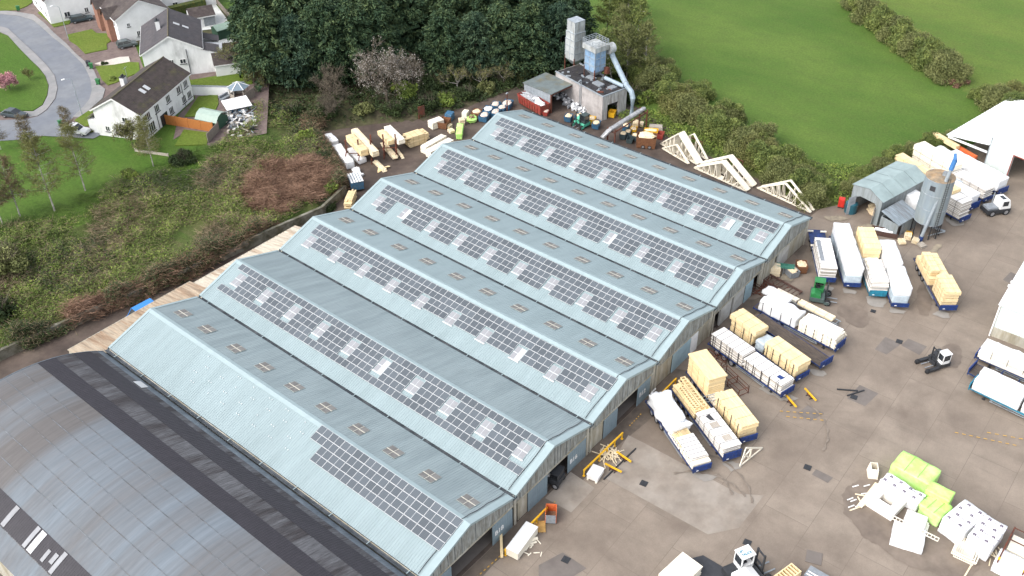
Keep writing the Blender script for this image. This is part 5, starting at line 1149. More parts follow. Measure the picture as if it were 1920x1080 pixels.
c = at(960,1047); t = thing('wrapped_pack', 'long white topped pack by the yellow rail at the bottom edge', 'pack', c, rad(8)); m = MB(); m.box(0,4.3,-.75,.75,.15,1.25); m.build('pack', M['woodpale'], t, bevel=.03); m = MB(); m.box(-.03,4.33,-.78,.78,1.252,1.3); m.build('cover', M['white'], t)
for x in (.4,2,3.8): m = MB(); m.box(x-.06,x+.06,-.75,.75,0,.15); m.build('bearer', M['woodgrey'], t)
m = MB()
for i in range(9): m.beam((-1.3+.1*R.random(),-.7+.16*i,.1+.05*(i%4)),(1.4*R.uniform(.7,1),-.6+.16*i+R.uniform(-.2,.2),.12+.08*(i%4)),.22,.09)
tag(m.build('slab_pile', M['woodpale'], loc=at(985,1014), rz=rad(-32)), 'pile of rough slabs between the ochre pallet and white topped pack', 'slabs')
m = MB(); m.beam((0,0,.5),(6.5,.2,.5),.3,.25); m.box(1,1.2,-.2,.2,0,.4); m.box(5.2,5.4,-.2,.2,0,.4); tag(m.build('long_beam', M['wood2'], loc=at(941,1050), rz=rad(40)), 'long yellow beam leaning along the crash rail foot', 'beam')
litter('lath_heap', 'heap of loose pine laths against the yellow rail', (1142,854), 40, (1.0,2.4), 'wood', 1.3, .6)
litter('pine_scraps', 'pine scraps round the slab pile', (992,1022), 16, (.5,1.2), 'woodpale', 1.8, .1)
t = thing('board_pallet', 'small square white board pack on skids near the yellow rail', 'pack', at(1116,893), rad(10)); m = MB(); m.box(-.9,.9,-.7,.7,.2,.85); m.build('pack', M['board'], t, bevel=.02); m = MB(); m.box(-.95,.95,-.75,.75,.852,.9); m.build('cover', M['white'], t)
for y in (-.55,.55): m = MB(); m.box(-1.0,1.05,y-.1,y+.1,0,.2); m.build('skid', M['woodpale'], t)
def trestle(label, a, b):
    A, B = at(*a), at(*b); d = B-A; L = d.length; t = thing('trestle', label, 'trestle', A, math.atan2(d.y,d.x), 'yellow trestles on the concrete')
    m = MB(); m.box(0,L,-.1,.1,.4,.55); m.build('beam', M['yellow'], t); m = MB(); m.box(L*.3,L*.7,-.16,.16,.15,.4); m.build('body', M['rust'], t)
    for x in (L*.35,L*.65): m = MB(); m.box(x-.05,x+.05,-.35,.35,0,.15); m.build('foot', M['strap'], t)
for lb, a, b in [('yellow trestle beside the square board pack',(1134,874),(1165,890)),('yellow trestle beside the lath heap',(1156,852),(1183,871)),('yellow trestle nearest the ragged white panels',(1473,746),(1492,768)),('yellow trestle farther right of the ragged white panels',(1508,733),(1529,756))]: trestle(lb, a, b)
for lb, a, b in [('thin dark pipe lying across the two yellow trestles by the rail',(1132,900),(1192,842)),('longer dark bar on the concrete in the open yard',(1569,731),(1608,734)),('shorter dark bar crossing a repair in the open yard',(1588,743),(1620,733))]:
    A, B = at(*a), at(*b); m = MB(); m.beam((0,0,.12),tuple(B-A+Vector((0,0,.12))),.14,.16); tag(m.build('steel_bar', M['steel_dark'], loc=A), lb, 'bar')
for P, s in [((1207,907),.42),((1061,1050),.42),((1401,1018),.42),((1514,877),.42),((1686,641),.42),((1601,745),.42),((1637,584),.35)]:
    c = at(*P); m = MB(); m.box(-s,s,-s,s,.06,.09); 
    for i in range(5): m.box(-s+.06,s-.06,-s+.08+i*s*.36,-s+.14+i*s*.36,.09,.1)
    tag(m.build('drain_cover', M['steel_dark'], loc=(c.x,c.y,0), rz=rad(10)), 'small dark square drain cover set in the concrete yard', 'drain cover', 'small drain covers')
c = at(1526,1046); m = MB(); m.box(-.85,.85,-.85,.85,.06,.09); tag(m.build('drain_cover', C_dark, loc=(c.x,c.y,0), rz=rad(20)), 'large brown square cover near the bottom edge stacks', 'drain cover')
# brown steel frame, red cage, conveyor and crates by the far gable
a, b = at(1437,520,.6), at(1497,553,.6); d = b-a; t = thing('steel_trestle', 'long brown ladder like steel frame on the ground by the far gable', 'frame', (a.x,a.y,0), math.atan2(d.y,d.x)); L_ = d.length
for y in (-.9,.9): m = MB(); m.box(0,L_,y-.08,y+.08,.5,.8); m.build('beam', mat('brown steel', (.09,.05,.04), .8,.3,3), t)
for i in range(9): x = .1+(L_-.2)*i/8; m = MB(); m.box(x-.04,x+.04,-.82,.82,.6,.7); m.build('rung', MATS['brown steel'], t)
for x in (.3,L_-.3):
    for y in (-.9,.9): m = MB(); m.box(x-.06,x+.06,y-.06,y+.06,0,.5); m.build('leg', MATS['brown steel'], t)
def cage(label, P, head, l, w, h, mt):
    t = thing('steel_cage', label, 'cage', at(*P), rad(head))
    for x in (0,l/2,l):
        for y in (-w/2,w/2): m = MB(); m.box(x-.04,x+.04,y-.04,y+.04,0,h); m.build('post', mt, t)
        for z in (.2,h-.1): m = MB(); m.box(x-.03,x+.03,-w/2+.04,w/2-.04,z-.03,z+.03); m.build('bar', mt, t)
    for y in (-w/2,w/2):
        for z in (.25,h*.5,h-.05): m = MB(); m.box(.04,l/2-.04,y-.03,y+.03,z-.03,z+.03); m.box(l/2+.04,l-.04,y-.03,y+.03,z-.03,z+.03); m.build('rail', mt, t)
cage('red steel cage beside the wheels of the grey panel trailer', (1352,702), -112, 4.6, 1.6, 1.3, M['rust'])
cage('rusty low cage among scrap by the fifth gable', (1412,530), -100, 3.6, 1.4, .8, M['rust'])
cage('rusty cage leaning near the third cream wall', (1322,668), -95, 3, 1.2, 1.0, M['rust'])
litter('scrap_metal', 'dark scrap metal scattered by the fifth gable', (1425,540), 34, (.8,2.4), 'rust', 3.0, .4, 'scrap')
a, b = at(1456,498,1.4), at(1490,500,1.6); d = b-a; t = thing('conveyor', 'green trough conveyor tipping into the grey bin', 'conveyor', a, math.atan2(d.y,d.x)); L_ = d.length
m = MB(); m.box(0,L_,-.35,.35,-.1,0); m.box(0,L_,-.4,-.35,-.1,.3); m.box(0,L_,.35,.4,-.1,.3); m.build('trough', mat('teal green conveyor', (.06,.2,.15), .6,.25,3), t); m = MB(); m.box(L_*.4,L_*.4+.1,-.3,.3,-1.3,-.1); m.box(.2,.3,-.3,.3,-1.3,-.1); m.build('leg', M['grey'], t)
solo('wood_crate', 'pale wooden crate beside the green conveyor', 'crate', (1451,514), lambda m: (m.box(-.75,.75,-.75,.75,.1,1.6), [m.box(-.79,.79,-.79,.79,z,z+.14) for z in (.2,.7,1.2)], m.box(-.7,.7,-.3,.3,1.6,1.66)), M['wood'], 30)
patch('sawdust_film', [(1460,510),(1478,506),(1490,520),(1482,530),(1462,524)], 0, C_dust, True)
# white tube on the ground and roll by the third bay door
A, B = at(1221,738), at(1229,730); m = MB(); m.tube([(0,0,.12),tuple(B-A+Vector((0,0,.12)))], .11, 8); tag(m.build('white_tube', M['white'], loc=A), 'short white tube on the ground by the yellow rail', 'tube')
# lamp post on the right
c = at(1876,582); t = thing('lamp_post', 'thin rusty lamp post at the corner of the right hand building', 'lamp post', c); m = MB(); m.tube([(0,0,0),(0,0,4.6)], [.08,.05], 8); m.build('post', M['rust'], t); m = MB(); m.box(-.6,.6,-.05,.05,4.6,4.68); m.build('arm', M['rust'], t)
for x in (-.55,.55): m = MB(); m.box(x-.2,x+.2,-.15,.15,4.68,4.9); m.build('lamp', M['white'], t)
c = at(951,213); t = thing('steel_pole', 'rusty pole standing among the blue bins', 'pole', c); m = MB(); m.tube([(0,0,0),(0,0,4.2)], [.12,.1], 8); m.build('post', M['rust'], t); m = MB(); m.box(-.25,.25,-.1,.1,4.2,4.4); m.build('lamp', M['galv'], t)
# ------------------------------------------------------------------ houses of the estate
H_wall = mat('white house render', (.8,.8,.79), .85, .06, .8, c2=(.72,.72,.71), c2w=(.5,.72), det=8)
H_dirty = mat('dirty white render', (.72,.72,.715), .9, .1, .9, stretch=(1,1,.45), c2=(.42,.42,.415), c2w=(.52,.72), det=8)
H_tile = mat('dark brown roof tiles', (.058,.045,.043), .8, .3, 1.4, c2=(.085,.07,.062), rnd=.12)
H_moss = mat('mossy brown roof tiles', (.058,.046,.042), .85, .3, 1.2, c2=(.075,.072,.032), c2w=(.54,.68), rnd=.12)
H_slate = mat('smooth dark slate roof', (.06,.055,.06), .75, .2, 1.2, c2=(.075,.065,.068), rnd=.08)
H_brick = mat('red brown brick', (.24,.12,.085), .9, .2, 3)
H_fr = M['white']
def window(t, name, o, u, n, w, h, frame=H_fr, bars=1, sill=True, dark=False):
    """window on a wall: o lower left corner, u along the wall, n outward normal"""
    o, u, n = Vector(o), Vector(u).normalized(), Vector(n).normalized(); z = Vector((0,0,1)); m = MB()
    def bx(a, b, c, d, e, f): 
        P = [o+u*a+z*c+n*e, o+u*b+z*c+n*e, o+u*b+z*d+n*e, o+u*a+z*d+n*e]; m.extr(P, n*(f-e))
    bx(0,w,0,.09,0,.07); bx(0,w,h-.09,h,0,.07); bx(0,.09,.09,h-.09,0,.07); bx(w-.09,w,.09,h-.09,0,.07)
    for i in range(bars): x = w*(i+1)/(bars+1); bx(x-.04,x+.04,.09,h-.09,0,.07)
    f = m.build('window', frame, t); m = MB(); bx(.05,w-.05,.05,h-.05,.005,.03); m.build('pane', M['glass'], f)
    if sill: m = MB(); bx(-.08,w+.08,-.12,-.002,0,.16); m.build('sill', M['steel_dark'] if dark else H_wall, f)
    return f
def tiles(m, a, b, c, d, n, th=.06, mi=0):
    """roof slope from eave a-b up to ridge d-c in n overlapping courses"""
    a, b, c, d = map(Vector, (a,b,c,d)); nn = (b-a).cross(d-a).normalized()
    for i in range(n):
        f, g = i/n, (i+1)/n; p, q, r, s = a+(d-a)*f, b+(c-b)*f, b+(c-b)*g, a+(d-a)*g
        m.quad(p+nn*th, q+nn*th, r+nn*.01, s+nn*.01, mi); m.quad(p, q, q+nn*th, p+nn*th, mi)
def house(label, G1, G0, L, ze=5.2, rise=2.8, tile=H_tile, wallm=H_wall, gablem=None, over=.35, hip=0.0, chim=(), velux=(), gw=(), fw=(), z=ZR, extra=None, bw=()):
    """gabled house: G1 right gable corner, G0 left gable corner (ground), x along the facade away from the gable"""
    G1, G0 = Vector((*G1,0)), Vector((*G0,0)); wv = (G0-G1); Wd = wv.length; yv = wv.normalized(); rz = math.atan2(-yv.x, yv.y)
    t = thing('house', label, 'house', (G1.x, G1.y, z), rz); mid = Wd/2; zr = ze+rise
    m = MB(); m.extr([(0,0,0),(0,0,ze),(0,mid,zr-.1),(0,Wd,ze),(0,Wd,0)], (.25,0,0)); m.build('gable_wall', gablem or wallm, t)
    m = MB(); m.extr([(L-.25,0,0),(L-.25,0,ze),(L-.25,mid,zr-.1),(L-.25,Wd,ze),(L-.25,Wd,0)], (.25,0,0)); m.box(.25,L-.25,0,.25,0,ze); m.box(.25,L-.25,Wd-.25,Wd,0,ze); m.build('wall', wallm, t)
    sl = rise/mid; o = over; m = MB(); hx = hip
    za = ze-o*sl+.12; A = [(-o,-o,za),(L+o,-o,za),(L+o,mid,zr+.12),(-o+hx,mid,zr+.12)]
    tiles(m, A[0],A[1],A[2],A[3], 17); B = [(L+o,Wd+o,za),(-o,Wd+o,za),(-o+hx,mid,zr+.12),(L+o,mid,zr+.12)]; tiles(m, *B, 17)
    if hip: tiles(m, (-o,Wd+o,za),(-o,-o,za),(-o+hx,mid,zr+.12),(-o+hx,mid,zr+.12), 14)
    rf = m.build('roof', tile, t)
    m = MB(); m.tube([(-o+hx,mid,zr+.16),(L+o,mid,zr+.16)], .13, 8); m.build('ridge_tiles', mat('ridge tiles', (.11,.095,.06), .9, .25, 2), rf)
    m = MB(); e = -o-.02                                                     # white verge boards and gutters
    if not hip:
        for s in ((-o,za),(Wd+o,za)): m.extr([(e,s[0],s[1]-.06),(e,s[0],s[1]-.3),(e,mid,zr-.16),(e,mid,zr+.1)], (.05,0,0))
    m.box(-o,L+o,-o-.1,-o-.005,za-.16,za-.02); m.box(-o,L+o,Wd+o+.005,Wd+o+.1,za-.16,za-.02); m.build('fascia', H_fr, t)
    for x, y, hh in chim:
        m = MB(); zb = ze+min(y,Wd-y)*sl-.3; m.box(x-.5,x+.5,y-.4,y+.4,zb,zb+hh); c = m.build('chimney', H_dirty, rf)
        m = MB(); m.box(x-.56,x+.56,y-.46,y+.46,zb+hh+.002,zb+hh+.12); m.tube([(x-.2,y,zb+hh+.12),(x-.2,y,zb+hh+.5)],.13,8); m.tube([(x+.2,y,zb+hh+.12),(x+.2,y,zb+hh+.5)],.13,8); m.build('chimney_pot', M['steel_dark'], t)
    for x, d in velux:
        m = MB(); za_, zb_ = ze+d*sl+.2, ze+(d+1.1)*sl+.2; nx = Vector((0,-sl,1)).normalized()*.08
        P = [Vector((x,d,za_)),Vector((x+.75,d,za_)),Vector((x+.75,d+1.1,zb_)),Vector((x,d+1.1,zb_))]; m.extr(P, nx); m.build('skylight', P_lightw, rf)
    for y, zz, w_, h_ in gw: window(t, 'window', (0,y+w_,zz), (0,-1,0), (-1,0,0), w_, h_, dark=True)
    for x, zz, w_, h_ in fw: window(t, 'window', (x,0,zz), (1,0,0), (0,-1,0), w_, h_, bars=2 if w_ > 1.3 else 1, dark=True)
    for y, zz, w_, h_ in bw: window(t, 'window', (y,Wd,zz), (1,0,0), (0,1,0), w_, h_)
    for x in (4.5, L-3.2) if fw else (): m = MB(); m.tube([(x,-.09,.1),(x,-.09,ze-.3)], .055, 6); m.build('downpipe', M['steel_dark'], t)
    if extra: extra(t, Wd, L, ze, sl)
    return t
def exA(t, Wd, L, ze, sl):
    for x0, x1 in ((.6,5.0),(7.2,10.2)):
        m = MB(); m.box(x0,x1,Wd,Wd+2.2,0,2.6); m.build('porch', H_wall, t); m = MB(); tiles(m, (x1+.3,Wd+2.6,2.55),(x0-.3,Wd+2.6,2.55),(x0+.4,Wd+.02,4.1),(x1-.4,Wd+.02,4.1), 8); m.build('porch_roof', H_tile, t)
    m = MB(); m.tube([(8.1,Wd*.72,ze+1.8),(8.1,Wd*.72,ze+4.6)], .04, 5); m.tube([(7.5,Wd*.72,ze+4.4),(8.7,Wd*.72,ze+4.4)], .03, 5); m.build('aerial', M['galv'], t)
    m = MB(); m.box(5.4,7.6,-.12,-.02,.05,2.1); m.build('patio_door', M['glass'], t); m = MB(); m.box(11.0,11.95,-.1,-.02,.05,2.1); m.build('door', H_fr, t)
house('nearest house of the estate, mossy brown roof with two small skylights and a dirty gable', (36.6,103.0), (32.6,111.5), 16.9, 5.2, 2.6, H_moss, H_wall, H_dirty, chim=((7.4,7.2,2.0),), velux=((5.2,1.9),(6.6,1.9)),
      gw=((6.9,1.0,.9,1.1),(2.7,3.3,1.2,1.0),(3.0,.9,1.1,1.0)), fw=((1.2,3.2,1.6,1.4),(1.5,.6,1.9,1.9),(4.3,3.2,1.5,1.4),(8.2,3.2,1.4,1.4),(12.0,3.2,1.3,1.4),(14.5,3.2,1.4,1.4),(8.4,.8,1.4,1.4),(13.0,.8,1.4,1.4),(15.0,.8,1.4,1.4)), extra=exA)
def exB(t, Wd, L, ze, sl):
    m = MB(); m.box(0,3.4,-3.0,0,0,4.0); m.extr([(0,0,4.0),(0,-3.0,4.0),(0,0,4.9)], (3.4,0,0)); m.build('side_wing', H_dirty, t)
    m = MB(); tiles(m, (-.2,-3.3,4.05),(3.6,-3.3,4.05),(3.6,0,5.1),(-.2,0,5.1), 8); m.build('side_roof', H_slate, t)
    m = MB(); m.box(4.2,8.2,-3.6,0,0,2.3); m.build('conservatory', H_wall, t); m = MB(); m.extr([(4.0,-3.8,2.32),(8.4,-3.8,2.32),(8.4,0,3.0),(4.0,0,3.0)], (0,0,.08))
    m.build('conservatory_roof', P_lightw, t); m = MB(); m.box(9.2,12,-3.0,0,0,2.4); m.build('rear_wing', H_wall, t); m = MB(); tiles(m, (9,-3.3,2.5),(12.2,-3.3,2.5),(12.2,0,3.6),(9,0,3.6), 6); m.build('rear_roof', H_slate, t)
    m = MB(); m.tube([(-.08,2.9,.1),(-.08,2.9,5.4)], .06, 6); m.build('downpipe', M['steel_dark'], t)
house('second white house, its broad stained gable and dark roof above a glazed lean-to', (60.4,117.8), (51.2,124.2), 14.2, 5.4, 3.0, H_slate, H_wall, H_dirty, chim=((6.5,7.6,2.2),), velux=((7.0,2.0),(7.0,3.6)),
      gw=((5.6,2.6,.8,1.0),(3.3,2.5,1.2,1.0)), fw=((9.6,3.4,1.2,1.1),), extra=exB)
def exC(t, Wd, L, ze, sl):
    for x in (2.5,9.5):
        m = MB(); m.box(x,x+3,Wd,Wd+1.2,0,ze-.2); m.extr([(x,Wd,ze-.2),(x+3,Wd,ze-.2),(x+1.5,Wd,ze+1.3)], (0,1.2,0)); m.build('front_bay', H_brick, t)
        m = MB(); tiles(m, (x-.3,Wd+1.5,ze-.4),(x-.3,Wd-2,ze-.4),(x+1.5,Wd-2,ze+1.5),(x+1.5,Wd+1.5,ze+1.5), 7); tiles(m, (x+3.3,Wd-2,ze-.4),(x+3.3,Wd+1.5,ze-.4),(x+1.5,Wd+1.5,ze+1.5),(x+1.5,Wd-2,ze+1.5), 7); m.build('bay_roof', H_tile, t)
house('white gabled house behind the second one, brick bays along its front', (68.2,140.3), (57.6,143.2), 17, 5.4, 3.0, H_tile, H_wall, chim=(), velux=(), gw=((6.6,.9,.8,1.2),(3.3,2.8,.7,1.0),(1.6,2.8,1.1,1.1),(8.3,3.4,.7,.8)), bw=((5.2,.9,1.6,1.3),(6.5,3.4,1.4,1.2),(13.2,.9,1.6,1.3),(1.0,3.4,1.0,1.2)), extra=exC)
gd = at(182,27,ZR); house('farthest house corner at the top edge, white with a brick front', (gd.x,gd.y), (gd.x-9.6,gd.y+2.6), 15, 5.4, 2.8, H_tile, H_wall, gw=((1.5,.9,.9,1.2),(5.5,.9,1.3,1.2)), fw=((1.2,1.0,1.2,1.2),(2.0,3.4,1.1,1.1)), bw=((2,1,1.5,1.3),(6,1,1.5,1.3),(10,1,1.5,1.3)))
ge = at(309,26,ZR); house('grey white house end at the top edge above the clipped hedge', (ge.x+11.0,ge.y-4.5), (ge.x,ge.y), 12, 5.4, 2.8, H_tile, H_dirty, gw=((2.6,.9,1.6,1.2),(8.6,.2,1.2,2.0)), z=ZR)
# outbuildings
def hut(name, label, cat, E0, E1, depth, hw, rise, wallm, roofm, z=ZR, door=None, tl=True, gambrel=False):
    """small building: front eave runs E0 -> E1 (ground points), depth to its left"""
    d = Vector((E1[0]-E0[0],E1[1]-E0[1],0)); L = d.length; t = thing(name, label, cat, (E0[0],E0[1],z), math.atan2(d.y,d.x))
    m = MB(); m.extr([(0,0,0),(0,0,hw),(0,depth/2,hw+rise-.05),(0,depth,hw),(0,depth,0)], (L,0,0)); m.build('wall', wallm, t)
    m = MB(); o = .2
    if gambrel:
        for (ya,za,yb,zb) in ((-o,hw-.1,depth*.2,hw+rise*.75),(depth*.2,hw+rise*.75,depth/2,hw+rise+.06)): m.extr([(-o,ya,za),(L+o,ya,za),(L+o,yb,zb),(-o,yb,zb)], (0,-.02,.06)); m.extr([(-o,depth-ya,za),(L+o,depth-ya,za),(L+o,depth-yb,zb),(-o,depth-yb,zb)], (0,.02,.06))
    else:
        s = rise/(depth/2); za = hw-o*s+.08; n = 9 if tl else 1
        tiles(m, (-o,-o,za),(L+o,-o,za),(L+o,depth/2,hw+rise+.08),(-o,depth/2,hw+rise+.08), n); tiles(m, (L+o,depth+o,za),(-o,depth+o,za),(-o,depth/2,hw+rise+.08),(L+o,depth/2,hw+rise+.08), n)
    m.build('roof', roofm, t)
    m = MB(); m.box(-o,L+o,-o-.06,-o-.005,hw-.22,hw-.02); m.build('fascia', H_fr if tl else wallm, t)
    if door: m = MB(); m.box(door[0],door[1],-.05,-.005,.05,hw-.25); m.build('door', door[2], t)
    return t
G_shed = mat('dark green shed', (.03,.075,.045), .7, .15, 2); G_roof = mat('pale green felt', (.22,.3,.25), .8, .12, 1.5); G_roof2 = mat('pale green ribbed sheet', (.3,.38,.33), .6, .08, 1.5)
a, b = at(362,54,ZR), at(406,46,ZR); hut('garage', 'grey white garage with brown tiles behind the green shed', 'garage', a, b, 5.0, 2.3, 1.3, H_dirty, H_tile, door=(2.6,5.0,M['grey']))
a, b = at(407,145,ZR), at(468,136,ZR); hut('garage', 'white garage with long brown tiled roof beside the dark conifers', 'garage', a, b, 5.2, 2.5, 1.4, H_wall, H_tile)
a, b = at(411,76,ZR), at(438,68,ZR); hut('garden_shed', 'dark green shed with pale roof on the white patio', 'shed', a, b, 3.0, 2.1, .7, G_shed, G_roof, tl=False)
a, b = at(371,238,ZR), at(408,246,ZR); hut('garden_shed', 'green barn roofed shed behind the orange fence', 'shed', a, b, 3.4, 1.7, 1.1, G_shed, G_roof2, tl=False, gambrel=True)
# gazebo
c = at(450,182,ZR); t = thing('gazebo', 'hexagonal gazebo with grey blue roof and white ribs', 'gazebo', c, rad(20)); m = MB(); ap = (0,0,3.2)
for k in range(6):
    a0, a1 = 2*pi*k/6, 2*pi*(k+1)/6; m.add([(2.1*cos(a0),2.1*sin(a0),2.2),(2.1*cos(a1),2.1*sin(a1),2.2),ap], [(0,1,2)])
m.build('roof', mat('grey blue felt', (.16,.21,.25), .7, .1, 2), t)
for k in range(6):
    a0 = 2*pi*k/6; m = MB(); m.beam((2.12*cos(a0),2.12*sin(a0),2.23),(0,0,3.25),.14,.06); m.build('rib', M['white'], t); m = MB(); m.box(1.75*cos(a0)-.06,1.75*cos(a0)+.06,1.75*sin(a0)-.06,1.75*sin(a0)+.06,0,2.2); m.build('post', M['woodgrey'], t)
for k in (0,1,2,4,5): a0, a1 = 2*pi*k/6, 2*pi*(k+1)/6; m = MB(); m.beam((1.7*cos(a0),1.7*sin(a0),.5),(1.7*cos(a1),1.7*sin(a1),.5),.06,.9); m.build('panel', M['woodgrey'], t)
# fences, garden walls, hedges
def fence(name, label, cat, P, h, m_, z=ZR, post=2.4, th=.08, cap=None):
    P = [Vector((p[0],p[1],hz(p[0],p[1]) if z is None else z)) for p in P]; t = thing(name, label, cat, P[0])
    for a, b in zip(P, P[1:]):
        d = b-a; u = d.normalized(); nrm = Vector((-u.y,u.x,0))*th/2; m = MB(); A, B = a-P[0], b-P[0]
        m.extr([A-nrm,B-nrm,B-nrm+Vector((0,0,h)),A-nrm+Vector((0,0,h))], nrm*2); m.build('panel', m_, t); n = max(1,int(d.length/post))
        if post < 50:
            for i in range(n+1): p = A+(B-A)*(i/n); m = MB(); m.box(p.x-.08,p.x+.08,p.y-.08,p.y+.08,p.z,p.z+h+.1); m.build('post', m_, t)
        if cap: m = MB(); m.extr([A-nrm*1.5+Vector((0,0,h+.002)),B-nrm*1.5+Vector((0,0,h+.002)),B+nrm*1.5+Vector((0,0,h+.002)),A+nrm*1.5+Vector((0,0,h+.002))], (0,0,.1)); m.build('coping', cap, t)
    return t
F_or = mat('orange stained fence', (.4,.15,.04), .8, .15, 2, stretch=(4,4,1)); F_gr = mat('grey brown fence', (.2,.17,.14), .9, .25, 2, stretch=(4,4,1))
fence('fence', 'orange stained fence running from the nearest house to the green barn shed', 'fence', [at(308,232,ZR), at(401,248,ZR)], 1.9, F_or)
fence('fence', 'grey brown fence below the orange fence end', 'fence', [at(391,268,ZR), at(411,246,ZR)], 1.8, F_gr)
fence('fence', 'grey brown fence behind the gazebo', 'fence', [at(460,192,ZR), at(478,180,ZR)], 1.8, F_gr)
fence('fence', 'brown fence at the back of the white patio', 'fence', [at(393,100,ZR), at(455,92,ZR)], 1.8, F_gr)
fence('fence', 'thin dark fence between the gardens and the green field', 'fence', [at(402,2,ZR), at(440,46,ZR)], 1.4, F_gr)
fence('fence', 'low pale fence at the foot of the nearest house garden', 'fence', [at(254,284,ZR), at(316,293,ZR)], .5, M['woodgrey'])
fence('garden_wall', 'white rendered garden wall with dark coping behind the nearest house', 'wall', [at(362,178,ZR), at(440,180,ZR)], 1.9, H_wall, post=99, th=.25, cap=M['grey'])
# retaining wall of the yard
R_wall = mat('mossy old concrete wall', (.21,.2,.165), .95, .35, 1.0, c2=(.09,.085,.055), c2w=(.42,.6), det=9)
fence('retaining_wall', 'old stained concrete retaining wall below the bramble bank', 'wall', [(x,prof(x,YB)-.1) for x in (-60,-30,-7,5,18,28,35,44,51)], 1.6, R_wall, z=0, post=99, th=.5)
# clutter in the gardens
t = thing('sheet_shelter', 'large white sheet roofed shelter among the garden junk', 'shelter', at(447,212,ZR-.6), rad(-20)); m = MB(); m.extr([(-2.4,-1.8,1.9),(2.4,-1.8,1.7),(2.4,1.6,2.3),(-2.4,1.6,2.4)], (0,0,.08)); m.build('roof', M['white'], t)
for x in (-2.2,2.2):
    for y in (-1.6,1.4): m = MB(); m.box(x-.05,x+.05,y-.05,y+.05,0,1.75); m.build('post', M['woodgrey'], t)
m = MB()
for i in range(190):
    x, y = R.uniform(428,478), R.gauss(226,12); c = atg(x, y); a = R.uniform(0,pi); l = R.uniform(.3,1.2); k = R.random(); z = c.z+R.uniform(.05,.7)
    if k < .6: m.beam((c.x-cos(a)*l,c.y-sin(a)*l,z),(c.x+cos(a)*l,c.y+sin(a)*l,z+R.uniform(-.3,.4)),R.uniform(.06,.3),.06,R.choice((0,1,2,2,3)))
    else: m.obox((c.x,c.y,z-.2),R.uniform(.3,.9),R.uniform(.3,.7),R.uniform(.2,.6),a,R.choice((0,1,2,3,4)))
tag(m.build('junk_heap', [M['board'], M['woodgrey'], M['galv'], M['steel_dark'], M['binblue']]), 'sprawling heap of scrap and white goods beyond the green barn shed', 'junk', kind='stuff')
t = thing('garden_sofa', 'dark grey corner sofa beside the gazebo', 'sofa', at(424,184,ZR), rad(10)); m = MB(); m.box(-1.4,1.4,-.5,.4,.1,.45); m.box(-1.4,1.4,.2,.5,.45,.9); m.build('seat', M['grey'], t, bevel=.05); m = MB(); m.box(1.5,2.4,-.5,.6,.1,.5); m.box(1.5,2.4,.3,.6,.5,.95); m.build('chair_seat', M['grey'], t, bevel=.05)
for q, lb in [((172,128),'green wheelie bin on the pavement by the gravel bed'),((167,124),'dark wheelie bin beside the green bin at the gravel bed'),((185,158),'green wheelie bin at the lawn corner facing the bend'),((115,236),'green wheelie bin on the roadside above the white pickup'),((35,20),'green wheelie bin on the top left lawn')]:
    t = thing('wheelie_bin', lb, 'bin', at(*q, ZR+.13), rad(R.uniform(0,90)), 'wheelie bins in the estate'); mt = M['steel_dark'] if 'dark' in lb else mat('bin green', (.03,.16,.05), .5, .1, 2)
    m = MB(); m.prism([(-.24,-.28),(.24,-.28),(.24,.28),(-.24,.28)], .08, 1.0, 0, [(-.3,-.36),(.3,-.36),(.3,.36),(-.3,.36)]); m.build('body', mt, t); m = MB(); m.extr([(-.33,-.4,1.0),(.33,-.4,1.0),(.33,.4,1.1),(-.33,.4,1.1)], (0,0,.07)); m.build('lid', mt, t)
    for x in (-.25,.25): m = MB(); m.tube([(x-.03,.3,.1),(x+.03,.3,.1)], .1, 8); m.build('wheel', M['rubber'], t)
def lamp(P, Ptop, label):
    c = at(*P, ZR+.12); tp_ = onY(Ptop[0], Ptop[1], c.y); t = thing('street_lamp', label, 'street lamp', c, 0, 'street lamps of the estate'); h = 7.2
    m = MB(); m.tube([(0,0,0),(0,0,1.2),(0,0,h-.4),(-.25,.15,h),(-1.0,.6,h+.15)], [.09,.08,.055,.05,.04], 8); m.build('post', M['galv'], t); m = MB(); m.box(-1.55,-.95,.45,.75,h+.1,h+.22); o = m.build('lamp_head', M['white'], t)
lamp((154,215), (132,158), 'street lamp at the bend nearest the white pickup'); lamp((128,72), (109,28), 'street lamp beside the lawns near the dark estate car')
fence('hedge', 'long clipped hedge behind the far back gardens', 'hedge', [at(320,30,ZR), at(386,14,ZR)], 2.0, mat('clipped hedge', (.045,.07,.015), .9, .35, 4, c2=(.1,.1,.02), bump=.8), post=99, th=1.6)
c = at(381,20,ZR); m = MB(); m.tube([(0,0,0),(0,0,.35)], 1.1, 16); tag(m.build('paddling_pool', mat('cyan plastic', (.1,.5,.65), .3, .05, 1), loc=c), 'cyan paddling pool by the clipped hedge', 'pool')

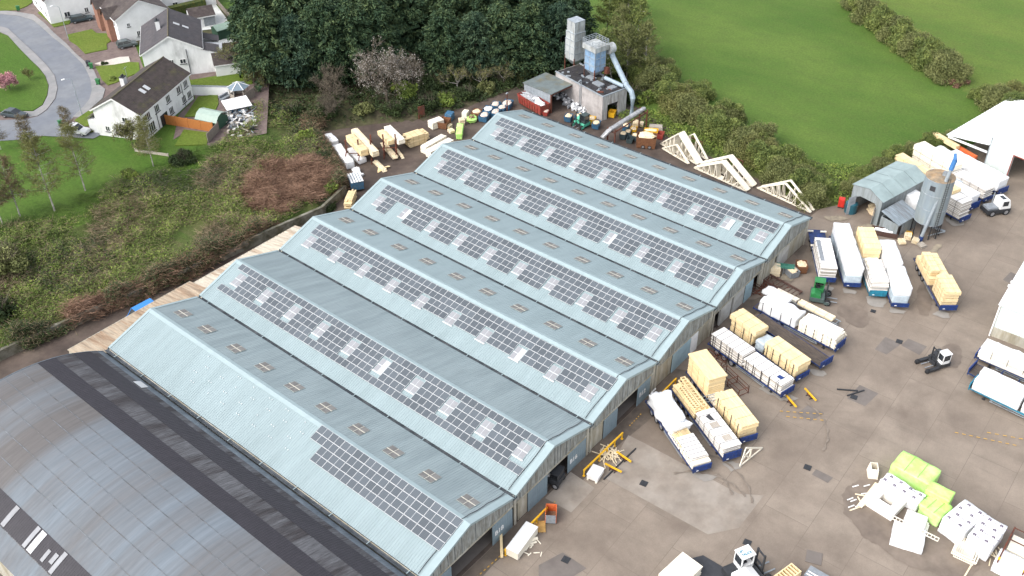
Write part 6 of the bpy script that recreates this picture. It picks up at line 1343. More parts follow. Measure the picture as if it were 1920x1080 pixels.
# ------------------------------------------------------------------ cars
def car(label, P, head, paint, kind='saloon', z=ZR, L=4.6):
    c = at(*P, z); t = thing('parked_car', label, 'pickup' if kind == 'pickup' else 'van' if kind == 'van' else 'car', (c.x,c.y,z+.03), rad(head), 'cars in the estate' if z > 3 else None); h = 1.45
    w = .88; S_ = L/2
    # side profile, front at +x
    if kind == 'saloon': body = [(-S_,.35),(-S_,.85),(-S_+.5,.95),(S_-1.2,.92),(S_-.2,.75),(S_,.55),(S_,.3)]; top = [(-S_+.55,.95),(-S_+1.25,1.4),(S_-2.3,1.42),(S_-1.3,.92)]
    elif kind == 'hatch': body = [(-S_,.4),(-S_,.95),(S_-1.1,.95),(S_-.15,.8),(S_,.6),(S_,.3)]; top = [(-S_+.05,.95),(-S_+.45,1.55),(S_-1.9,1.58),(S_-1.05,.95)]
    elif kind == 'van': body = [(-S_,.4),(-S_,1.1),(S_-.9,1.1),(S_-.15,.95),(S_,.6),(S_,.3)]; top = [(-S_,1.1),(-S_+.1,2.0),(S_-1.7,2.0),(S_-.95,1.1)]
    elif kind == 'pickup': body = [(-S_,.5),(-S_,1.05),(S_-1.3,1.05),(S_-.15,.95),(S_,.7),(S_,.4)]; top = [(-S_+1.5,1.05),(-S_+1.6,1.75),(S_-2.2,1.75),(S_-1.35,1.05)]
    else: body = [(-S_,.4),(-S_,.92),(S_-1.2,.92),(S_-.2,.78),(S_,.55),(S_,.3)]; top = [(-S_+.05,.92),(-S_+.5,1.48),(S_-2.2,1.5),(S_-1.25,.92)]
    m = MB(); m.extr([(x,-w,q) for x,q in body]+[], (0,2*w,0)); bd = m.build('body', paint, t, bevel=.07, smooth=False)
    m = MB(); wi = w-.16
    vs = [(x,-w+.06 if i in (0,3) else -wi,q) for i,(x,q) in enumerate(top)]+[(x,w-.06 if i in (0,3) else wi,q) for i,(x,q) in enumerate(top)]
    m.add(vs, [(0,3,2,1),(4,5,6,7),(0,1,5,4),(2,3,7,6)], 0); m.add(vs, [(1,2,6,5)], 1); cb = m.build('windows', [M['glass'], paint], t)
    m = MB(); tx0, tx1 = top[1][0]-.02, top[2][0]+.02; m.box(tx0,tx1,-wi-.02,wi+.02,top[1][1]-.02,top[1][1]+.05)
    for s in (-1,1):
        for (xa,za),(xb,zb) in ((top[0],top[1]),(top[3],top[2])): m.beam((xa,s*(w-.07),za),(xb,s*wi,zb),.09,.07)
        xm = (top[1][0]+top[2][0])/2; m.beam((xm,s*(w-.06),top[0][1]),(xm,s*wi,top[1][1]),.09,.05)
    m.build('roof', paint, t)
    for s in (-1,1): m = MB(); m.box(S_-.1,S_+.012,s*.6-.18,s*.6+.18,.6,.74); m.build('headlight', P_light, t)
    for s in (-1,1): m = MB(); m.box(-S_-.012,-S_+.08,s*.65-.14,s*.65+.14,.68,.86); m.build('tail_light', M['red'], t)
    for x in (-S_+.85,S_-.85):
        for s in (-1,1): wheel(t, x, s*(w-.1), .33, .7)
    return t
def paint(n, c): return mat('car paint '+n, c, .25, .05, 1, spec=.6)
def hd(a, b, z=ZR): A, B = at(*a,z), at(*b,z); return math.degrees(math.atan2((B-A).y,(B-A).x))
car('dark estate car on the upper brown driveway', (154,40), hd((134,46),(176,38)), paint('dark slate', (.035,.055,.065)), 'estate', L=4.8)
car('grey hatchback parked against the second white house', (239,88), hd((222,92),(256,85)), paint('grey', (.09,.11,.115)), 'hatch', L=4.1)
car('dark grey saloon by the rounded green', (28,219), hd((5,217),(53,224)), paint('graphite', (.05,.065,.075)), 'saloon', L=4.8)
car('white pickup below the nearest house gable', (143,250), hd((116,248),(170,255)), paint('white', (.62,.63,.63)), 'pickup', L=5.3)
a, b = Vector((7.2,66.0,0)), Vector((12.5,66.1,0)); 
t = car('bright blue van between the retaining wall and the rusty lean-to', (170,640), 178, paint('bright blue', (.03,.2,.55)), 'van', z=0, L=4.8); t.location = (9.2,65.2,.03); t['group'] = ''
del t['group']

# ------------------------------------------------------------------ extraction plant behind the far bay
E_wall = mat('pale rendered blockwork', (.42,.39,.38), .9, .12, 1.4, c2=(.3,.28,.27), det=8); E_blk = mat('black torn felt roof', (.03,.028,.03), .8, .5, 1.5, c2=(.085,.08,.055), c2w=(.55,.66), bump=.6)
E_rib = mat('streaked white sheet cladding', (.46,.46,.45), .7, .25, 1.5, stretch=(3,3,.4), c2=(.28,.27,.25))
c0, c1, c2_, c3 = Vector((99.4,48.6,0)), Vector((105.3,46.9,0)), Vector((108.6,60.5,0)), Vector((102.6,62.2,0))
rz = math.atan2((c3-c0).y,(c3-c0).x); t = thing('extraction_building', 'flat roofed extraction building with torn black roof and ribbed white front', 'building', c0, rz); L_, Wd = (c3-c0).length, (c1-c0).length; HB = 5.0
m = MB(); m.box(0,L_,-.25,0,0,HB); m.build('wall', E_wall, t); m = MB(); m.box(0,L_,-Wd,-Wd+.25,0,HB); m.box(L_-.25,L_,-Wd+.25,-.25,0,HB); m.build('wall', E_wall, t)
m = MB(); m.box(0,.25,-1.3,-.25,0,HB); m.box(0,.25,-Wd+.25,-4.0,0,HB); m.box(0,.25,-4.0,-1.3,3.0,HB); y = -Wd+.1
while y < -1.3: m.box(-.06,0,y,y+.2,3.0 if -4.1 < y < -1.4 else 0,HB); y += .4
m.build('front_wall', E_rib, t)
m = MB(); m.box(.2,L_-.1,-Wd+.2,-.2,HB-.1,HB); m.build('roof', E_blk, t)
m = MB(); m.box(-.08,L_+.08,-.12,.1,HB+.001,HB+.2); m.box(-.08,L_+.08,-Wd-.1,-Wd+.12,HB+.001,HB+.2); m.box(-.08,.14,-Wd+.12,-.12,HB+.001,HB+.2); m.build('parapet', M['galv'], t)
for x, y, l, w_ in ((3.5,-2.2,2.2,1.4),(1.2,-3.2,1.2,1.5),(6.6,-3.0,1.8,1.2)): m = MB(); m.box(x,x+l,y-w_,y,HB,HB+.28); m.build('roof_hatch', M['grey'], t)
for i in range(26):
    x, y = R.uniform(.6,L_-.8), R.uniform(-Wd+.6,-.6); m = MB(); m.obox((x,y,HB),R.uniform(.3,1.3),R.uniform(.1,.5),R.uniform(.05,.25),R.uniform(0,3)); m.build('roof_debris', M[R.choice(('strap','strap','grey','rust','galv','steel_dark'))], t)
m = MB()
for s in (0,.5): m.box(6.0+s,6.06+s,.1,.16,.3,HB+1.2)
for i in range(17): m.box(6.06,6.5,.11,.15,.5+i*.32,.54+i*.32)
m.build('ladder', M['galv'], t)
Rz = Matrix.Rotation(rz, 4, 'Z')
def ew(x, y, z=0): return c0 + Rz @ Vector((x,y,z))
# white-grey stacked filter tower and blue filter tower, each on a steel frame through the roof
T_gr = mat('weathered white steel panels', (.4,.42,.42), .55, .2, 1.2, stretch=(1,1,.4), c2=(.22,.22,.2), c2w=(.48,.66), det=8); T_bl = mat('sky blue steel panels', (.17,.28,.43), .5, .2, 1.2, c2=(.27,.36,.45))
def tower(label, p, base, w, l, tiersz, mt, top=None, hop=True):
    t = thing('filter_tower', label, 'tower', p, rz); z = base
    for x in (-l/2,l/2):
        for y in (-w/2,w/2): m = MB(); m.box(x-.08,x+.08,y-.08,y+.08,0,base+.6); m.build('leg', M['rust'], t)
    if hop: m = MB(); m.prism([(-.5,-.5),(.5,-.5),(.5,.5),(-.5,.5)], base-1.2, base, 0, [(-l/2,-w/2),(l/2,-w/2),(l/2,w/2),(-l/2,w/2)]); m.build('hopper', M['galv'], t)
    for i, (h, k) in enumerate(tiersz):
        m = MB(); a, b = l/2*k, w/2*k; m.box(-a,a,-b,b,z,z+h-.08); m.box(-a-.07,a+.07,-b-.07,b+.07,z+h-.08,z+h,1)
        for x in (-a,0,a): m.box(x-.04,x+.04,-b-.05,-b,z,z+h-.08,1); m.box(x-.04,x+.04,b,b+.05,z,z+h-.08,1)
        for y in (-b,0,b): m.box(-a-.05,-a,y-.04,y+.04,z,z+h-.08,1); m.box(a,a+.05,y-.04,y+.04,z,z+h-.08,1)
        m.build('filter_stage', [mt, M['galv']], t); z += h
    return t, z
pA = at(1078,110,HB+.5); pA.z = 0
t, z = tower('stacked whitish filter tower left of the sky blue one', pA, HB+.7, 2.8, 2.8, [(1.5,1),(1.4,1),(1.3,1),(1.5,.95),(2.3,.86)], T_gr)
pB = at(1115,129,HB+1.5); pB.z = 0
t, z = tower('sky blue filter tower with railed top platform', pB, HB+1.5, 2.7, 3.0, [(1.3,1),(1.5,1),(1.4,1)], T_bl)
m = MB(); m.box(-1.9,1.9,-1.7,1.7,z+.01,z+1.0); m.build('platform', T_gr, t)
for (x0,y0,x1,y1) in ((-1.85,-1.65,1.85,-1.65),(1.85,-1.65,1.85,1.65),(1.85,1.65,-1.85,1.65),(-1.85,1.65,-1.85,-1.65)):
    m = MB()
    for zz in (1.35,1.7,2.05): m.beam((x0,y0,z+zz),(x1,y1,z+zz),.06,.06)
    for q in range(4): f = q/4; x, y = x0+(x1-x0)*f, y0+(y1-y0)*f; m.beam((x,y,z+1.0),(x,y,z+2.08),.06,.06)
    m.build('railing', M['galv'], t)
m = MB(); m.tube([(-1.3,-2.0,z-.2),(-1.3,-3.3,z-.2)], 1.05, 18); m.build('fan', T_gr, t, smooth=False)
m = MB(); m.box(-2.6,-1.7,-1.6,-.9,HB+1.0,HB+2.2); m.build('motor', M['rust'], t)
D_m = mat('blue grey duct', (.3,.37,.42), .45, .12, 1.5, metal=.2)
fanw = pB + Rz @ Vector((-1.3,-2.9,0)); dst = Vector((104.9,43.6,0)); m = MB()
P = [Vector((fanw.x,fanw.y,z-1.0)), Vector((fanw.x,fanw.y,z-1.0))+Vector((-.1,-.6,-1.0)), Vector((104.2,46.6,6.2)), Vector((104.2,45.4,5.2)), Vector((104.0,44.9,4.2)), Vector((104.0,44.9,.2))]
m.tube([p-P[0] for p in P], [.55,.52,.5,.5,.5,.5], 12); 
for f in (.3,.62,.92): q = P[1]+(P[2]-P[1])*f; u = (P[2]-P[1]).normalized(); m.tube([q-u*.08-P[0], q+u*.08-P[0]], .58, 12, 1)
tag(m.build('air_duct', [D_m, M['galv']], loc=P[0]), 'large blue grey duct sloping down from the sky blue tower', 'duct')
m = MB(); A, B = ew(4.5,-4.4,HB+1.0), ew(.4,-5.6,HB+.4); m.tube([(0,0,0), tuple(B-A)], .38, 10); tag(m.build('air_duct', D_m, loc=A), 'thinner blue grey duct lying along the torn black roof', 'duct')
# lagged twin duct on a rusty gantry toward the far bay
A, B = Vector((103.2,40.9,4.4)), Vector((91.0,44.3,3.4)); A = at(1206,205,3.4) if False else A
A = at(1209,203,4.2); B = at(1145,243,3.0); D2 = at(1130,258,1.6); t = thing('lagged_duct', 'silver lagged twin duct on a rusty gantry reaching the far bay', 'duct', (A.x,A.y,0)); o = Vector((A.x,A.y,0)); lag = mat('silver lagging', (.42,.43,.44), .4, .3, 2.2, metal=.35, bump=.5, c2=(.28,.28,.29))
for dy, dz in ((0,0),(.55,-.35)):
    s = Vector((.3*dy*2,dy,dz)); m = MB(); m.tube([A-o+s, B-o+s, D2-o+s*.6], .36, 10); n = 14
    for i in range(n): q = A+(B-A)*((i+.5)/n)-o+s; u = (B-A).normalized(); m.tube([q-u*.06,q+u*.06], .4, 10)
    m.build('duct', lag, t)
for f in (0.03,.97): q = A+(B-A)*f-o; m = MB(); m.box(q.x-.1,q.x+.1,q.y-.9,q.y-.7,0,q.z+.1); m.box(q.x-.1,q.x+.1,q.y+.7,q.y+.9,0,q.z+.1); m.box(q.x-.1,q.x+.1,q.y-.7,q.y+.7,q.z-.62,q.z-.5); m.build('gantry', M['rust'], t)
for s in (-.7,.85): m = MB(); m.beam(A-o+Vector((0,s,-.45)),B-o+Vector((0,s,-.45)),.12,.2); m.build('gantry_rail', M['rust'], t)
# open store with mono pitch roof
a, b, e = at(1033,212), at(1000,196), at(1075,190); sx = (b-a); L_ = sx.length; wv = Vector((e.x-a.x,e.y-a.y,0)); Wd = wv.length
rs = math.atan2(sx.y,sx.x); t = thing('open_store', 'open fronted grey store with a mono pitch roof, full of rubbish', 'store', a, rs); L_ = 7.6; Wd = 6.0
m = MB(); m.extr([(0,0,0),(L_,0,0),(L_,0,3.6),(0,0,4.0)], (0,-.2,0)); m.build('wall', M['galv'], t); m = MB(); m.box(L_-.2,L_,-Wd,-.2,0,3.6); m.build('back_wall', M['galv'], t); m = MB(); m.box(.3,L_-.2,-Wd,-Wd+.2,0,3.6); m.build('wall', E_wall, t)
m = MB(); m.extr([(-.25,.2,4.02),(L_+.2,.2,3.62),(L_+.2,-Wd-.1,3.75),(-.25,-Wd-.1,4.15)], (0,0,.14)); m.build('roof', mat('mossy grey roof sheet', (.13,.155,.155), .7, .2, .8, c2=(.14,.13,.085), c2w=(.5,.65)), t)
for y in (0,-Wd): m = MB(); m.box(-.12,.12,y-.14,y+.14,0,3.95); m.build('post', M['rust'], t)
m = MB(); m.box(-.1,.1,-Wd+.14,-.14,3.7,4.0); m.build('lintel', M['rust'], t)

# ------------------------------------------------------------------ grey roofed shed, lean-to, silo
S_m = mat('grey sheet cladding', (.26,.29,.3), .6, .15, 1.2, stretch=(4,4,.5), c2=(.2,.22,.22), det=8); S_r = mat('grey green roof sheet', (.27,.34,.34), .5, .1, .7, c2=(.23,.29,.29))
a, b = at(1599,408), at(1643,424); e = at(1716,383); fx = Vector(((e-b).x,(e-b).y,0)); fx.normalize(); rs = math.atan2(fx.y,fx.x); t = thing('sawdust_shed', 'grey roofed sawdust shed with a bent open door beside the silo', 'shed', b, rs)
L_, Wd = 11.5, 5.6; H1 = 4.6
m = MB(); rib = 0
m.extr([(0,0,0),(0,0,H1),(0,Wd*.45,H1+1.1),(0,Wd,H1+.5),(0,Wd,H1-.4),(0,Wd,0),(0,Wd-.9,0),(0,Wd-.9,3.3),(0,Wd-1.6,3.7),(0,1.2,3.7),(0,.9,3.2),(0,.9,0)], (.15,0,0)); m.build('front_wall', S_m, t)
m = MB(); m.box(.15,L_,0,.15,0,H1); m.box(.15,L_,Wd-.15,Wd,0,H1+.4); m.box(L_-.15,L_,.15,Wd-.15,0,H1); m.build('wall', S_m, t)
m = MB(); x = -.15
while x < L_+.2:
    for h, w_ in ((0,2.9),(.03,.12)):
        m.quad((x,-.25,H1+h),(x+w_,-.25,H1+h),(x+w_,Wd*.45,H1+1.25+h),(x,Wd*.45,H1+1.25+h)); m.quad((x,Wd*.45,H1+1.25+h),(x+w_,Wd*.45,H1+1.25+h),(x+w_,Wd+.25,H1+.55+h),(x,Wd+.25,H1+.55+h)); x += w_
m.build('roof', S_r, t)
m = MB(); m.extr([(0,Wd-1.0,.1),(-1.2,Wd-.5,.1),(-1.2,Wd-.5,3.3),(0,Wd-1.0,3.5)], (0,.06,0)); m.build('door', M['galv'], t); m = MB(); m.extr([(0,.95,.1),(-.5,.75,.1),(-.5,.75,3.0),(0,.95,3.2)], (0,.06,0)); m.build('door', S_m, t)
m = MB(); m.blob((4.5,Wd/2,0),2.5,1.7,.9,4,14,0,.2,.02); tag(m.build('sawdust_heap', M['chips'], loc=t.location, rz=rs), 'sawdust heap inside the grey roofed shed', 'sawdust', kind='stuff')
a = at(1678,447); t = thing('grey_lean_to', 'small grey streaked lean-to in front of the sawdust shed', 'lean-to', a, rs); m = MB(); m.box(0,.12,0,3.2,0,2.5); m.box(.12,5.0,3.08,3.2,0,2.6); m.box(4.88,5.0,.12,3.08,0,2.6); m.box(1.9,5.0,0,.12,0,2.5); m.box(.12,1.9,0,.12,2.1,2.5); m.build('wall', S_m, t)
m = MB(); m.extr([(-.2,-.2,2.52),(5.2,-.2,2.52),(5.2,3.3,3.5),(-.2,3.3,3.5)], (0,0,.08)); m.build('roof', mat('streaked zinc', (.22,.26,.29), .55, .35, 1.5, stretch=(2.5,.3,1), c2=(.15,.16,.17)), t); m = MB(); m.box(1.2,1.85,.02,.1,0,2.0); m.build('door', M['grey'], t)
c = at(1733,436); t = thing('silo', 'tall round galvanised silo on legs with a blue topped auger', 'silo', c, 0); rr = 2.2; zb, zt = 2.6, 10.4; m = MB(); n = 28
m.tube([(0,0,zb+.5*0),(0,0,zt)], rr, n); si = m.build('body', mat('silo galvanised steel', (.25,.3,.335), .45, .14, .8, metal=.2, stretch=(1.5,1.5,.25), c2=(.28,.31,.3)), t, smooth=False)
m = MB()
for zz in (zb,zb+2.6,zb+5.2,zt-.1): m = MB(); m.tube([(0,0,zz),(0,0,zz+.1)], rr+.04, n); m.build('hoop', M['galv'], t)
m = MB(); m.tube([(0,0,zt+.01),(0,0,zt+.35)], [rr+.02,.9], n); m.build('top', mat('rusty tan silo top', (.34,.23,.13), .85, .3, 1.2, c2=(.2,.17,.13)), t)
m = MB(); m.tube([(0,0,1.2),(0,0,zb-.001)], [.5,rr-.2], 16); m.build('hopper', M['galv'], t)
for k in range(10): a0 = 2*pi*k/10; m = MB(); m.box(2.1*cos(a0)-.08,2.1*cos(a0)+.08,2.1*sin(a0)-.08,2.1*sin(a0)+.08,0,zb); m.build('leg', M['steel_dark'], t)
cdir = Vector((CAM.x-c.x,CAM.y-c.y,0)).normalized(); side = Vector((-cdir.y,cdir.x,0)); fr = cdir*.9+side*.25; fr.normalize()
m = MB(); p0 = fr*(rr+.9)-side*1.1+Vector((0,0,.5)); p1 = fr*.9+side*1.0+Vector((0,0,zt+3.2)); m.tube([p0,p1], .26, 10); m.build('auger', mat('grey auger tube', (.3,.34,.37), .4, .1, 2, metal=.2), t)
u = (p1-p0).normalized(); m = MB(); m.tube([p1-u*1.2,p1+u*.4], .36, 10); m.tube([p1+u*.4,p1+u*.4+Vector((.3,.3,.9))], [.3,.2], 8); m.build('auger_head', mat('auger blue', (.05,.17,.4), .5, .15, 2), t); m = MB(); m.tube([p0-u*.3,p0+u*.5], .36, 10); m.build('motor', M['blue'], t)
m = MB(); a0 = math.atan2(fr.y,fr.x)+.35
for s in (-.2,.2): q = Vector((cos(a0)*(rr+.15)-sin(a0)*s, sin(a0)*(rr+.15)+cos(a0)*s, 0)); m.box(q.x-.03,q.x+.03,q.y-.03,q.y+.03,.6,zt+.9)
for i in range(26): zz = .8+i*.36; q1 = Vector((cos(a0)*(rr+.15)-sin(a0)*.18, sin(a0)*(rr+.15)+cos(a0)*.18, zz)); q2 = Vector((cos(a0)*(rr+.15)+sin(a0)*.18, sin(a0)*(rr+.15)-cos(a0)*.18, zz)); m.beam(q1,q2,.03,.03)
m.build('ladder', M['steel_dark'], t)
a1 = math.atan2(fr.y,fr.x)-.55; q = Vector((cos(a1),sin(a1),0)); w_ = Vector((-q.y,q.x,0)); m = MB(); P = [q*(rr+.03)-w_*.4+Vector((0,0,zt-1.6)), q*(rr+.03)+w_*.4+Vector((0,0,zt-1.6)), q*(rr+.03)+w_*.4+Vector((0,0,zt-.8)), q*(rr+.03)-w_*.4+Vector((0,0,zt-.8))]; m.extr(P, q*.05); m.build('hatch', M['strap'], t)
m = MB(); m.box(-.2,.5,-.9,-.2,zt+.3,zt+.9); m.build('top_gear', M['grey'], t)
t = thing('red_tank', 'small bright red tank at the hedge end by the sawdust shed', 'tank', at(1576,388), rad(20)); m = MB(); m.box(-.5,.5,-.5,.5,.2,1.7); m.build('body', mat('bright red plastic', (.55,.03,.02), .5, .1, 2), t, bevel=.12); m = MB(); m.box(-.45,.45,-.45,.45,0,.2); m.build('base', M['steel_dark'], t)
t = thing('dark_tank', 'dark teal round tank beside the red one', 'tank', at(1594,397), 0); m = MB(); m.tube([(0,0,0),(0,0,1.7),(0,0,2.1)], [1.0,1.0,.4], 16); m.build('body', mat('dark teal plastic', (.02,.09,.12), .4, .1, 2), t); m = MB(); m.tube([(0,0,2.1),(0,0,2.25)], .3, 10); m.build('lid', M['galv'], t)
t = thing('scrap_trough', 'long dark trough of white rubbish before the lean-to', 'trough', at(1657,440), math.radians(-72)); m = MB(); m.box(-2,2,-.7,-.62,.1,.9); m.box(-2,2,.62,.7,.1,.9); m.box(-2,-1.92,-.62,.62,.1,.9); m.box(1.92,2,-.62,.62,.1,.9); m.box(-1.92,1.92,-.62,.62,.1,.2); m.build('body', MATS['brown steel'], t); m = MB(); m.blob((0,0,.55),1.8,.55,.4,8,16,0,.4,.1); m.build('rubbish', MATS['white plastic rubbish'], t)
m = MB(); A, B = at(1745,425,.6), at(1772,434,.5); m.beam((0,0,0),tuple(B-A),.3,.25); C_ = at(1740,442,.8)-A; m.beam(tuple(B-A),tuple(C_),.12,.12); tag(m.build('screw_conveyor', M['galv'], loc=A), 'low pale screw conveyor crossing the silo foot', 'conveyor')
# ------------------------------------------------------------------ white buildings on the right
B_w = mat('white sheet cladding', (.72,.74,.74), .5, .04, .8); B_g = mat('pale green white cladding', (.6,.66,.64), .5, .06, .8, stretch=(4,4,.5))
g = at(1843,318); v = at(1920,350); wv = Vector(((v-g).x,(v-g).y,0)).normalized(); rs = math.atan2(wv.y,wv.x)
t = thing('white_warehouse', 'white warehouse at the right top edge with a dark door and open canopy', 'warehouse', g, rs); HW = 6.4; L_ = 24; D = 22
m = MB(); m.box(0,4.3,0,.25,0,HW); m.box(9.3,L_,0,.25,0,HW); m.box(4.3,9.3,0,.25,4.6,HW); m.extr([(0,0,HW),(L_,0,HW),(L_/2,0,HW+2.4)], (0,.25,0))
m.build('gable_wall', B_g, t); m = MB(); m.box(0,.25,.25,D,0,HW); m.box(L_-.25,L_,.25,D,0,HW); m.box(.25,L_-.25,D-.25,D,0,HW); m.build('wall', B_w, t)
m = MB(); y = -.2
rib_sheet(m, 0, 0, 1, 1, 0, 1)
m = MB(); x0 = []
yy = -.25
while yy < D+.2:
    for h, w_ in ((0,.3),(.05,.1)):
        for xa, za, xb, zb in ((-.3,HW-.02,L_/2,HW+2.5),(L_/2,HW+2.5,L_+.3,HW-.02)): m.quad((xa,yy,za+h),(xb,yy,zb+h),(xb,yy+w_,zb+h),(xa,yy+w_,za+h))
        yy += w_
m.build('roof', B_w, t)
m = MB(); m.box(4.15,4.3,-.06,.0,0,4.75); m.box(9.3,9.45,-.06,0,0,4.75); m.box(4.3,9.3,-.06,0,4.6,4.75); m.build('door_frame', M['red'], t)
m = MB(); m.box(-.12,0,-.12,.0,0,HW); m.build('downpipe', M['galv'], t)
m = MB(); xx = -9.3; m.extr([(-.3,0,HW-1.7),(-8,0,HW-2.9),(-8,D,HW-2.9),(-.3,D,HW-1.7)], (0,0,.12)); yy = .1
while yy < D: m.extr([(-.3,yy,HW-1.58),(-8,yy,HW-2.78),(-8,yy+.12,HW-2.78),(-.3,yy+.12,HW-1.58)], (0,0,.07)); yy += .9
m.build('canopy', B_w, t)
for y in (1.8,D-.5): m = MB(); m.box(-7.7,-7.5,y-.1,y+.1,0,HW-2.9); m.build('post', M['rust'], t)
m = MB(); m.box(-7.7,-.3,.1,.2,HW-3.3,HW-2.9); m.build('fascia', B_w, t)
a = at(1850,640)+Vector((1.6,0,0)); t = thing('right_building', 'white roofed building with pale green ribbed walls at the right edge', 'building', (a.x,a.y,0), math.atan2(-1,.02)); L_ = 30; D = 14; HW = 5.4
m = MB(); m.box(0,L_,0,.2,1.6,HW); m.box(0,.2,.2,D,1.6,HW); x = 0
while x < L_: m.box(x,x+.12,-.05,0,1.6,HW); x += .45
m.build('wall', B_g, t); m = MB(); m.box(-.05,L_,-.08,.25,0,1.6); m.box(-.05,.22,.25,D,0,1.6); m.build('plinth', W_conc, t)
m = MB(); m.extr([(-.4,-.3,HW+.02),(L_,-.3,HW+.02),(L_,D,HW+2.6),(-.4,D,HW+2.6)], (0,0,.12)); m.build('roof', B_w, t)
m = MB(); m.tube([(-.15,-.15,0),(-.15,-.15,HW)], .12, 8); m.build('downpipe', M['board'], t)
# ------------------------------------------------------------------ vegetation
def rot_quads(C, size, rng, asp=1.0, tilt=None, droop=None):
    """leaf quads: centres C (N,3), half sizes, random orientation; tilt limits how far they lean from level"""
    N = len(C); a = rng.uniform(0, 2*pi, N); 
    ct = rng.uniform(-1, 1, N) if tilt is None else np.cos(rng.uniform(0, tilt, N)); st = np.sqrt(1-ct*ct)
    n = np.stack([st*np.cos(a), st*np.sin(a), ct], 1); r = rng.normal(size=(N,3)); u = np.cross(n, r); u /= np.linalg.norm(u, axis=1)[:,None]+1e-9; v = np.cross(n, u)
    if droop is not None: v = v*.35 + droop*.9; v /= np.linalg.norm(v, axis=1)[:,None]+1e-9; u = np.cross(v, n); u /= np.linalg.norm(u, axis=1)[:,None]+1e-9
    s = np.asarray(size)[:,None]; u = u*s; v = v*s*asp
    return np.stack([C-u*.6-v, C+u*.6-v*.85, C+u*.35+v, C-u*.4+v*.9], 1)
L_con = leafmat('cypress foliage', (.018,.042,.024), (.095,.128,.05), (.04,.074,.034))
L_con2 = leafmat('deep green conifer foliage', (.016,.04,.027), (.075,.11,.052), (.034,.064,.036))
L_hed = leafmat('spring hedge foliage', (.06,.09,.025), (.24,.27,.075), (.14,.175,.048))
L_hed2 = leafmat('olive hedge foliage', (.07,.085,.03), (.22,.23,.085), (.14,.155,.055))
L_dark = leafmat('dark ivy foliage', (.018,.03,.012), (.06,.085,.025), (.035,.055,.018))
L_bram = leafmat('bramble leaves', (.06,.095,.022), (.25,.31,.06), (.13,.185,.036))
L_straw = leafmat('dead straw stems', (.12,.09,.055), (.36,.29,.18), (.22,.17,.105))
L_rust = leafmat('dead rusty stems', (.11,.055,.035), (.32,.2,.135), (.2,.12,.08))
L_twig = leafmat('brown twigs', (.07,.06,.045), (.18,.15,.11), (.12,.1,.075))
L_bud = leafmat('budding birch haze', (.1,.105,.035), (.22,.22,.075), (.15,.155,.05))
L_blos = leafmat('pink blossom', (.35,.13,.15), (.62,.36,.38), (.5,.24,.27))
L_catk = leafmat('whitish catkins', (.12,.1,.085), (.38,.35,.32), (.22,.2,.175))
B_bark = mat('grey brown bark', (.1,.08,.06), .9, .3, 4); B_birch = mat('pale birch bark', (.42,.39,.36), .8, .3, 3, c2=(.15,.13,.12))
def branch_pts(rng, h, levels=3, spread=.5, n0=7, up=.6, base=.25, curve=.2):
    """limb skeleton: list of (p, q, r) segments, tips"""
    segs = []; tips = []
    def grow(p, d, l, r, lev):
        k = 3 if lev < 2 else 2; q = p
        for i in range(k):
            d = d + rng.normal(size=3)*curve; d[2] += .08; d /= np.linalg.norm(d); e = q+d*l/k; segs.append((q, e, r*(1-i/k*.4), r*(1-(i+1)/k*.4))); q = e
            if lev < levels and i > 0 or (lev == 0):
                pass
        if lev >= levels: tips.append((q, d)); return
        for i in range(3 if lev else 4):
            nd = d*up + rng.normal(size=3)*spread; nd[2] += .15; nd /= np.linalg.norm(nd); grow(q if i else q, nd, l*rng.uniform(.55,.8), r*.55, lev+1)
        if lev: tips.append((q, d))
    top = np.array([0,0,h*base]); segs.append((np.zeros(3), top, h*.018, h*.015))
    for i in range(n0):
        a = 2*pi*i/n0+rng.uniform(-.4,.4); z = rng.uniform(.3,1.0); d = np.array([cos(a)*(1.1-z*.7), sin(a)*(1.1-z*.7), z*.9+.25]); d /= np.linalg.norm(d); grow(top*(1+.5*rng.uniform(0,1)), d, h*rng.uniform(.22,.34), h*.01, 1)
    return segs, tips
def trunk_obj(name, segs, m, t, n=5):
    b = MB()
    for p, q, r0, r1 in segs: b.tube([p, q], [max(r0,.018), max(r1,.014)], n if r0 > .06 else 3, cap=False)
    return b.mesh(name, m)
def ribbons(P, D, Ln, wd, rng):
    """thin twig ribbons from P along D"""
    N = len(P); s = np.cross(D, rng.normal(size=(N,3))); s /= np.linalg.norm(s, axis=1)[:,None]+1e-9; s = s*np.asarray(wd)[:,None]; E = P+D*np.asarray(Ln)[:,None]
    return np.stack([P-s, P+s, E+s*.4, E-s*.4], 1)

